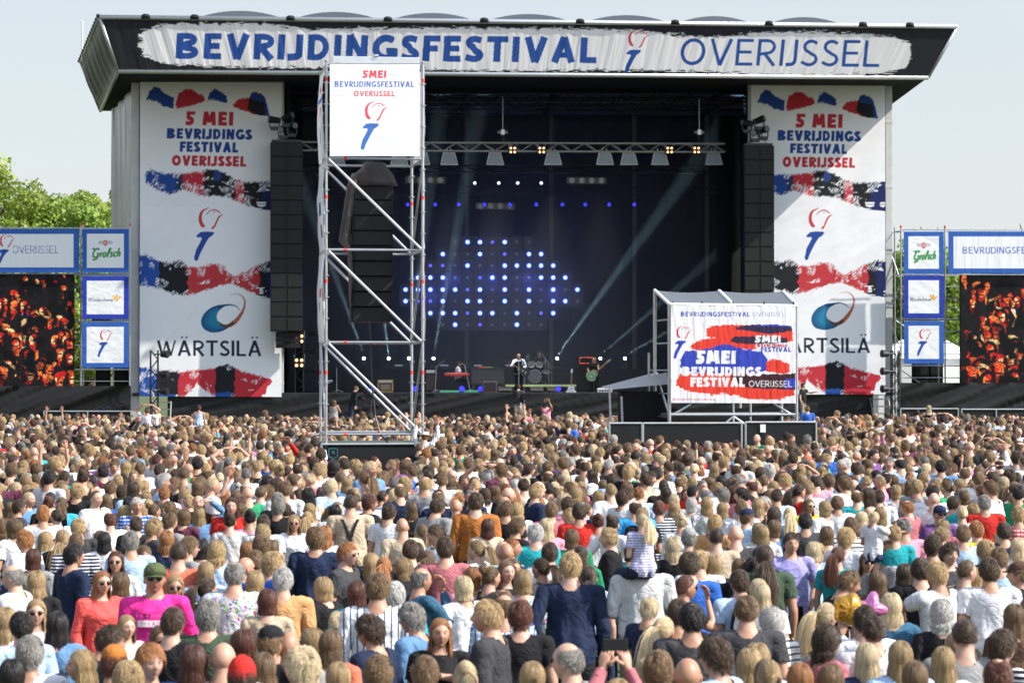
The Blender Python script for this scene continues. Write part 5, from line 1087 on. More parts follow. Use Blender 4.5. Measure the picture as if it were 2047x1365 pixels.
def mesh_of(name, V, F, mats, attrs=None, mi=None, smooth=True):
    me = bpy.data.meshes.new(name); me.from_pydata([tuple(v) for v in V], [], F); me.update()
    for m in mats: me.materials.append(m)
    if mi is not None: me.polygons.foreach_set('material_index', mi)
    for k, a in (attrs or {}).items():
        at_ = me.attributes.new(k, 'FLOAT_COLOR', 'POINT'); c = np.ones((len(V), 4), np.float32); c[:, :3] = a; at_.data.foreach_set('color', c.ravel())
    if smooth: me.shade_smooth()
    return me
def get_bd(pose, fem):
    if (pose, fem) not in BD: BD[pose, fem] = body_data(POSES[pose], fem)
    return BD[pose, fem]
def raw_body(pose, fem):
    bd = get_bd(pose, fem); mb = MB(); mb.v = [tuple(v) for v in bd['V']]; mb.f = list(bd['F']); mb.m = [0] * len(mb.f); tints = [(1, 1, 1)] * len(mb.v)
    add_head(mb, tints)
    for s in (-1, 1):
        sh, E, W, d, n, c = bd['arms'][s]; k = .95 if fem else 1; add_hand(mb, tints, (W[0] * k, W[1], W[2]), d, n, c, .93 if fem else 1.05, side=-s)
    return mb.v, mb.f, tints
def mesh_body(pose, fem):
    key = ('body', pose, fem)
    if key not in MESH: V, F, t = raw_body(pose, fem); MESH[key] = mesh_of('person', V, F, [pmat('skin', False)], {'tint': np.array(t)})
    return MESH[key]
def mesh_garment(pose, fem, kind, pat=''):
    key = (pose, fem, kind, pat)
    if key not in MESH:
        V, F = garment(get_bd(pose, fem), kind, len(MESH)); MESH[key] = mesh_of(kind, V, F, [pmat('cloth' + ('_' + pat if pat else ''), False)])
    return MESH[key]

# ================================================================= hair
STY = {  # n strands, length, width, lift, gravity, curl amp, curl freq, expand, hairline kind
    'short': dict(n=2200, L=.04, w=.0045, lift=.3, g=.12, ca=.003, ex=1.02, kind='full', k=4),
    'crop': dict(n=2000, L=.016, w=.0042, lift=.35, g=.05, ca=.002, ex=1.0, kind='full', k=3),
    'tousled': dict(n=2200, L=.06, w=.005, lift=.6, g=.35, ca=.007, ex=1.05, kind='full', k=6),
    'buzz': dict(n=900, L=.009, w=.004, lift=.6, g=.0, ca=0, ex=1.0, kind='recede', k=2),
    'ring': dict(n=1300, L=.025, w=.0045, lift=.15, g=.25, ca=.003, ex=1.0, kind='ring', k=3),
    'spot': dict(n=1900, L=.028, w=.0045, lift=.15, g=.15, ca=.003, ex=1.0, kind='spot', k=3),
    'bob': dict(n=3000, L=.25, w=.0042, lift=.0, g=1.6, ca=.003, ex=1.12, kind='full', k=9, cut=-.12),
    'long': dict(n=3000, L=.45, w=.0045, lift=.0, g=2.0, ca=.005, ex=1.07, kind='full', k=12),
    'wavy': dict(n=3000, L=.4, w=.0045, lift=.0, g=1.8, ca=.009, ex=1.13, kind='full', k=14),
    'curly': dict(n=2600, L=.14, w=.0055, lift=.5, g=.6, ca=.017, ex=1.2, kind='full', k=10),
    'tail': dict(n=1600, L=.44, w=.006, lift=.0, g=.6, ca=.004, ex=1.03, kind='full', k=13, tie=(0, -.125, .045)),
    'lowtail': dict(n=1600, L=.5, w=.0065, lift=.0, g=.6, ca=.01, ex=1.04, kind='full', k=13, tie=(0, -.11, -.03)),
    'bun': dict(n=1000, L=.3, w=.008, lift=.0, g=.2, ca=.003, ex=1.03, kind='full', k=11, tie=(0, -.1, .085), bun=.042),
    'lowbun': dict(n=1000, L=.3, w=.008, lift=.0, g=.2, ca=.003, ex=1.03, kind='full', k=11, tie=(0, -.12, -.01), bun=.04),
    'kid': dict(n=2000, L=.055, w=.0045, lift=.1, g=.35, ca=.004, ex=1.03, kind='full', k=5)}
def hair_data(style, seed=0):
    S = STY[style]; r = np.random.default_rng(100 + seed); C0 = np.array([0, -.004, .006]); A = HA * np.array([1.03, 1.03, 1.0])
    d = r.normal(size=(S['n'] * 4, 3)); d /= np.linalg.norm(d, axis=1)[:, None]; d = d[hairline(d, S['kind'])][:S['n']]; n = len(d)
    P = d * A + C0; lay = 1.0 + (S['ex'] - 1) * (.25 + .75 * r.random(n))
    K_ = S['k']; crown = np.array([0.02, -.35, .93]); crown /= np.linalg.norm(crown); tang = d - crown; 
    if style in ('short', 'crop', 'tousled', 'kid', 'spot'): tang = tang + np.array([.25, .35, 0]) * (d[:, 1:2] > 0)
    if style in ('long', 'wavy', 'bob', 'curly'): fr_ = np.clip((d[:, 1:2] + .15) * 2, 0, 1); tang = np.array([0, 0, -1.]) * (1 - fr_) + fr_ * (np.array([0, -.35, 0]) + np.sign(d[:, :1] + .01) * np.array([.9, 0, 0])) + r.normal(size=d.shape) * .1
    cl_ = r.normal(size=(45, 3)); cl_ /= np.linalg.norm(cl_, axis=1)[:, None]; kk = (d @ cl_.T).argmax(1); tang = tang + .45 * r.normal(size=(45, 3))[kk] * (1 if K_ < 8 else .25); tang -= (tang * d).sum(1)[:, None] * d; tang /= np.linalg.norm(tang, axis=1)[:, None] + 1e-6
    D = tang + d * S['lift'] + r.normal(size=(n, 3)) * .12; D /= np.linalg.norm(D, axis=1)[:, None]
    K = S['k']; Ls = S['L'] * (.75 + .4 * r.random(n)) / K; pts = [P.copy()]; tie = S.get('tie'); ph = r.random((n, 2)) * 6.28; fr = .9 + .5 * r.random(n)
    clump = (np.floor(np.arctan2(d[:, 0], d[:, 1]) * 9) * 1.7)
    if tie is not None:
        tie = np.array(tie); k1 = K // 2 + 1; dist0 = P - tie
        for i in range(1, k1 + 1):
            f = i / k1; Q = P * (1 - f) + tie * f; q = (Q - C0) / (A * lay[:, None]); l = np.linalg.norm(q, axis=1); m = l < 1.01; Q[m] = C0 + (q[m] / l[m][:, None]) * 1.01 * (A * lay[:, None])[m]
            if i == k1: Q = tie + (Q - tie) * .25
            pts.append(Q)
        p = pts[-1].copy()
        if S.get('bun'):
            b = S['bun']; c = tie + np.array([0, -.02, .01])
            for i in range(K - k1): a = ph[:, 0] + i * 1.1; e = ph[:, 1]; pts.append(c + b * (.8 + .3 * r.random(n))[:, None] * np.stack([np.cos(a) * np.cos(e), np.sin(a) * np.cos(e) * .8, np.sin(e)], 1))
        else:
            D = np.array([0, -.7, .1]) + r.normal(size=(n, 3)) * .16; D /= np.linalg.norm(D, axis=1)[:, None]
            for i in range(K - k1):
                D = D + np.array([0, 0, -S['g']]); D /= np.linalg.norm(D, axis=1)[:, None]; p = p + D * (S['L'] / (K - k1) * (.6 + .4 * ph[:, 0] / 6.28))[:, None]
                p = p + S['ca'] * np.stack([np.sin(i * fr + ph[:, 0]), np.cos(i * fr + ph[:, 1]), 0 * fr], 1); p[:, 1] = np.minimum(p[:, 1], np.where(p[:, 2] < -.14, -.13 + .02 * p[:, 2], 9)); pts.append(p.copy())
    else:
        p = P.copy()
        for i in range(K):
            D = D + np.array([0, 0, -1.]) * S['g'] * (i + 1) / K + r.normal(size=(n, 3)) * .05; D /= np.linalg.norm(D, axis=1)[:, None]; p = p + D * Ls[:, None]
            if S['ca']: p = p + S['ca'] * np.stack([np.sin(i * fr * 1.1 + clump + ph[:, 0] * .35), np.cos(i * fr * 1.1 + clump + ph[:, 1] * .35), .4 * np.sin(i * fr + ph[:, 0])], 1) * min(1, i / 2)
            q = (p - C0) / (A * lay[:, None]); l = np.linalg.norm(q, axis=1); m = (l < 1) & (p[:, 2] > -.09); p[m] = C0 + (q[m] / l[m][:, None]) * (A * lay[:, None])[m]
            top_ = p[:, 2] > -.07; mx_ = lay * (1.02 if K > 7 else 1.12) + (.08 if style in ('curly', 'tousled') else 0); q = (p - C0) / A; l = np.linalg.norm(q, axis=1); m = top_ & (l > mx_); p[m] = C0 + (q[m] / l[m][:, None]) * A * mx_[m][:, None]
            m = p[:, 2] <= -.09; rr = np.sqrt((p[:, 0] / .07) ** 2 + ((p[:, 1] + .01) / .07) ** 2); m2 = m & (rr < 1) & (p[:, 2] > -.2); p[m2, 0] /= rr[m2]; p[m2, 1] /= rr[m2]
            c2 = np.array([0, -.02, -.43]); A2 = np.array([.2, .135, .245]); q = (p - c2) / A2; l = np.linalg.norm(q, axis=1); m = l < 1; p[m] = c2 + q[m] / l[m][:, None] * A2
            face = (p[:, 1] > .03) & (np.abs(p[:, 0]) < .066) & (p[:, 2] < .06) & (K > 7); p[face, 0] = np.sign(P[face, 0] + 1e-4) * (.068 + .01 * r.random(face.sum()))
            if 'cut' in S: z = S['cut'] + .02 * ph[:, 0] / 6; p[:, 2] = np.maximum(p[:, 2], z)
            pts.append(p.copy())
    X = np.stack(pts, 1); m_ = X.shape[1]                                   # (n, k+1, 3)
    T_ = np.gradient(X, axis=1); T_ /= np.linalg.norm(T_, axis=2)[..., None] + 1e-9; out = X - np.array([0, 0, 0]) * 1.; out = out * np.array([1, 1, .6]); out[..., 2] = np.where(X[..., 2] < 0, out[..., 2] * .15, out[..., 2]); out /= np.linalg.norm(out, axis=2)[..., None] + 1e-9
    out = out + r.normal(size=(n, 1, 3)) * .35; Sd = np.cross(T_, out); Sd /= np.linalg.norm(Sd, axis=2)[..., None] + 1e-9
    wd = S['w'] * (.7 + .6 * r.random((n, 1, 1))) * np.linspace(1, .35, m_)[None, :, None] / 2
    V = np.stack([X - Sd * wd, X + Sd * wd], 2).reshape(-1, 3) + HC
    i = np.arange(n * m_).reshape(n, m_) * 2; q = np.stack([i[:, :-1], i[:, :-1] + 1, i[:, 1:] + 1, i[:, 1:]], -1).reshape(-1, 4)
    cn = r.normal(size=(60, 3)); cn /= np.linalg.norm(cn, axis=1)[:, None]; ck = (d @ cn.T).argmax(1); sh = (.68 + .35 * r.random(60)[ck] + .4 * r.random(n))[:, None] * np.linspace(.7, 1.3, m_)[None]; sh = np.repeat(sh.reshape(-1), 2)[:, None] * np.ones(3)  # random strand tones, plus clump contrast and darker roots painted in as shading
    # scalp cap under the strands
    Pc, dc = head_points(30, 20); Pc = Pc * (1.045 if S['L'] > .025 else 1.012) + HC + np.array([0, -.003, .003]); hm = hairline(dc, S['kind']); nv, nu = hm.shape; fc = [f for f in grid_faces(nu, nv) if all(hm.ravel()[k] for k in f)]
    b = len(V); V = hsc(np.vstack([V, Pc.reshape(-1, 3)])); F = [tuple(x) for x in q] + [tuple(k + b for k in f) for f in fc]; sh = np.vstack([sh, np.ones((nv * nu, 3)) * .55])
    return V, F, sh
def mesh_hair(style, seed=0):
    key = ('hair', style, seed)
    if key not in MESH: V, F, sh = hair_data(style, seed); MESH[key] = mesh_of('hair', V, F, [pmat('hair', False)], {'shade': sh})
    return MESH[key]
def glasses_mesh():
    if 'gl' not in MESH:
        mb = MB()
        for s in (-1, 1):
            mb.loft([[(s * .031 + .026 * math.cos(a), HC[1] + .098 + y - .006 * abs(math.cos(a)), HC[2] + .006 + .019 * math.sin(a)) for a in [2 * math.pi * i / 12 for i in range(12)]] for y in (0, .004)])
            mb.tube((s * .055, HC[1] + .093, HC[2] + .012), (s * .08, HC[1] - .005, HC[2] + .005), .0028, n=5)
        mb.tube((-.008, HC[1] + .1, HC[2] + .01), (.008, HC[1] + .1, HC[2] + .01), .003, n=5)
        me = bpy.data.meshes.new('sunglasses'); me.from_pydata([tuple(v) for v in hsc(mb.v)], [], mb.f); me.materials.append(M_LENSB); me.shade_smooth(); MESH['gl'] = me
    return MESH['gl']
def hat_mesh(kind):
    if kind not in MESH:
        mb = MB(); ring = lambda z, a, b_, y=0: [(a * math.cos(t), HC[1] - .003 + y + b_ * math.sin(t), HC[2] + z) for t in [2 * math.pi * i / 24 for i in range(24)]]
        if kind == 'cap':
            mb.loft([ring(.028, .087, .106), ring(.07, .087, .105), ring(.105, .07, .088, -.005), ring(.13, .035, .045, -.008), ring(.135, .005, .006, -.008)])
            mb.loft([[(x, HC[1] + .085 + y, HC[2] + .034 - .25 * (y - .0) * .35 - abs(x) * .15 + dz) for x, y in ((-.072, -.01), (-.06, .04), (-.03, .068), (0, .074), (.03, .068), (.06, .04), (.072, -.01), (0, -.005))] for dz in (0, .005)])
        elif kind == 'beanie': mb.loft([ring(.0, .09, .108), ring(.03, .092, .11), ring(.08, .085, .102), ring(.125, .06, .075), ring(.15, .02, .03), ring(.152, .003, .003)])
        elif kind == 'hat': mb.loft([ring(.045, .14, .155), ring(.05, .14, .155), ring(.055, .088, .106), ring(.12, .082, .1), ring(.135, .06, .075), ring(.13, .01, .01)])
        me = bpy.data.meshes.new(kind); me.from_pydata([tuple(v) for v in hsc(mb.v)], [], mb.f); me.materials.append(pmat('cloth', False)); me.shade_smooth(); MESH[kind] = me
    return MESH[kind]
HAIRC = {'B': (.36, .245, .12), 'L': (.56, .44, .27), 'M': (.145, .087, .043), 'D': (.055, .033, .019), 'K': (.016, .012, .011), 'R': (.33, .14, .05), 'A': (.1, .036, .022), 'G': (.2, .185, .165), 'W': (.45, .43, .4)}
HAIRN = {'B': 'blond', 'L': 'pale blond', 'M': 'brown', 'D': 'dark brown', 'K': 'black', 'R': 'ginger', 'A': 'auburn', 'G': 'grey', 'W': 'white'}
CLO = {'white': (.68, .68, .71), 'black': (.014, .014, .016), 'grey': (.28, .28, .28), 'lightgrey': (.5, .5, .5), 'darkgrey': (.05, .05, .055), 'navy': (.015, .025, .06), 'blue': (.03, .12, .45), 'lightblue': (.4, .55, .75), 'brightblue': (.04, .35, .75), 'denim': (.12, .24, .42), 'teal': (.02, .33, .36), 'red': (.48, .025, .02), 'coral': (.7, .09, .08),
       'pink': (.75, .3, .4), 'hotpink': (.72, .035, .27), 'rose': (.4, .13, .15), 'orange': (.42, .15, .035), 'coralorange': (.62, .15, .09), 'tan': (.6, .32, .14), 'beige': (.5, .4, .29), 'purple': (.14, .06, .2), 'plum': (.1, .025, .05), 'green': (.02, .22, .1), 'darkgreen': (.05, .08, .05), 'yellow': (.7, .55, .04), 'lilac': (.3, .28, .55), 'cream': (.65, .6, .5), 'olive': (.09, .11, .05), 'steel': (.04, .12, .2), 'brown': (.08, .045, .03)}
CLN = {'lightgrey': 'light grey', 'darkgrey': 'dark grey', 'lightblue': 'light blue', 'brightblue': 'bright blue', 'hotpink': 'hot pink', 'coralorange': 'coral orange', 'darkgreen': 'dark green', 'steel': 'steel blue', 'denim': 'denim blue'}
SKIN = [(.5, .28, .19), (.54, .32, .23), (.45, .24, .155), (.5, .3, .22), (.4, .21, .135)]
HS = {'s': 'short', 't': 'tousled', 'z': 'buzz', 'b': None, 'g': 'ring', 'o': 'bob', 'l': 'long', 'w': 'wavy', 'p': 'tail', 'q': 'lowtail', 'n': 'bun', 'm': 'lowbun', 'c': 'curly', 'k': 'kid', 'r': 'crop', 'd': 'spot'}
HN = {'s': 'short {} hair', 't': 'tousled {} hair', 'z': 'cropped {} hair', 'b': 'bald head', 'g': 'balding {} hair', 'o': '{} bob', 'l': 'long {} hair', 'w': 'wavy {} hair', 'p': '{} ponytail', 'q': 'low {} ponytail', 'n': '{} hair bun', 'm': 'low {} bun', 'c': 'curly {} hair', 'k': 'soft {} child hair', 'r': 'cropped {} hair', 'd': 'thinning {} hair'}
def child_of(root, name, me, col, parent=None):
    o = bpy.data.objects.new(name, me); COL.objects.link(o); o.parent = parent or root; o.color = (*col, 1); return o
def make_person(X, Y, Z, hair, hc, garm, gc, rot, pose='stand', fem=False, scale=1., pat='', extra=(), wx=1., trou=None, label='', group='people in the crowd', skin=None, lean=0., hatc=None, seed=None):
    """rot: degrees clockwise from facing away from the camera (90 = facing right)"""
    wx = 1 + (wx - 1) * .55
    r = random.Random(seed if seed is not None else int(X * 977 + Y * 131))
    o = bpy.data.objects.new('person', mesh_body(pose, fem)); COL.objects.link(o); o.location = (X, Y, Z); o.rotation_euler = (-R(lean), 0, -R(rot)); o.scale = (scale * wx, scale * wx ** .6, scale)
    o.rotation_mode = 'ZYX' if False else 'XYZ'
    if lean: o.rotation_euler = (Matrix.Rotation(-R(rot), 3, 'Z') @ Matrix.Rotation(-R(lean), 3, 'X')).to_euler()
    o.color = (*(skin or r.choice(SKIN)), 1)
    c = HAIRC[hc]; j = .85 + .35 * r.random(); c = tuple(v * j for v in c)
    if HS[hair]:
        sd_ = r.randrange(2) if HS[hair] in ('short', 'tousled', 'long', 'wavy', 'bob') else 0
        h = child_of(o, 'hair', mesh_hair(HS[hair], sd_), c)
        if HS[hair] in ('short', 'tousled', 'long', 'bob', 'kid') and r.random() < .5: h.scale = (-1, 1, 1)
    j = .9 + .2 * r.random(); child_of(o, {'tee': 't_shirt', 'long': 'long_sleeved_top', 'tank': 'tank_top', 'sleeveless': 'sleeveless_top'}[garm], mesh_garment(pose, fem, garm, pat), tuple(min(.85, v * j) for v in CLO[gc]))
    child_of(o, 'trousers', mesh_garment(pose, fem, 'trousers'), trou or r.choice([(.02, .03, .06), (.04, .06, .12), (.015, .015, .018), (.25, .22, .18)]))
    child_of(o, 'shoes', mesh_garment(pose, fem, 'shoes'), r.choice([(.02, .02, .02), (.5, .5, .5), (.1, .06, .03)]))
    for e in extra:
        if e == 'sg': child_of(o, 'sunglasses', glasses_mesh(), (.01, .01, .01))
        if e in ('cap', 'beanie', 'hat'): child_of(o, e, hat_mesh(e), hatc or (.03, .03, .04))
    if label: tag(o, label, 'person', group)
    return o
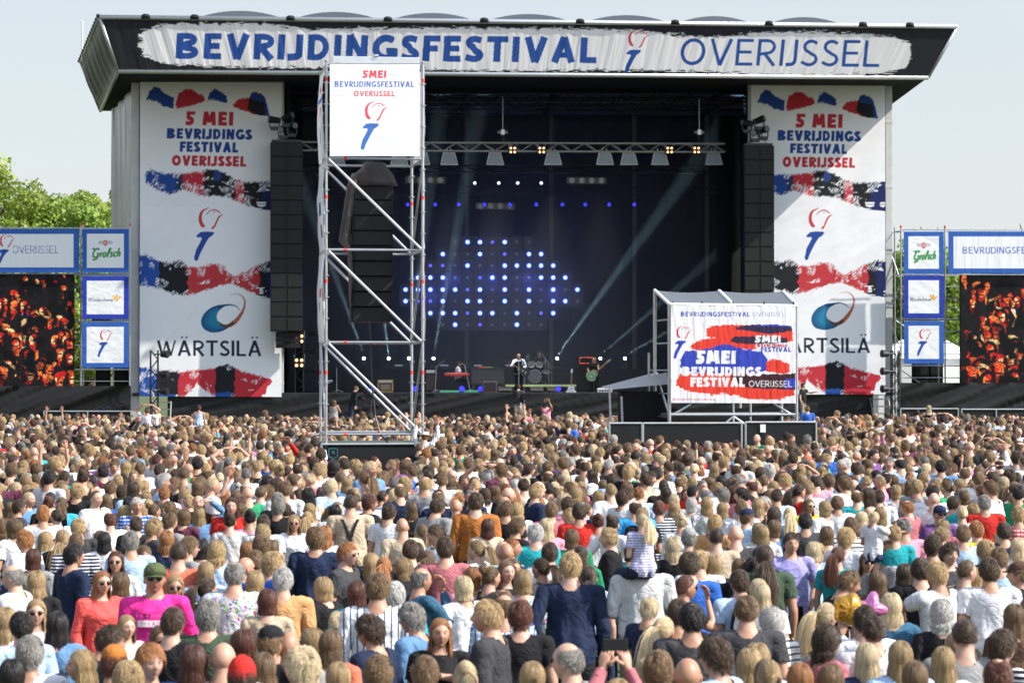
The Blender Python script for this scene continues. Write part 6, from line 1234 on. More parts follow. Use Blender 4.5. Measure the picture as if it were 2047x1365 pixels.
# ================================================================= the crowd: people told apart one by one
# sec zx zy hair garment:colour rot [tokens];  positions are head centres read off enlargements of the photo
SECS = {'4': (0, 1000, 3.74), '5': (500, 1000, 3.74), '6': (1000, 1000, 3.739), '7': (1500, 1000, 3.74), '1': (0, 780, 2.924), '2': (600, 780, 2.924), '3': (1300, 780, 2.74)}
CROWD = '''
4 140 45 sD T:darkgrey 60 pose=reach sg n=bearded
4 365 20 nA L:black 0 male
4 930 85 lB S:white 60
4 1025 30 sW L:blue 165 pat=plaid n=whitebeard
4 1150 75 nM T:white 45
4 1145 200 tB L:darkgrey 60 sc=1.02
4 1265 150 sM T:grey 40
4 1375 115 oM L:plum 20
4 1490 95 lB L:denim 0 pose=onehead
4 1735 35 wA T:red 180 male sc=1.06 n=redtee
4 1720 150 nD L:lightgrey 0
4 1870 125 nK T:pink 0
4 195 290 sR T:white -65 sc=1.02
4 340 290 lB T:lightblue 70 sg
4 470 280 qB L:black 0 sc=1.03
4 570 300 zM L:navy 0 pat=stripe
4 250 425 oA L:grey 0
4 545 400 sK L:navy 50 sc=1.05 n=navyjumper
4 780 290 lK T:white 0 sc=.97
4 980 300 sG T:lightblue -15 sc=1.03
4 1250 290 wR L:navy 0
4 1075 395 kM T:steel 160 sc=.93
4 870 445 lA T:white 180 sg
4 1335 385 zD T:coralorange 0 sc=1.06 wx=1.1 n=redpolo
4 1410 340 sM T:grey 60 sg
4 1510 350 oK L:black 0
4 1620 375 cB L:lightblue 0
4 1540 525 lB T:lightblue 0
4 1850 365 lR T:grey 0
4 1825 495 b- T:blue 60 sg
4 110 560 gG L:white -75 sg wx=1.1
4 275 600 wB L:black 0
4 760 600 lR L:coral 150 sg pose=pocket n=coral
4 905 610 oM S:black 0
4 1160 565 rM L:hotpink 172 cap=olive sg sc=1.07 wx=1.12 pose=pocket n=hotpink
4 1310 635 lB T:white 170 sg
4 1755 545 dG L:white 0 pat=floral sc=1.05 wx=1.1 n=floralshirt
4 1545 655 pD T:white 40
4 1900 620 lB T:plum 0
4 275 820 lB T:lightgrey 170 sg
4 45 890 wB T:white 0
4 165 930 sK T:lightblue -30 sg
4 430 920 lK L:denim 0 sc=1.03 n=denimjacket
4 225 1130 tG L:white 0
4 90 1290 wK L:black 0
4 630 1210 lB T:darkgrey -110
4 820 990 sD T:darkgrey 60 lean=12
4 945 930 lB T:cream 150 sc=.9
4 1200 1020 oM T:black 150 male sc=.92
4 1290 900 sD L:black 20
4 1555 850 tG T:darkgreen 0 wx=1.08
4 1830 1060 oA T:black -60
4 855 1200 sA T:darkgrey 0 cap=orange
4 1120 1190 tR T:blue 150
4 960 1330 tB L:grey 0
4 1450 1190 wA T:black 0 sc=1.03 n=darkcurls
4 1670 1170 b- T:grey 0 wx=1.08 n=baldleft
4 1810 1310 sD T:darkgrey 0 beanie=red n=beanie
4 30 200 cM T:lightgrey 0
5 330 160 lB T:white 175 sg
5 430 135 pB T:black 0
5 100 165 sD T:lightgrey 0
5 210 40 tG T:black 10
5 752 15 zD T:beige 0 sc=1.07 wx=1.22 n=braces
5 1035 85 sD T:white 30 sg wx=1.1 n=whitetee
5 1400 30 sD T:grey 40 sc=1.06 wx=1.2 lean=8 n=widegrey
5 1540 45 b- L:lightblue 0 pat=plaid sg
5 1688 5 sD L:orange 0 sc=1.1 wx=1.12 n=orangeshirt
5 1775 190 wA L:beige 0 sc=.98 n=redcurls
5 1885 75 sM T:black 30
5 560 250 wR T:white 0
5 490 275 tM L:navy 0 sc=1.04 wx=1.14 n=navyfleece
5 720 390 sR T:darkgrey 115 sg wx=1.1 sc=1.03
5 1000 490 pR T:black 0
5 1200 365 sD T:darkgrey 0
5 1150 470 wB T:black -70 lean=12
5 1330 440 pM T:darkgrey 0
5 1460 350 sD T:rose 0 sc=1.05 n=roseshirt
5 1700 365 pB T:white -60
5 1895 370 b- T:grey -30
5 95 240 cB T:lightgrey 0
5 85 330 tM T:grey 0
5 165 465 tB T:blue 60
5 35 450 sM T:black 20 sg
5 40 600 lB L:pink 0 pat=floral
5 245 585 sW L:tan 0 sg wx=1.12 n=tanjacket
5 555 645 oB L:black -50 sg sc=.97
5 800 680 oA T:teal 0
5 955 640 sM L:white 0 pat=plaid sc=1.08 wx=1.15 n=plaidshirt
5 1085 695 sW T:teal 0
5 1270 580 gG L:steel 60 pose=chin n=chin
5 1600 640 oL T:white -25
5 1665 565 oR T:pink 0
5 1795 565 nM T:darkgrey 50 sg
5 1915 520 lM T:black 160
5 130 740 oA L:beige 0
5 1215 850 tG L:denim -60 lean=8 n=denimbeard
5 1420 970 lR T:black 172 pose=across n=redhead
5 1790 850 sB L:darkgrey -75 sc=1.05 wx=1.1 n=darkshirt
5 905 950 tD L:navy -60 lean=6 n=brownmop
5 655 900 kL T:grey 0 sc=.85
5 150 1050 sM T:black 30 cap=black
5 290 1080 b- T:grey 0
5 480 1050 wB T:darkgrey -60 sg
5 600 1060 lM T:coralorange 20
5 400 1230 tL T:lightgrey -60 sc=1.04
5 100 1240 lM T:red 0
5 660 1310 lB T:white 0
5 960 1280 tM T:grey 0
5 1310 1280 sM T:lightblue 0
5 1610 1310 nL T:cream 0
5 1890 750 dM L:blue 0 pat=plaid
5 905 460 lB T:darkgrey 0
6 45 60 sM T:black 10
6 125 70 cB L:white 0 pat=floral
6 380 70 sM T:rose 0
6 500 25 sD T:pink 10 sg n=pinktee
6 590 80 sD T:red 0 sc=1.03 n=redback
6 535 275 oM T:green 0
6 345 190 lL T:pink 0 sc=1.02 n=platinum
6 265 240 sW T:teal 0 wx=1.15 n=tealpolo
6 120 190 sM T:black 60
6 730 155 nA T:white 0
6 840 170 nD T:white 30 sg pose=hips n=handsonhips
6 1010 50 gD T:brightblue 0 sg wx=1.1
6 1185 55 sA T:navy 0 pat=stripe
6 1300 50 lB T:lightgrey 0
6 1350 155 nL L:white 0 pat=floral
6 1600 165 sB T:tan 30 sg
6 1410 275 sG T:white 0 cap=grey n=greycap
6 1290 340 wL T:black 0
6 1615 270 zD T:beige 0
6 1760 250 b- T:darkgrey 0 sc=1.03 wx=1.1
6 1840 120 sM T:lightblue 60 cap=navy
6 1930 220 lB T:lightgrey 0
6 1950 410 lD L:black -20
6 1410 470 sD T:blue 0 sc=1.04 wx=1.12 n=bluepolo
6 1600 480 wB T:black 0
6 1490 440 kB T:white 0
6 1790 500 lM T:black 0
6 1885 520 nK T:black 0
6 45 385 b- T:steel -20
6 90 500 lM T:black 150
6 170 590 oB L:lightgrey 0 pat=floral
6 370 385 sD T:white 0
6 310 500 pD T:darkgrey -50
6 525 480 sB L:navy 0 sc=1.08 wx=1.14 pose=pocket n=navyshirt
6 600 400 pD L:green 0
6 660 560 qD T:lightblue 0
6 1110 800 kL T:navy 40 sc=.82 z=.35
6 1215 960 pL T:darkgrey 30
6 1375 640 qA T:black 70 sg pose=chin
6 1430 870 sK L:darkgrey 0 sc=1.04 wx=1.15 n=greycardigan
6 1790 600 sD T:lightblue -20
6 1950 690 lL T:white 0
6 1840 810 rM T:darkgrey 0 wx=1.15 sc=1.03 n=croppedgrey
6 30 790 gM L:lightblue 0 pat=plaid
6 150 850 tA T:black 0
6 520 1180 gG T:grey -60 sg sc=1.05 n=balding
6 1180 1250 tM T:brown 0
6 1080 1290 nL T:white 0 n=blondbun
6 1400 1290 b- T:black 0 wx=1.1 n=baldright
6 1620 1150 tD T:lightblue -55 sg sc=1.04 n=darkshades
6 240 1310 lB T:green 0
6 1860 1210 wB T:cream 0
6 1990 1290 lM T:navy 0
6 880 1440 lB L:rose 0 pose=phone n=phone
6 1330 830 sD T:black 0
7 430 35 lM L:yellow 150 sg n=yellowtop
7 290 105 pL T:denim 0
7 410 150 sK T:darkgrey 0 sg
7 560 50 oB T:white -30
7 650 15 sM L:white 0 wx=1.1
7 750 185 sM T:white 0 pat=darkstripe
7 970 100 wB T:lightgrey 0
7 1150 195 rG T:pink 0 wx=1.15
7 300 310 sD T:lilac 172 sc=1.04 pose=pocket n=lilac
7 90 240 lB T:lightgrey 0
7 180 200 oM T:denim 10
7 105 410 qD T:darkgreen 0 male sc=1.05 wx=1.1 n=longponytail
7 470 370 oL T:lightblue 0
7 650 410 pA T:teal 25
7 570 250 oM T:grey 0
7 710 275 tB T:white 35 sg
7 868 450 lM T:black 172 sg sc=.98 n=sunglasses
7 735 530 sM T:black 75 lean=18 sc=1.03
7 990 440 nB T:grey 0
7 1150 540 lD T:black 0
7 1270 510 sD T:black 0 wx=1.1
7 1400 540 sB T:white -35 sc=1.04 pose=reach n=foodholder
7 1360 330 tD T:pink 20
7 1480 390 tD T:darkgrey 160
7 1590 245 sM L:lightblue 0
7 1690 215 sR T:yellow -25 sg
7 1410 95 rM T:purple 165 cap=navy sg
7 1750 15 sG T:red 0 wx=1.15 n=redpoloback
7 1580 90 mL T:white 0
7 1895 225 sD T:navy 0
7 2000 100 sB L:coral 0 pat=plaid
7 1760 370 tB T:darkgrey 0
7 1785 515 sD T:white 0 sc=1.05 wx=1.1 n=tallwhite
7 1860 425 sM T:lightblue 10
7 1605 520 zM T:beige 60
7 1675 570 lB T:grey 0
7 2015 540 sM T:black -75 cap=brown
7 950 600 lM T:brown 0
7 1050 780 wL T:steel 0 sc=1.03 n=steelblue
7 560 850 pL L:white 50 sg
7 165 900 cW L:cream -30 pat=darkstripe n=whitecurls
7 60 660 lL T:black 0
7 1430 840 cW T:black 0
7 1600 990 zD T:grey 0 wx=1.14 sc=1.05 n=tannedbald
7 855 880 sD T:white 0
7 920 960 rD T:white 0 wx=1.1
7 560 1040 cD T:rose 60 sg n=curlyshades
7 870 1160 lL T:navy 0 n=fairhair
7 1120 1150 lB T:lightblue 0
7 1440 1190 lB T:white 0
7 1530 1080 mB T:cream 0
7 1870 1080 tD T:black 50 sg pat=stripe
7 1970 860 lM T:brown 0
7 1850 1300 dA T:grey 0 wx=1.1
7 1230 1310 lM T:black 0
7 140 1300 mB T:cream 0
7 370 1320 lR T:darkgrey 0
7 600 1330 oM T:blue 0
7 50 1170 oB T:lightgrey 0
7 2000 340 lL T:cream 0
7 30 500 cK T:black 0
1 485 505 nD S:black 0 male sc=1.13 n=tanktop
1 370 580 lB S:white 0
1 625 640 lM L:blue 0
1 960 600 sR T:white 0 pat=stripe
1 1080 605 cB T:grey 0
1 1150 605 lL T:white 60 sg
1 1215 620 pD T:plum 0
1 790 575 gM T:brown -20
1 1440 585 gM L:lightblue 0 wx=1.1
1 1690 620 lD T:blue 70
1 1625 640 tG T:black 0
1 1285 510 mL T:white 0
1 1180 450 sM L:teal 0
1 715 590 tD T:denim 30
1 940 460 sD T:lightblue 0 pose=wave
1 1990 510 zM T:lightgrey 0 sc=1.04 wx=1.2
1 1880 600 oA L:brown 0
1 1750 540 tB T:white 0
1 1520 320 sD L:pink 0 sc=1.06 wx=1.1 n=pinkshirt
1 1575 420 rM T:darkgrey 0
1 1880 490 tB T:white 0
1 1350 480 tR T:white 30
1 205 465 sK T:lightblue 0
1 140 440 sB T:green 0 pat=stripe
2 390 630 wB T:purple 0
2 490 500 wM L:rose 60 pat=floral pose=wave n=waver
2 600 610 rD T:navy 0 wx=1.1
2 725 570 wB T:brightblue 0
2 1020 540 sM T:brightblue 0 wx=1.1
2 885 495 b- T:grey -20
2 955 525 sM T:lightgrey 160
2 1070 485 tB T:white 0
2 1195 660 gB T:black 20
2 1400 600 mD L:black 0
2 1610 600 cB T:grey 0 sc=1.04
2 1745 620 wB L:navy -30
2 1885 625 tD T:white 40 sg
2 1980 600 rR T:lightblue 0
2 1635 430 sD L:blue 70
2 1412 455 sG T:grey 0 wx=1.1
2 1835 420 nR T:white 0 wx=1.1
2 1820 520 sD T:lightblue 0
2 560 430 sD T:yellow 30
2 1220 470 sD T:white 20
2 1225 300 cR L:red 0
2 555 545 tG T:grey 0
2 675 470 mB T:black 0
2 940 440 lB T:black 0
2 870 420 sR T:grey 160 sg
2 810 620 sD T:white -160
3 130 600 lL T:grey 0
3 225 620 oW T:lightgrey 0
3 310 620 wB L:white 0 pat=floral
3 400 570 tG T:plum -45 sg
3 300 565 gG T:white 0 sg
3 445 510 sM T:cream 40
3 600 450 sD T:black 50
3 705 490 tD T:plum 40 sg
3 805 465 tM T:coral 0 pose=head n=handsonhead
3 790 565 zD T:steel 0
3 980 490 tM T:steel 0
3 1130 580 gM T:teal 0
3 1250 580 sD T:white 0 wx=1.1
3 1345 550 oB T:white 0
3 1420 470 pR L:lightblue 0
3 1590 400 sD L:black 0
3 1640 460 wA L:black 0
3 1790 480 sD T:red 0
3 2005 480 sD L:darkgreen 0
3 1720 580 oM T:steel 0
3 1540 545 nR T:white 0
3 1060 480 lK T:brown 165 sg
3 1255 490 wW T:white 20
3 1105 400 b- T:coral -20
3 1195 330 sM L:lightblue 170 sg
'''
def crowd_rows():
    for ln in CROWD.strip().splitlines():
        t = ln.split(); sx, sy, k = SECS[t[0]]; px, py = sx + float(t[1]) / k, sy + float(t[2]) / k
        d = dict(px=px, py=py, hair=t[3][0], hc='M' if t[3][1] == '-' else t[3][1], garm={'T': 'tee', 'L': 'long', 'S': 'tank'}[t[4][0]], gc=t[4][2:], rot=float(t[5]), extra=[], pose='stand', sc=1., wx=1., pat='', lean=0., z=0., name=None, hatc=None, fem=t[3][0] in 'lwpqnmoc')
        for o in t[6:]:
            if o == 'sg': d['extra'].append('sg')
            elif o == 'male': d['fem'] = False
            else:
                a, b = o.split('=')
                if a in ('cap', 'beanie', 'hat'): d['extra'].append(a); d['hatc'] = CLO[b]; d['hatn'] = f"{CLN.get(b, b)} {a}"
                elif a == 'n': d['name'] = b
                elif a in ('pose', 'pat'): d[a] = b
                else: d[a] = float(b)
        yield d
LANDN = dict(bearded='the person in the grey T-shirt reaching out', whitebeard='the white-haired person in plaid', redtee='the person facing us in red', navyjumper='the navy jumper', redpolo='the coral-orange T-shirt', coral='the coral long-sleeved top', hotpink='the hot pink shirt and olive cap', floralshirt='the big floral shirt', denimjacket='the dark-haired denim jacket',
    darkcurls='the dark-haired person at the bottom edge', baldleft='the bald head at the bottom left', beanie='the red beanie', braces='the wide beige T-shirt', whitetee='the white T-shirt left of the wide grey one', widegrey='the wide grey T-shirt', orangeshirt='the orange shirt', redcurls='the auburn waves', navyfleece='the navy fleece', roseshirt='the dark rose T-shirt', tanjacket='the tan jacket',
    plaidshirt='the white plaid shirt', chin='the hand held to a chin', denimbeard='the grey hair over denim shirt', redhead='the ginger person facing us', darkshirt='the dark grey shirt in profile', brownmop='the tousled hair over navy', pinktee='the pink T-shirt', redback='the plain red T-shirt', platinum='the long pale hair over pink', tealpolo='the white hair over teal', handsonhips='the hands on hips',
    greycap='the grey cap', bluepolo='the wide blue T-shirt', navyshirt='the tall navy shirt', greycardigan='the black hair over dark grey', croppedgrey='the cropped hair over dark grey', balding='the balding head with glasses', blondbun='the pale bun at the bottom', baldright='the bald head at the bottom right', darkshades='the dark-haired sunglasses wearer', phone='the hands raising a phone', yellowtop='the yellow top',
    lilac='the lilac T-shirt', longponytail='the long dark ponytail', sunglasses='the black T-shirt and sunglasses facing us', foodholder='the white T-shirt reaching out', redpoloback='the red T-shirt on the right', tallwhite='the white T-shirt near the right edge', steelblue='the steel blue top', whitecurls='the white curls over stripes', tannedbald='the cropped head over grey', curlyshades='the dark curls and sunglasses',
    fairhair='the pale hair over navy', tanktop='the tall black tank top', pinkshirt='the pink shirt', waver='the waving floral sleeve', handsonhead='the hands on head', child1='the child in lilac stripes', hoodie='the grey hoodie', child2='the blond child in white', balloons='the foil balloons')
people = []     # dicts with world position, for labels
def place(d):
    h = 1.61 * d['sc'] * (.96 if d['fem'] else 1.0); r = random.Random(int(d['px'] * 31 + d['py'] * 17)); hz = d.get('z', 0) + h * (.985 + .03 * r.random())
    D = FPX * (CZ - hz) / (d['py'] - HY); sc = hz - d.get('z', 0); sc /= 1.61
    X = (d['px'] - CX) / FPX * D; d['D'] = D; d['X'] = X; d['scale'] = sc
    off = 0.0
    return d
def spawn(d, group='people in the crowd'):
    rr = d['rot']; fwd = Vector((math.sin(R(rr)), math.cos(R(rr)), 0)); lean = d['lean']; Lh = 1.635 * d['scale'] * math.sin(R(lean)); zc = 0
    hz_full = d['scale']
    x, y = d['X'] - fwd.x * Lh, d['D'] - fwd.y * Lh
    o = make_person(x, y, d.get('z', 0), d['hair'], d['hc'], d['garm'], d['gc'], rr, d['pose'], d['fem'], hz_full, d['pat'], d['extra'], d['wx'], lean=lean, hatc=d['hatc'])
    d['obj'] = o; people.append(d); return o
def describe(d):
    hn = HN[d['hair']].format(HAIRN[d['hc']]); 
    pat = {'stripe': 'striped ', 'darkstripe': 'striped ', 'plaid': 'plaid ', 'floral': 'floral ', '': ''}[d['pat']]
    g_ = {'tee': 'T-shirt', 'long': 'long-sleeved top', 'tank': 'tank top', 'sleeveless': 'top'}[d['garm']]
    hat = (' under ' + d['hatn']) if d.get('hatn') else ''
    return f"{hn}{hat}, {pat}{CLN.get(d['gc'], d['gc'])} {g_}"
ORD = ['first', 'second', 'third', 'fourth', 'fifth', 'sixth', 'seventh', 'eighth', 'ninth']
def label_all():
    lm = [p for p in people if p.get('name')]; used = {}
    def facing(d):
        a = (d['rot'] + 180) % 360 - 180
        return 'facing us' if abs(a) > 115 else 'in right profile' if a > 40 else 'in left profile' if a < -40 else ''
    words = lambda s: len(s.split())
    for d in people:
        base = describe(d)
        if d.get('fixed'): d['label'] = d['fixed']; used[d['fixed']] = 1; continue
        c = [base]
        f = facing(d); ex = 'with sunglasses' if 'sg' in d['extra'] else ''
        if f and words(base + f) < 9: c.append(f"{base}, {f}")
        if ex and words(base + ex) < 9: c.append(f"{base}, {ex}")
        d['cands'] = c[-1:]
    from collections import Counter
    cnt = Counter(d['cands'][-1] for d in people if 'cands' in d)
    for d in people:
        if 'cands' not in d: continue
        b = d['cands'][-1]; opts = []
        near = sorted((q for q in lm if q is not d), key=lambda q: (q['px'] - d['px']) ** 2 + ((q['py'] - d['py']) * 1.4) ** 2)[:6]
        for q in near:
            dx, dy = d['px'] - q['px'], d['py'] - q['py']
            rel = ('right of' if dx > 0 else 'left of') if abs(dx) > abs(dy) * .9 else ('in front of' if dy > 0 else 'behind')
            opts.append(f"{b}, {rel} {LANDN[q['name']]}")
        lab = None
        for o_ in opts:
            if words(o_) <= 16 and o_ not in used: lab = o_; break
        if lab is None:
            fx, fy = d['px'] / 2047, (d['py'] - 800) / 565; n = 1
            hpos = ['at the far left', 'left of centre', 'near the centre', 'right of centre', 'at the far right'][min(4, max(0, int(fx * 5)))]; vpos = 'in the bottom rows' if fy > .75 else 'in the middle rows' if fy > .45 else 'in the back rows'
            lab = f"{describe(d)}, {hpos} {vpos}"
            while lab in used and n < 9: lab = f"{describe(d)}, {ORD[n]} one {hpos} {vpos}"; n += 1
        used[lab] = 1; d['label'] = lab
    for d in people:
        if not d.get('fixed') and words(d['label']) <= 14: d['label'] = ('person with ' if 'head' != d['label'].split()[1] else 'person with a ') + d['label']
    for d in people: tag(d['obj'], d['label'], 'person', d.get('grp', 'people in the crowd'))
for d in crowd_rows(): spawn(place(d))
# children carried on shoulders and other people told apart ----------------
def special(px, py, sc_px, hair, hc, garm, gc, rot, pose, fixed, name=None, pat='', extra=(), fem=None, wx=1., lean=0, scl=1., grp='people in the crowd', hatc=None, D=None, trou=None):
    """placed by head position and head size (photo pixels per metre)"""
    D = D or FPX / sc_px; X = (px - CX) / FPX * D; hz = CZ - (py - HY) / FPX * D; Z = hz - 1.61 * scl
    fem = fem if fem is not None else hair in 'lwpqnmoc'
    fwd = Vector((math.sin(R(rot)), math.cos(R(rot)), 0)); L_ = 1.635 * scl * math.sin(R(lean)); Z += 1.635 * scl * (1 - math.cos(R(lean)))
    o = make_person(X - fwd.x * L_, D - fwd.y * L_, Z, hair, hc, garm, gc, rot, pose, fem, scl, pat, extra, wx, lean=lean, hatc=hatc, trou=trou)
    d = dict(px=px, py=py, hair=hair, hc=hc, garm=garm, gc=gc, rot=rot, extra=list(extra), pat=pat, name=name, obj=o, fixed=fixed, D=D, X=X, grp=grp, scale=scl); people.append(d); return o
# hooded man carrying the striped child
special(1284, 1110, 236, 's', 'D', 'long', 'lightgrey', 0, 'front', 'person in a light grey hooded top carrying the child in lilac stripes on their shoulders', 'hoodie', wx=1.15, scl=1.02, fem=False)
special(1284, 1040, 238, 'p', 'L', 'tee', 'lilac', -25, 'sit', 'blond ponytailed child in lilac stripes sitting on the grey hoodie shoulders', 'child1', pat='stripe', scl=.62, D=22.3)
special(1776, 1100, 205, 's', 'M', 'tee', 'grey', 75, 'pocket', 'person in sunglasses in profile carrying the blond child in white on their shoulders', None, extra=('sg',), scl=1.0)
special(1746, 1033, 205, 'k', 'L', 'tee', 'white', 50, 'sit', 'blond child in white T-shirt riding on a person with sunglasses', 'child2', scl=.56, fem=False)
special(1788, 1065, 205, 'k', 'B', 'tee', 'teal', 0, 'stand', 'blond boy in teal T-shirt behind the sunglasses wearer carrying a child', None, scl=.8, fem=False)
# people standing out above the far crowd
special(850, 872, 86, 's', 'M', 'long', 'white', 20, 'up', 'person in straw hat and white plaid shirt clinging to the scaffold tower base', None, pat='plaid', extra=('hat',), fem=False, hatc=(.6, .52, .38), lean=10, scl=.98, D=61.3)
special(398, 815, 60, 's', 'A', 'sleeveless' if False else 'tank', 'lightblue', 0, 'stand', 'person in pale denim vest raised above the crowd before the left skirt', None, scl=.85, fem=True)
special(295, 820, 62, 's', 'M', 'tee', 'white', 10, 'head', 'person in white T-shirt standing tall before the left lamp mast', None, fem=False, wx=1.15)
special(312, 822, 62, 'l', 'B', 'tee', 'cream', 170, 'stand', 'small blond child held up beside the tall white T-shirt', None, scl=.6, D=84.5)
special(145, 845, 66, 's', 'M', 'tee', 'pink', 0, 'front', 'child in pink top on shoulders at the far left of the crowd', None, scl=.7, fem=True)
special(214, 843, 70, 'l', 'L', 'tee', 'cream', 0, 'wave', 'person with very pale long hair raised above the back crowd on the left', None, scl=.9)
special(1857, 815, 62, 'l', 'L', 'tank', 'black', 0, 'reach', 'long-haired blond person in black tank top raised above the crowd by the right skirt', None, scl=.95)
special(1614, 817, 64, 's', 'M', 'tee', 'blue', 0, 'stand', 'person in blue T-shirt raised above the crowd right of the roofed platform', None, scl=.9, fem=False)
special(668, 804, 60, 'l', 'M', 'tank', 'grey', 20, 'clap', 'brown-haired girl in grey vest clapping on shoulders left of the tower post', None, scl=.8)
special(1884, 838, 66, 's', 'K', 'tee', 'white', 0, 'head', 'person with hands on head in white T-shirt in the back rows on the right', None, fem=False)
special(160, 858, 70, 's', 'D', 'tee', 'navy', 0, 'head', 'dark-haired person with hands on head in the back rows on the left', None, fem=False)
special(108, 838, 60, 's', 'M', 'tee', 'grey', 0, 'up', 'person raising both hands at the back on the left', None, fem=False, scl=.95)
# pit crew and band --------------------------------------------------------
s_ = FPX / 109.0
special(1036, 773, s_, 's', 'D', 'long', 'darkgrey', 25, 'reach', 'camera operator in dark jacket and pale trousers on the pit platform before the singer', None, fem=False, D=109, grp='stage crew', trou=(.55, .53, .47))
special(712, 776, FPX / 108, 's', 'M', 'long', 'black', 60, 'reach', 'camera operator in black bending to a camera on a tripod, behind the tower frame', None, fem=False, D=108, lean=14, grp='stage crew', trou=(.03, .04, .07))
special(1092, 808, FPX / 106, 's', 'M', 'tee', 'pink', 178, 'phone', 'photographer aiming a camera at the crowd from the stage pit', None, fem=False, D=106, grp='stage crew')
special(1605, 770, FPX / 107, 's', 'D', 'tee', 'black', 120, 'reach', 'crew member in black standing right of the roofed platform', None, fem=False, D=107, grp='stage crew')
SY = lambda px, py, ly: ST.w(H(px, py, ly))
sg_ = ST.w(H(1037, 712, 1.0)); special(1037, 711, FPX / sg_.y, 'b', 'M', 'long', 'white', 178, 'guitar', 'bald singer in dark waistcoat and white sleeves playing guitar at centre stage', None, fem=False, D=sg_.y, grp='band on stage', trou=(.02, .02, .022), scl=1.03)
singer = people[-1]['obj']
V_, F_ = garment(get_bd('guitar', False), 'tank', 3); nv_ = np.array(V_); nv_ = nv_ + (nv_ - np.array([0, 0, 1.2])) * np.array([.05, .1, 0]); child_of(singer, 'waistcoat', mesh_of('waistcoat', nv_, F_, [pmat('cloth', False)]), (.025, .025, .03))
dr = ST.w(H(1077, 703, 4.8)); special(1078, 706, FPX / dr.y, 's', 'D', 'tee', 'darkgrey', 180, 'drum', 'drummer in dark T-shirt behind the drum kit', None, fem=False, D=dr.y, grp='band on stage')
kp = ST.w(H(915, 727, 2.6)); special(916, 727, FPX / kp.y, 's', 'D', 'tee', 'white', 90, 'keys', 'keyboard player in white T-shirt seated in profile behind the red keyboard', None, fem=False, D=kp.y, grp='band on stage')
bp = ST.w(H(1187, 719, 1.6)); special(1188, 718, FPX / bp.y, 'z', 'R', 'tee', 'black', 200, 'bass', 'bass player in black holding a pale bass guitar by the tall amplifier', None, fem=False, D=bp.y, grp='band on stage', trou=(.02, .02, .022))

# instruments and stage gear ------------------------------------------------
M_GWOOD = mat('guitar_dark', (.03, .03, .035), .25); M_GWHITE = mat('guitar_white', (.7, .72, .72), .25); M_NECK = mat('guitar_neck', (.3, .18, .09), .4)
def guitar(name, label, F, c, ang, m, s=1.):
    """body outline in the local xz plane; ang = tilt of the neck from upright"""
    c = Vector(c); t = thing(name, label, 'guitar', F, tuple(c), 'guitars'); ca, sa = math.cos(ang), math.sin(ang)
    q = lambda x, z: (c.x + (x * ca + z * sa) * s, c.z + (-x * sa + z * ca) * s)
    out = [q(.19 * math.sin(a) * (1 + .25 * (math.cos(a) < 0)) * (1 - .22 * math.exp(-((math.cos(a) - .25) / .25) ** 2)), .25 * math.cos(a)) for a in [2 * math.pi * i / 26 for i in range(26)]]
    mb = T(t); mb.prism(out, c.y, c.y + .06); mb.build('body', m, t, bevel=.008)
    mb = T(t); mb.prism([q(-.025, .2), q(.025, .2), q(.02, .78), q(-.02, .78)], c.y - .015, c.y + .02); mb.build('neck', M_NECK, t)
    mb = T(t); mb.prism([q(-.04, .78), q(.04, .78), q(.05, .95), q(-.03, .95)], c.y - .01, c.y + .02); mb.build('headstock', m, t)
    mb = T(t); mb.prism([q(-.05, -.08), q(.05, -.08), q(.05, -.04), q(-.05, -.04)], c.y - .02, c.y); mb.prism([q(-.05, .06), q(.05, .06), q(.05, .1), q(-.05, .1)], c.y - .02, c.y); mb.build('pickup', M_STEEL, t)
    return t
c = H(1048, 743, .7); guitar('electric_guitar', 'dark guitar held by the singer, neck pointing up to the left', ST, (c.x, .72, c.z), -1.0, M_GWOOD)
c = H(1184, 750, 1.25); guitar('bass_guitar', 'pale green-edged bass guitar held by the bass player', ST, (c.x, 1.27, c.z), .85, mat('bass_green', (.2, .3, .15), .3), 1.1)
c = H(1142, 781, .2); g_ = guitar('electric_guitar', 'white semi-hollow guitar standing upright on the stage beside the riser', ST, (c.x, .2, c.z), .02, M_GWHITE, .98)
# microphones
def mic(label, px0, py0, px1, py1, px2, py2, ly):
    a, b, c = H(px0, py0, ly), H(px1, py1, ly), H(px2, py2, ly); t = thing('microphone_stand', label, 'microphone stand', ST, (a.x, ly, DECK), 'microphone stands')
    mb = T(t); mb.tube((a.x, ly, DECK), b, .015).tube(b, c, .012); 
    for k in range(3): mb.tube((a.x, ly, DECK + .12), (a.x + .28 * math.cos(k * 2.1), ly + .28 * math.sin(k * 2.1), DECK + .01), .012)
    mb.build('stand', M_STEEL, t); mb = T(t); mb.ball(c, .04, 8, 6); mb.tube(c, c.lerp(b, .15), .025, .018); mb.build('microphone', M_DARKM, t)
mic('microphone stand in front of the singer', 1037, 785, 1037, 728, 1036, 716, .5)
mic('boom microphone reaching in to the drums from the left', 1048, 780, 1050, 720, 1058, 704, 3.8); mic('boom microphone reaching in to the drums from the right', 1098, 780, 1096, 726, 1081, 704, 3.8)
mic('microphone at the keyboard player mouth', 940, 780, 929, 730, 921, 725, 2.3); mic('long boom microphone left of the keyboard', 870, 785, 872, 733, 892, 718, 1.5); mic('slim microphone stand behind the tower frame on the left', 673, 785, 673, 740, 673, 732, 1.5)
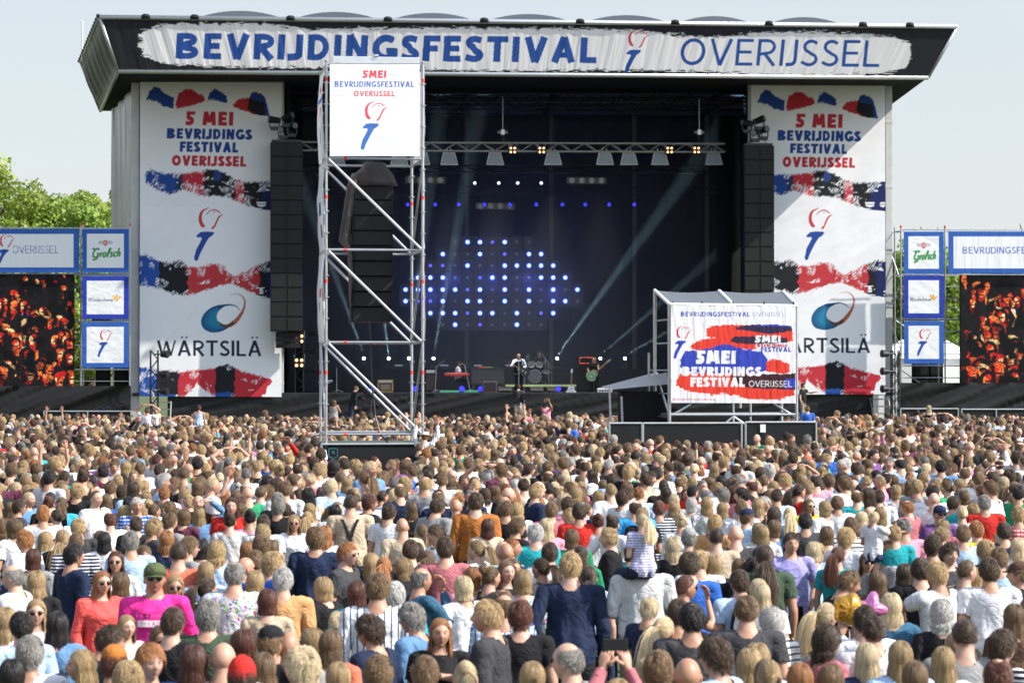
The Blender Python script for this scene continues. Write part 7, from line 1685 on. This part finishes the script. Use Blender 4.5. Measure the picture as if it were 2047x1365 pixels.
# drum kit on riser
zr_ = H(1080, 768, 3.4).z
t = thing('stage_riser', 'low stage riser with a bright green-yellow front edge under the drums', 'platform', ST, (H(1080, 768, 3.4).x, 3.4, DECK), 'risers on stage'); a, b = H(1010, 768, 3.4), H(1152, 768, 3.4)
mb = T(t); mb.box((a.x, 3.42, zr_ - .12), (b.x, 6.2, zr_)); mb.build('platform', M_SPK, t)
mb = T(t); mb.box((a.x, 3.38, zr_ - .1), (b.x, 3.417, zr_ - .01)); mb.build('edge', mat('lime_edge', (.45, .55, .2), .5, emit=(.5, .7, .2), estr=.12), t)
for k in range(4): mb = T(t); x = a.x + (b.x - a.x) * (.05 + .3 * k); mb.tube((x, 3.5, DECK), (x, 3.5, zr_ - .1), .03); mb.build('leg', M_STEEL, t)
t = thing('stage_riser', 'low keyboard riser with a green front edge on the left half of the stage', 'platform', ST, (H(925, 783, 1.8).x, 1.8, DECK), 'risers on stage'); a, b = H(880, 783, 1.8), H(966, 783, 1.8); z2_ = H(900, 780, 1.8).z
mb = T(t); mb.box((a.x, 1.82, DECK + .01), (b.x, 4.2, z2_)); mb.build('platform', M_SPK, t); mb = T(t); mb.box((a.x, 1.78, z2_ - .09), (b.x, 1.817, z2_)); mb.build('edge', mat('green_edge', (.1, .5, .25), .5, emit=(.1, .6, .3), estr=.12), t)
t = thing('drum_kit', 'black drum kit with chrome rims and cymbals on the riser', 'drum kit', ST, (H(1070, 750, 4.2).x, 4.2, zr_))
M_DRUM = mat('drum_shell', (.02, .022, .03), .2, spec=.8); M_SKIN2 = mat('drum_head', (.12, .125, .13), .4); M_CYM = mat('cymbal_brass', (.6, .5, .3), .25, metal=.9)
def drum(px, py, r, L, tilt, nm):
    c = H(px, py, 4.0); d = Vector((0, -math.cos(tilt), math.sin(tilt))); mb = T(t); mb.tube(c, c - d * L, r, r, 18); s = mb.build(nm, M_DRUM, t)
    mb = T(t); mb.tube(c + d * .005, c + d * .02, r * .96, r * .96, 18); mb.build('drum_head', M_SKIN2, s); mb = T(t)
    ring = [c + d * .02 + Vector((math.cos(a) * r, math.sin(a) * r * math.sin(tilt), math.sin(a) * r * math.cos(tilt))) for a in [2 * math.pi * i / 18 for i in range(19)]]; mb.path(ring, .014, 5); mb.build('rim', M_STEEL, s)
drum(1069, 752, .29, .45, .0, 'bass_drum'); drum(1062, 729, .15, .22, .5, 'tom'); drum(1078, 729, .15, .22, .5, 'tom'); drum(1092, 744, .2, .35, 1.2, 'floor_tom'); drum(1050, 742, .17, .14, 1.1, 'snare_drum')
for px, py in ((1048, 722), (1090, 721), (1103, 735), (1056, 713)):
    c = H(px, py, 4.3); mb = T(t); mb.tube((c.x, 4.3, c.z), (c.x, 4.3, c.z + .02), .24, .03, 18); q = mb.build('cymbal', M_CYM, t, True); mb = T(t); mb.tube((c.x, 4.3, zr_), (c.x, 4.3, c.z + .05), .013); mb.build('cymbal_stand', M_STEEL, q)
# keyboards, piano, amps, wedges, cases
c0, c1 = H(889, 751, 2.1), H(937, 746, 2.1); t = thing('stage_keyboard', 'bright red stage keyboard on a crossed stand', 'keyboard', ST, (c0.x, 2.1, z2_))
mb = T(t); mb.box((c0.x, 2.1, c0.z), (c1.x, 2.45, c1.z)); mb.build('body', mat('keyboard_red', (.7, .03, .015), .35), t, bevel=.01); mb = T(t); mb.box((c0.x + .05, 2.12, c1.z + .002), (c1.x - .05, 2.2, c1.z + .015)); mb.build('keys', M_WHITEP, t)
mb = T(t); mb.tube((c0.x + .15, 2.25, z2_), (c1.x - .15, 2.25, c0.z), .02).tube((c1.x - .15, 2.27, z2_), (c0.x + .15, 2.27, c0.z), .02); mb.build('cross_stand', M_DARKM, t)
M_PIANO = mat('piano_case', (.03, .03, .034), .3)
a, b = H(942, 768, 3.0), H(1008, 737, 3.0); t = thing('piano', 'dark upright piano body between the keyboard and the drum riser', 'piano', ST, (a.x, 3, DECK)); mb = T(t); mb.box((a.x, 3.0, a.z), (b.x, 3.7, b.z)); mb.build('case', M_PIANO, t, bevel=.02); mb = T(t); mb.box((a.x - .06, 2.95, b.z + .002), (b.x + .03, 3.75, b.z + .04)); mb.build('lid', M_PIANO, t)
for k in range(2): mb = T(t); x = (a.x + .1, b.x - .1)[k]; mb.box((x - .06, 3.1, DECK), (x + .06, 3.3, a.z)); mb.build('leg', M_PIANO, t)
for px, w_, m_, wd in ((963, 12, mat('red_folder', (.75, .04, .03), .5), 'red'), (974, 21, mat('lime_folder', (.35, .5, .06), .5), 'lime')): c = H(px, 733, 3.3); t = thing('folder', f'{wd} sheet lying on top of the piano', 'folder', ST, (c.x, 3.3, b.z + .045)); mb = T(t); mb.cbox((c.x, 3.3, b.z + .07), (w_ / 46, .25, .03 if wd == 'lime' else .07)); mb.build('cover', m_, t)
def amp(name, label, px0, px1, py0, py1, ly, body, front, knob=True, grp='amplifiers on stage'):
    a, b = H(px0, py1, ly), H(px1, py0, ly); t = thing(name, label, 'amplifier', ST, (a.x, ly, max(DECK, a.z)), grp); z0 = a.z
    mb = T(t); mb.box((a.x, ly, z0), (b.x, ly + .45, b.z)); mb.build('cabinet', body, t, bevel=.015); h_ = b.z - z0; mb = T(t); mb.box((a.x + .06, ly - .015, z0 + .06), (b.x - .06, ly, b.z - h_ * .25)); mb.build('grille', front, t)
    mb = T(t); mb.box((a.x + .06, ly - .02, b.z - h_ * .2), (b.x - .06, ly, b.z - h_ * .07)); mb.build('panel', M_STEEL if knob else front, t); mb = T(t); mb.tube((a.x + .2, ly + .2, b.z), (a.x + .25, ly + .2, b.z + .06), .012).tube((a.x + .25, ly + .2, b.z + .06), (b.x - .25, ly + .2, b.z + .06), .012).tube((b.x - .25, ly + .2, b.z + .06), (b.x - .2, ly + .2, b.z), .012); mb.build('handle', M_DARKM, t)
    return t, a, b
M_TWEED = mat('tweed_tan', (.5, .3, .09), .7, noise=.1, nscale=60)
t, a, b = amp('guitar_amplifier', 'mustard-coloured guitar amplifier behind the scaffold tower bars', 755, 786, 759, 784, 1.0, M_TWEED, mat('amp_dark', (.05, .045, .04), .7)); mb = T(t); mb.box((a.x + .12, .97, a.z + .1), (b.x - .12, .985, a.z + .34)); mb.build('speaker_cone', mat('cone_tan', (.25, .2, .13), .7), t)
amp('guitar_amplifier', 'dark brown amplifier with a lime top edge, right of the tower post', 849, 872, 736, 783, 1.6, M_SPK, mat('amp_brown', (.05, .035, .03), .7))
t, a, b = amp('bass_amplifier', 'tall black amplifier with a red-framed head beside the bass player', 1155, 1186, 728, 782, 2.0, M_SPK, M_GRILLE, False)
t2 = thing('amplifier_head', 'red-framed amplifier head on top of the tall bass amplifier', 'amplifier', ST, (a.x, 2.0, b.z)); mb = T(t2); mb.box((a.x, 2.0, b.z), (b.x, 2.4, H(1160, 713, 2).z)); mb.build('case', M_SPK, t2)
mr = mat('red_edge', (.6, .03, .02), .4, emit=(1, .08, .03), estr=.15); zt_, zb_ = H(1160, 715, 2).z, b.z + .04
for p in (((a.x + .08, zb_), (b.x - .04, zb_)), ((a.x + .08, zt_), (b.x - .04, zt_)), ((a.x + .08, zb_), (a.x + .08, zt_)), ((b.x - .04, zb_), (b.x - .04, zt_))): mb = T(t2); mb.tube((p[0][0], 1.98, p[0][1]), (p[1][0], 1.98, p[1][1]), .018, n=5); mb.build('red_trim', mr, t2)
amp('guitar_amplifier', 'stack of three dark amplifier boxes behind the left tower posts', 640, 668, 757, 787, 1.5, M_SPK, M_GRILLE)
def wedge(label, px0, px1, m=None, ly=.1, py=786, top=773, tilt=.35):
    a, b = H(px0, py, ly), H(px1, top, ly); t = thing('monitor_wedge', label, 'loudspeaker', ST, (a.x, ly, DECK), 'floor monitors'); z0, z1 = DECK + .005, b.z
    P = [(ly, z0), (ly + .6, z0), (ly + .5, z1), (ly + .15, z1)]; vs = [(x, y, z) for x in (a.x, b.x) for y, z in P]; mb = T(t); mb.add(vs, [(0, 1, 2, 3), (7, 6, 5, 4), (0, 4, 5, 1), (1, 5, 6, 2), (2, 6, 7, 3), (3, 7, 4, 0)]); mb.build('cabinet', m or M_SPK, t, bevel=.02)
    mb = T(t); mb.add([(a.x + .05, ly - .0, z0 + .07), (b.x - .05, ly - .0, z0 + .07), (b.x - .05, ly + .12, z1 - .05), (a.x + .05, ly + .12, z1 - .05)], [(0, 1, 2, 3)]); mb.build('grille', M_GRILLE, t)
wedge('black floor monitor left of the singer feet', 995, 1026); wedge('black floor monitor right of the singer', 1059, 1088); wedge('small black floor monitor right of the centre pair', 1093, 1112)
wedge('reddish tilted floor monitor by the keyboard riser', 966, 994, mat('wedge_maroon', (.1, .04, .04), .5), top=762)
c = H(1210, 788, .2); t = thing('flight_case', 'low white-fronted flight case at the right end of the deck', 'case', ST, (c.x - .3, .2, DECK)); mb = T(t); mb.box((c.x - .32, .2, DECK + .01), (c.x + .3, .7, DECK + .18)); mb.build('case', M_WHITEP, t, bevel=.01)
for k in range(5): mb = T(t); mb.box((c.x - .26 + k * .11, .185, DECK + .05), (c.x - .19 + k * .11, .199, DECK + .13)); mb.build('vent', M_DARKM, t)
# row of upturned moving lamps with bright lenses
M_BEAM = mat('white_beam_lens', (.8, .85, 1), .3, emit=(.7, .78, 1), estr=9.)
BEAMS = [(728, 718, -.35), (777, 718, -.12), (817, 718, .12), (866, 718, .18), (1112, 718, .62), (1198, 718, .85), (1247, 718, 1.05)]
bw = 'left of the tower cable|behind the tower cable|behind the tower post|just right of the tower|right of the drums|behind the bass player|farthest right by the roofed platform'.split('|')
for (px, py, an), wd in zip(BEAMS, bw):
    c = H(px, py, 6.5); head_lamp('beam_light', f'upturned lamp with glaring white-blue lens, {wd}', ST, (c.x, 6.5, c.z - .42), (math.sin(an) * .3, -1, .25), .08, .28, M_BEAM, group='upturned beam lamps')
t = thing('rear_riser', 'dark platform across the back of the stage carrying the upturned lamps', 'platform', ST, (H(700, 740, 6.2).x, 6.2, DECK)); za_ = H(866, 718, 6.5).z - .43; mb = T(t); mb.box((H(690, 740, 6.2).x, 6.2, DECK), (H(1300, 740, 6.2).x, 7.2, za_)); mb.build('platform', M_SPK, t)
for k, px in enumerate((797, 888, 955, 1018)):
    c = H(px, 731, 6.1); t = thing('strobe_bar', f'grey shiny strobe bar at the front of the rear platform, {ORD[k]} from the left', 'stage light', ST, (c.x, 6.1, c.z), 'strobe bars'); mb = T(t); mb.box((c.x - .2, 6.02, c.z - .09), (c.x + .2, 6.15, c.z + .09)); mb.build('housing', M_DARKM, t); mb = T(t); mb.tube((c.x - .18, 6.0, c.z), (c.x + .18, 6.0, c.z), .06, n=10); mb.build('reflector', M_STEEL, t)
for k, (px, py) in enumerate(((923, 777), (961, 777), (1116, 777), (1210, 777), (831, 777), (747, 778))):
    ly = 1.2; c = H(px, py, ly); t = thing('floor_lamp', f'round deep blue lamp on the stage floor, {"left of the red monitor|under the red keyboard side|beside the white guitar|at the right end of the deck|left of the brown amplifier|behind the tower bars".split("|")[k]}', 'stage light', ST, (c.x, ly, DECK), 'blue floor lamps')
    mb = T(t); mb.tube((c.x, ly, c.z), (c.x, ly + .2, c.z), .13, .1, 14); mb.build('housing', M_DARKM, t); mb = T(t); mb.tube((c.x, ly - .015, c.z), (c.x, ly, c.z), .115, .115, 14); mb.build('lens', M_BLUEL, t); mb = T(t); mb.box((c.x - .1, ly + .02, DECK + .005), (c.x + .1, ly + .2, DECK + .05)); mb.build('foot', M_DARKM, t)
# pit platform, cameras
pz = ST.w((0, 0, 0)); PF = Frame(108.0, 4.5); xx = PF.hit(1036, 830, 0)
zf_ = people[[p['fixed'] if 'fixed' in p else '' for p in people].index('camera operator in dark jacket and pale trousers on the pit platform before the singer')]['obj'].location.z
t = thing('camera_platform', 'black camera platform in the stage pit, mostly hidden by the crowd', 'platform', PF, (PF.hit(1036, 830, 0).x, 0, 0)); mb = T(t); mb.box((PF.hit(690, 830, 0).x, -.8, 0), (PF.hit(1070, 830, 0).x, 2.2, zf_ - .02)); mb.build('box', M_BLACK, t)
def tripod_cam(label, px, py, D, d):
    F_ = Frame(D, 0); c = F_.hit(px, py, 0); t = thing('video_camera', label, 'camera', F_, (c.x, 0, zf_), 'video cameras'); mb = T(t)
    for k in range(3): mb.tube((c.x, 0, c.z - .2), (c.x + .3 * math.cos(k * 2.1 + .5), .3 * math.sin(k * 2.1 + .5), zf_), .02)
    mb.build('tripod', M_DARKM, t); mb = T(t); mb.cbox((c.x, 0, c.z), (.22 if d[0] == 0 else .5, .5 if d[0] == 0 else .22, .24)); mb.build('camera_body', M_SPK, t, bevel=.02); mb = T(t); e = c + Vector(d) * .25; mb.tube((e.x, e.y, c.z), (e.x + d[0] * .3, e.y + d[1] * .3, c.z + .05), .08, .1, 12); mb.build('lens', M_DARKM, t)
tripod_cam('camera on tripod beside the pit operator', 1047, 792, 108.5, (0, 1, 0)); tripod_cam('large camera on tripod aimed at the stage behind the tower bars', 742, 785, 108.2, (-.5, .8, 0))
c = Frame(105.4, 0).hit(1090, 808, 0); t = thing('hand_camera', 'dark camera held up by the pit photographer', 'camera', Frame(105.4, 0), (c.x, 0, c.z)); mb = T(t); mb.box((c.x - .15, .1, c.z - .08), (c.x + .15, .25, c.z + .08)).tube((c.x, .1, c.z), (c.x, -.12, c.z), .06, .07, 12); mb.build('camera_body', M_DARKM, t)
# phone held up in the foreground, food, balloons
ph_ = [p for p in people if p.get('name') == 'phone'][0]; pm = ph_['obj'].matrix_basis @ Vector((0, .455, 1.86))
ph = thing('smartphone', 'dark phone held sideways in two raised hands near the bottom centre', 'phone', None, tuple(pm)); mb = MB(); mb.box((-.075, -.005, -.038), (.075, .005, .038)); mb.build('case', M_DARKM, ph, bevel=.004); mb = MB(); mb.box((-.068, -.0075, -.032), (.068, -.0055, .032)); mb.build('screen', mat('phone_screen', (.02, .02, .025), .1), ph)
def balloon(label, px, py, spx, m, shape):
    D = FPX / spx; c = Vector(((px - CX) / spx, D, CZ - (py - HY) / spx)); t = thing('foil_balloon', label, 'balloon', None, tuple(c), 'foil balloons'); mb = MB(); n = 28; rings = []
    for j in range(9):
        f = math.sin(math.pi * j / 8) ** .5 if 0 < j < 8 else .02; y = -.09 * math.cos(math.pi * j / 8)
        rings.append([(shape(2 * math.pi * i / n) * math.cos(2 * math.pi * i / n) * (.55 + .45 * f) * f * 1.0, y * (1 + .1 * math.sin(i * 2.3)), shape(2 * math.pi * i / n) * math.sin(2 * math.pi * i / n) * (.55 + .45 * f) * f) for i in range(n)])
    mb.loft(rings).build('foil', m, t, True); mb = MB(); mb.path([Vector((0, 0, -.15)), Vector((.02, .03, -.5)), Vector((0, .02, -.9))], .003, 4); mb.build('string', M_WHITEP, t)
balloon('crinkled gold foil balloon in the crowd at the lower right', 1697, 1217, 270, mat('gold_foil', (.75, .38, .06), .22, metal=.85, bump=.4, bscale=14), lambda a: .12 + .012 * math.cos(5 * a))
balloon('shiny pink star-shaped foil balloon beside the gold one', 1741, 1214, 268, mat('pink_foil', (.9, .25, .6), .2, metal=.6, bump=.3, bscale=12), lambda a: .1 + .028 * math.cos(4 * a + .7))
w_ = [p for p in people if p.get('name') == 'foodholder'][0]; pm = w_['obj'].matrix_basis @ Vector((-.2, .56, 1.34))
t = thing('snack', 'orange snack held in an outstretched hand at the right', 'food', None, tuple(pm)); mb = MB(); mb.tube((-.05, 0, 0), (0, 0, .02), .012, .016, 8).tube((0, 0, .02), (.05, 0, .015), .016, .008, 8); mb.build('bite', mat('snack_orange', (.8, .25, .04), .5), t, True)
# braces on the wide beige back
bx = [p for p in people if p.get('name') == 'braces'][0]['obj']; bd_ = get_bd('stand', False); mb = MB()
bvh_pts = np.array(garment(bd_, 'tee', 0)[0])
def back_y(x, z):
    m = (np.abs(bvh_pts[:, 0] - x) < .03) & (np.abs(bvh_pts[:, 2] - z) < .03); return bvh_pts[m, 1].min() if m.any() else -.12
for s in (-1, 1):
    pts = [(s * .085, 1.42), (s * .06, 1.36), (s * .03, 1.28), (s * .012, 1.2)] if True else []
    for (x0, z0), (x1, z1) in zip(pts[:-1], pts[1:]):
        y0, y1 = back_y(x0, z0) - .012, back_y(x1, z1) - .012; w2 = .017; mb.add([(x0 - w2, y0, z0), (x0 + w2, y0, z0), (x1 + w2, y1, z1), (x1 - w2, y1, z1)], [(0, 1, 2, 3)])
zs = np.linspace(1.21, .95, 6)
for z0, z1 in zip(zs[:-1], zs[1:]): mb.add([(-.02, back_y(0, z0) - .012, z0), (.02, back_y(0, z0) - .012, z0), (.02, back_y(0, z1) - .012, z1), (-.02, back_y(0, z1) - .012, z1)], [(0, 1, 2, 3)])
mb.build('braces', mat('braces_black', (.012, .012, .014), .6), bx)

hp = [p for p in people if p.get('name') == 'hotpink'][0]['obj']; gp_ = np.array(garment(get_bd('pocket', False), 'tee', 0)[0])
cv = Canvas(0, 0, 60, 26, 4, CLO['hotpink']); cv.rect(2, 13, 58, 24, (.8, .8, .8)); text(cv, 'SQUADRO', 7, 22, 7.5, 46, .18, CLO['hotpink'], .1, .35); text(cv, 'SQ', 10, 10, 8, 15, .26, (.04, .01, .04), .1, .1)
a_ = cv.done(2); ny_, nx_ = a_.shape[:2]; PP = np.zeros((ny_, nx_, 3))
for i in range(nx_):
    x = .13 - .26 * i / (nx_ - 1)
    for j in range(0, ny_, 6):
        z = 1.345 - .115 * j / ny_; m = (np.abs(gp_[:, 0] - x) < .022) & (np.abs(gp_[:, 2] - z) < .022) & (gp_[:, 1] > 0); y_ = gp_[m, 1].max() + .012 if m.any() else .12
        for k in range(j, min(ny_, j + 6)): PP[k, i] = (x, y_, 1.345 - .115 * k / ny_)
for _ in range(6): PP[:, 1:-1, 1] = (PP[:, :-2, 1] + PP[:, 2:, 1] + PP[:, 1:-1, 1]) / 3; PP[1:-1, :, 1] = (PP[:-2, :, 1] + PP[2:, :, 1] + PP[1:-1, :, 1]) / 3
grid_mesh('shirt_print', PP[::-1] + np.array([0, .006, 0]), M_FASC, hp, a_[::-1])

# ================================================================= the rest of the crowd
def blocked(x, y):
    px = CX + x / y * FPX
    if 632 < px < 835 and 51 < y < 62.5: return True
    if 1212 < px < 1640 and 64 < y < 68: return True
    if 1480 < px < 1640 and 63 < y < 68: return True
    p = Vector((x, y, 0))
    for F_, x0, x1, y0, y1 in ((TW, xa - .35, xb + .3, -.35, D2 + .5), (FT, FT.hit(1218, 800, -.9).x - .3, FT.hit(1631, 800, -.9).x + .3, -1.2, 6.5)):
        d = p - Vector((F_.x0, F_.D, 0)); lx = d.x * F_.c + d.y * F_.s; ly = -d.x * F_.s + d.y * F_.c
        if x0 < lx < x1 and y0 < ly < y1: return True
    return False
occ = {}
for p in people: occ.setdefault((int(p['X'] // 1), int(p['D'] // 1)), []).append((p['X'], p['D']))
def near(x, y, r):
    for i in (-1, 0, 1):
        for j in (-1, 0, 1):
            for (a, b) in occ.get((int(x // 1) + i, int(y // 1) + j), ()):
                if (a - x) ** 2 + (b - y) ** 2 < r * r: return True
    return False
rc = random.Random(99); fill = []
y = 14.2; row = 0
while y < 99:
    sp = 1.0 if y < 36 else .66; half = .2 * y + 3.5; x = -half + (row % 2) * sp / 2
    while x < half:
        X, Y = x + rc.uniform(-.23, .23), y + rc.uniform(-.23, .23)
        if not blocked(X, Y) and not near(X, Y, 1.15 if Y < 27 else .85 if Y < 36 else .43) and rc.random() > .03: fill.append((X, Y))
        x += sp
    y += sp * .88; row += 1
fill.sort(key=lambda p: p[1])
HSW = 'sssssttrdzzgblllllwwwpppqqoonmmck'; HCW = 'MMMMMMMMMDDDDDDBBBBBBBBLLRKKAGW'; GCW = ['white'] * 7 + ['black'] * 7 + ['grey', 'grey', 'lightgrey', 'lightgrey', 'darkgrey', 'darkgrey', 'navy', 'navy', 'blue', 'lightblue', 'lightblue', 'denim', 'denim', 'teal', 'red', 'pink', 'rose', 'coral', 'green', 'cream', 'beige', 'purple', 'brown', 'brightblue', 'plum', 'white', 'white', 'white', 'grey', 'lightgrey', 'navy', 'black', 'cream']
ncrowd = len([p for p in people if p.get('grp', 'people in the crowd') == 'people in the crowd']); stuff = []
for (X, Y) in fill:
    px = CX + X / Y * FPX; inframe = 15 < px < 2032
    hair = rc.choice(HSW); fem = hair in 'lwpqnmoc' and rc.random() > .05; sc = (rc.gauss(.955, .045) if fem else rc.gauss(1.02, .05)) * (.95 if Y < 36 else 1.)
    d = dict(hair=hair, hc=rc.choice(HCW), garm=rc.choice(['tee', 'tee', 'tee', 'long', 'long', 'tank'] if fem else ['tee', 'tee', 'tee', 'long']), gc=rc.choice(GCW), rot=rc.gauss(0, 34) if rc.random() < .8 else rc.uniform(-180, 180), extra=['sg'] if rc.random() < .2 else [], pose=rc.choice(['stand', 'stand', 'stand', 'front', 'pocket', 'front']),
             sc=sc, scale=sc, wx=rc.uniform(.95, 1.15), pat=rc.choice(['', '', '', '', '', 'stripe', 'plaid', 'floral']), lean=0., z=0., name=None, hatc=None, fem=fem, X=X, D=Y, px=px, py=HY + (CZ - 1.62 * sc) / Y * FPX)
    if hair in 'srtdz' and rc.random() < .1: cc = rc.choice(['navy', 'grey', 'black', 'white', 'red']); d['extra'] = d['extra'] + ['cap']; d['hatc'] = CLO[cc]; d['hatn'] = cc + ' cap'
    if inframe and ncrowd < 300 and d['py'] < 1395: spawn(d); ncrowd += 1
    else: stuff.append(d)
label_all()
# far crowd: one object, instances of whole figures with their own colours
TPL = bpy.data.collections.new('crowd_figures')
combos = []; rt = random.Random(5)
for hair in 'sstrrzzgdbkllwwppqoonmc': 
    fem = hair in 'lwpqonmc'
    for g in (('tee', 'long') if hair in 'stlwp' else ('tee',)) + (('tank',) if hair in 'lp' else ()): combos.append((hair, fem, g, rt.choice(['stand', 'front', 'stand', 'pocket'])))
combos += [('s', False, 'tee', 'up'), ('l', True, 'tee', 'wave'), ('t', False, 'tee', 'head'), ('p', True, 'tee', 'clap'), ('s', False, 'long', 'phone')]
for k, (hair, fem, g, pose) in enumerate(combos):
    V, F, tn = raw_body(pose, fem); V = list(V); F = list(F); mi = [0] * len(F); tint = list(tn); shade = [(1, 1, 1)] * len(V)
    for kind, m in ((g, 2), ('trousers', 3)):
        P_, F2_ = garment(get_bd(pose, fem), kind, k + m); b = len(V); V += [tuple(v) for v in P_]; F += [tuple(i + b for i in f) for f in F2_]; mi += [m] * len(F2_); tint += [(1, 1, 1)] * len(P_); shade += [(1, 1, 1)] * len(P_)
    if HS[hair]:
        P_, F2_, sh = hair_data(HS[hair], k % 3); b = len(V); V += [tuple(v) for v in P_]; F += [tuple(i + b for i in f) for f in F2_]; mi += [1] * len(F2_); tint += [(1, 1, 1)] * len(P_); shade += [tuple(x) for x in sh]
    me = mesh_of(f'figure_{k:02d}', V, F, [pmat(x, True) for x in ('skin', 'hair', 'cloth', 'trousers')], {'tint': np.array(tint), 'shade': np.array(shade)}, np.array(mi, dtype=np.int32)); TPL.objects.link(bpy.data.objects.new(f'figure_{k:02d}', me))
idx_of = {}
for k, (hair, fem, g, pose) in enumerate(combos[:-5]): idx_of.setdefault(hair, []).append(k)
n = len(stuff); me = bpy.data.meshes.new('crowd'); me.vertices.add(n); me.vertices.foreach_set('co', np.array([(d['X'], d['D'], 0) for d in stuff], np.float32).ravel())
def add_attr(name, typ, data, key): a = me.attributes.new(name, typ, 'POINT'); a.data.foreach_set(key, np.array(data).ravel())
add_attr('rot', 'FLOAT_VECTOR', np.array([(0, 0, -R(d['rot'])) for d in stuff], np.float32), 'vector')
add_attr('scl', 'FLOAT_VECTOR', np.array([(d['sc'] * d['wx'] * rc.choice([-1, 1]), d['sc'] * d['wx'] ** .5, d['sc']) for d in stuff], np.float32), 'vector')
add_attr('fig', 'INT', np.array([rc.choice(idx_of[d['hair']]) if rc.random() > .02 else len(combos) - 1 - rc.randrange(5) for d in stuff], np.int32), 'value')
jit = lambda c: tuple(min(.85, v * j) for j in [rc.uniform(.8, 1.2)] for v in c) + (1,)
add_attr('skin_c', 'FLOAT_COLOR', np.array([rc.choice(SKIN) + (1,) for d in stuff], np.float32), 'color')
add_attr('hair_c', 'FLOAT_COLOR', np.array([jit(HAIRC[d['hc']]) for d in stuff], np.float32), 'color')
add_attr('cloth_c', 'FLOAT_COLOR', np.array([jit(CLO[d['gc']]) for d in stuff], np.float32), 'color')
add_attr('trou_c', 'FLOAT_COLOR', np.array([jit(rc.choice([(.02, .03, .06), (.04, .07, .14), (.015, .015, .018)])) for d in stuff], np.float32), 'color')
crowd = bpy.data.objects.new('crowd', me); COL.objects.link(crowd); crowd['kind'] = 'stuff'; tag(crowd, 'dense crowd of thousands standing behind the nearest rows, facing the stage', 'crowd')
ng = bpy.data.node_groups.new('crowd_scatter', 'GeometryNodeTree'); ng.interface.new_socket('Geometry', in_out='INPUT', socket_type='NodeSocketGeometry'); ng.interface.new_socket('Geometry', in_out='OUTPUT', socket_type='NodeSocketGeometry')
N_ = ng.nodes.new; gi, go = N_('NodeGroupInput'), N_('NodeGroupOutput'); m2p = N_('GeometryNodeMeshToPoints'); ip = N_('GeometryNodeInstanceOnPoints'); ci = N_('GeometryNodeCollectionInfo'); ci.inputs[0].default_value = TPL; ci.inputs[1].default_value = True; ci.inputs[2].default_value = True
def na(nm, ty): a = N_('GeometryNodeInputNamedAttribute'); a.data_type = ty; a.inputs[0].default_value = nm; return a.outputs[0]
ip.inputs['Pick Instance'].default_value = True
ng.links.new(gi.outputs[0], m2p.inputs[0]); ng.links.new(m2p.outputs[0], ip.inputs['Points']); ng.links.new(ci.outputs[0], ip.inputs['Instance']); ng.links.new(na('fig', 'INT'), ip.inputs['Instance Index'])
e2r = N_('FunctionNodeEulerToRotation'); ng.links.new(na('rot', 'FLOAT_VECTOR'), e2r.inputs[0]); ng.links.new(e2r.outputs[0], ip.inputs['Rotation']); ng.links.new(na('scl', 'FLOAT_VECTOR'), ip.inputs['Scale']); ng.links.new(ip.outputs[0], go.inputs[0])
md = crowd.modifiers.new('scatter', 'NODES'); md.node_group = ng
print('CROWD', len(people), 'individuals', n, 'stuff')

# ================================================================= stage smoke, lit beams, glow and added band fill
smoke_a, smoke_b = ST.w((XL + 6.3, 1.2, 0)), 0
sm = thing('tmp', 'x y z w', 'x'); bpy.data.objects.remove(sm)
mb = MB(); mb.box((H(604, 700, 1.2).x, 1.25, DECK + .02), (H(1478, 700, 1.2).x - .3, 11.6, 15.0)); so_ = mb.build('stage_smoke', [], None); so_.location = ST.w((0, 0, 0)); so_.rotation_euler = (0, 0, ST.a); so_['kind'] = 'stuff'
vm = bpy.data.materials.new('stage_smoke'); vm.use_nodes = True; vn = vm.node_tree; vn.nodes.remove(vn.nodes['Principled BSDF']); pv = vn.nodes.new('ShaderNodeVolumePrincipled'); pv.inputs['Density'].default_value = .028; pv.inputs['Color'].default_value = (.85, .92, .96, 1); pv.inputs['Anisotropy'].default_value = .25
vn.links.new(pv.outputs[0], vn.nodes['Material Output'].inputs['Volume']); so_.data.materials.append(vm)
def lamp(name, typ, p, energy, col, d=None, **k):
    l = bpy.data.lights.new(name, typ); l.energy = energy; l.color = col
    for a, b in k.items(): setattr(l, a, b)
    o = bpy.data.objects.new(name, l); COL.objects.link(o); o.location = ST.w(p)
    if d is not None: o.rotation_euler = (Matrix.Rotation(ST.a, 3, 'Z') @ Vector(d).normalized() * -1).to_track_quat('Z', 'Y').to_euler()
    return o
for (px, py, an), pw in zip(BEAMS, (1, 1.6, 1, 1.2, 1.6, .8, .8)):
    c = H(px, py, 6.45); lamp('beam_light_bulb', 'SPOT', tuple(c + Vector((0, 0, .12))), 15000 * pw, (.55, .85, 1), (math.sin(an), -.1, math.cos(an)), spot_size=R(5), spot_blend=.6, shadow_soft_size=.05)
for px, py in ((905, 560), (985, 560), (1060, 560), (860, 590), (1110, 585)): c = H(px, py, 8.6); lamp('lamp_wall_glow', 'POINT', tuple(c), 26, (.09, .14, 1), shadow_soft_size=.5)
for px, e_ in ((898, 1100), (990, 1800), (1106, 1800), (1210, 1100)): c = H(px, 330, .7); lamp('front_truss_lamp', 'SPOT', tuple(c), e_, (1, .96, .92), (-.05, .02, -1) if px > 1000 else (.03, .02, -1), spot_size=R(45), spot_blend=.8, shadow_soft_size=.2)  # fill spots added to lighten the band; no lit fixture hangs there
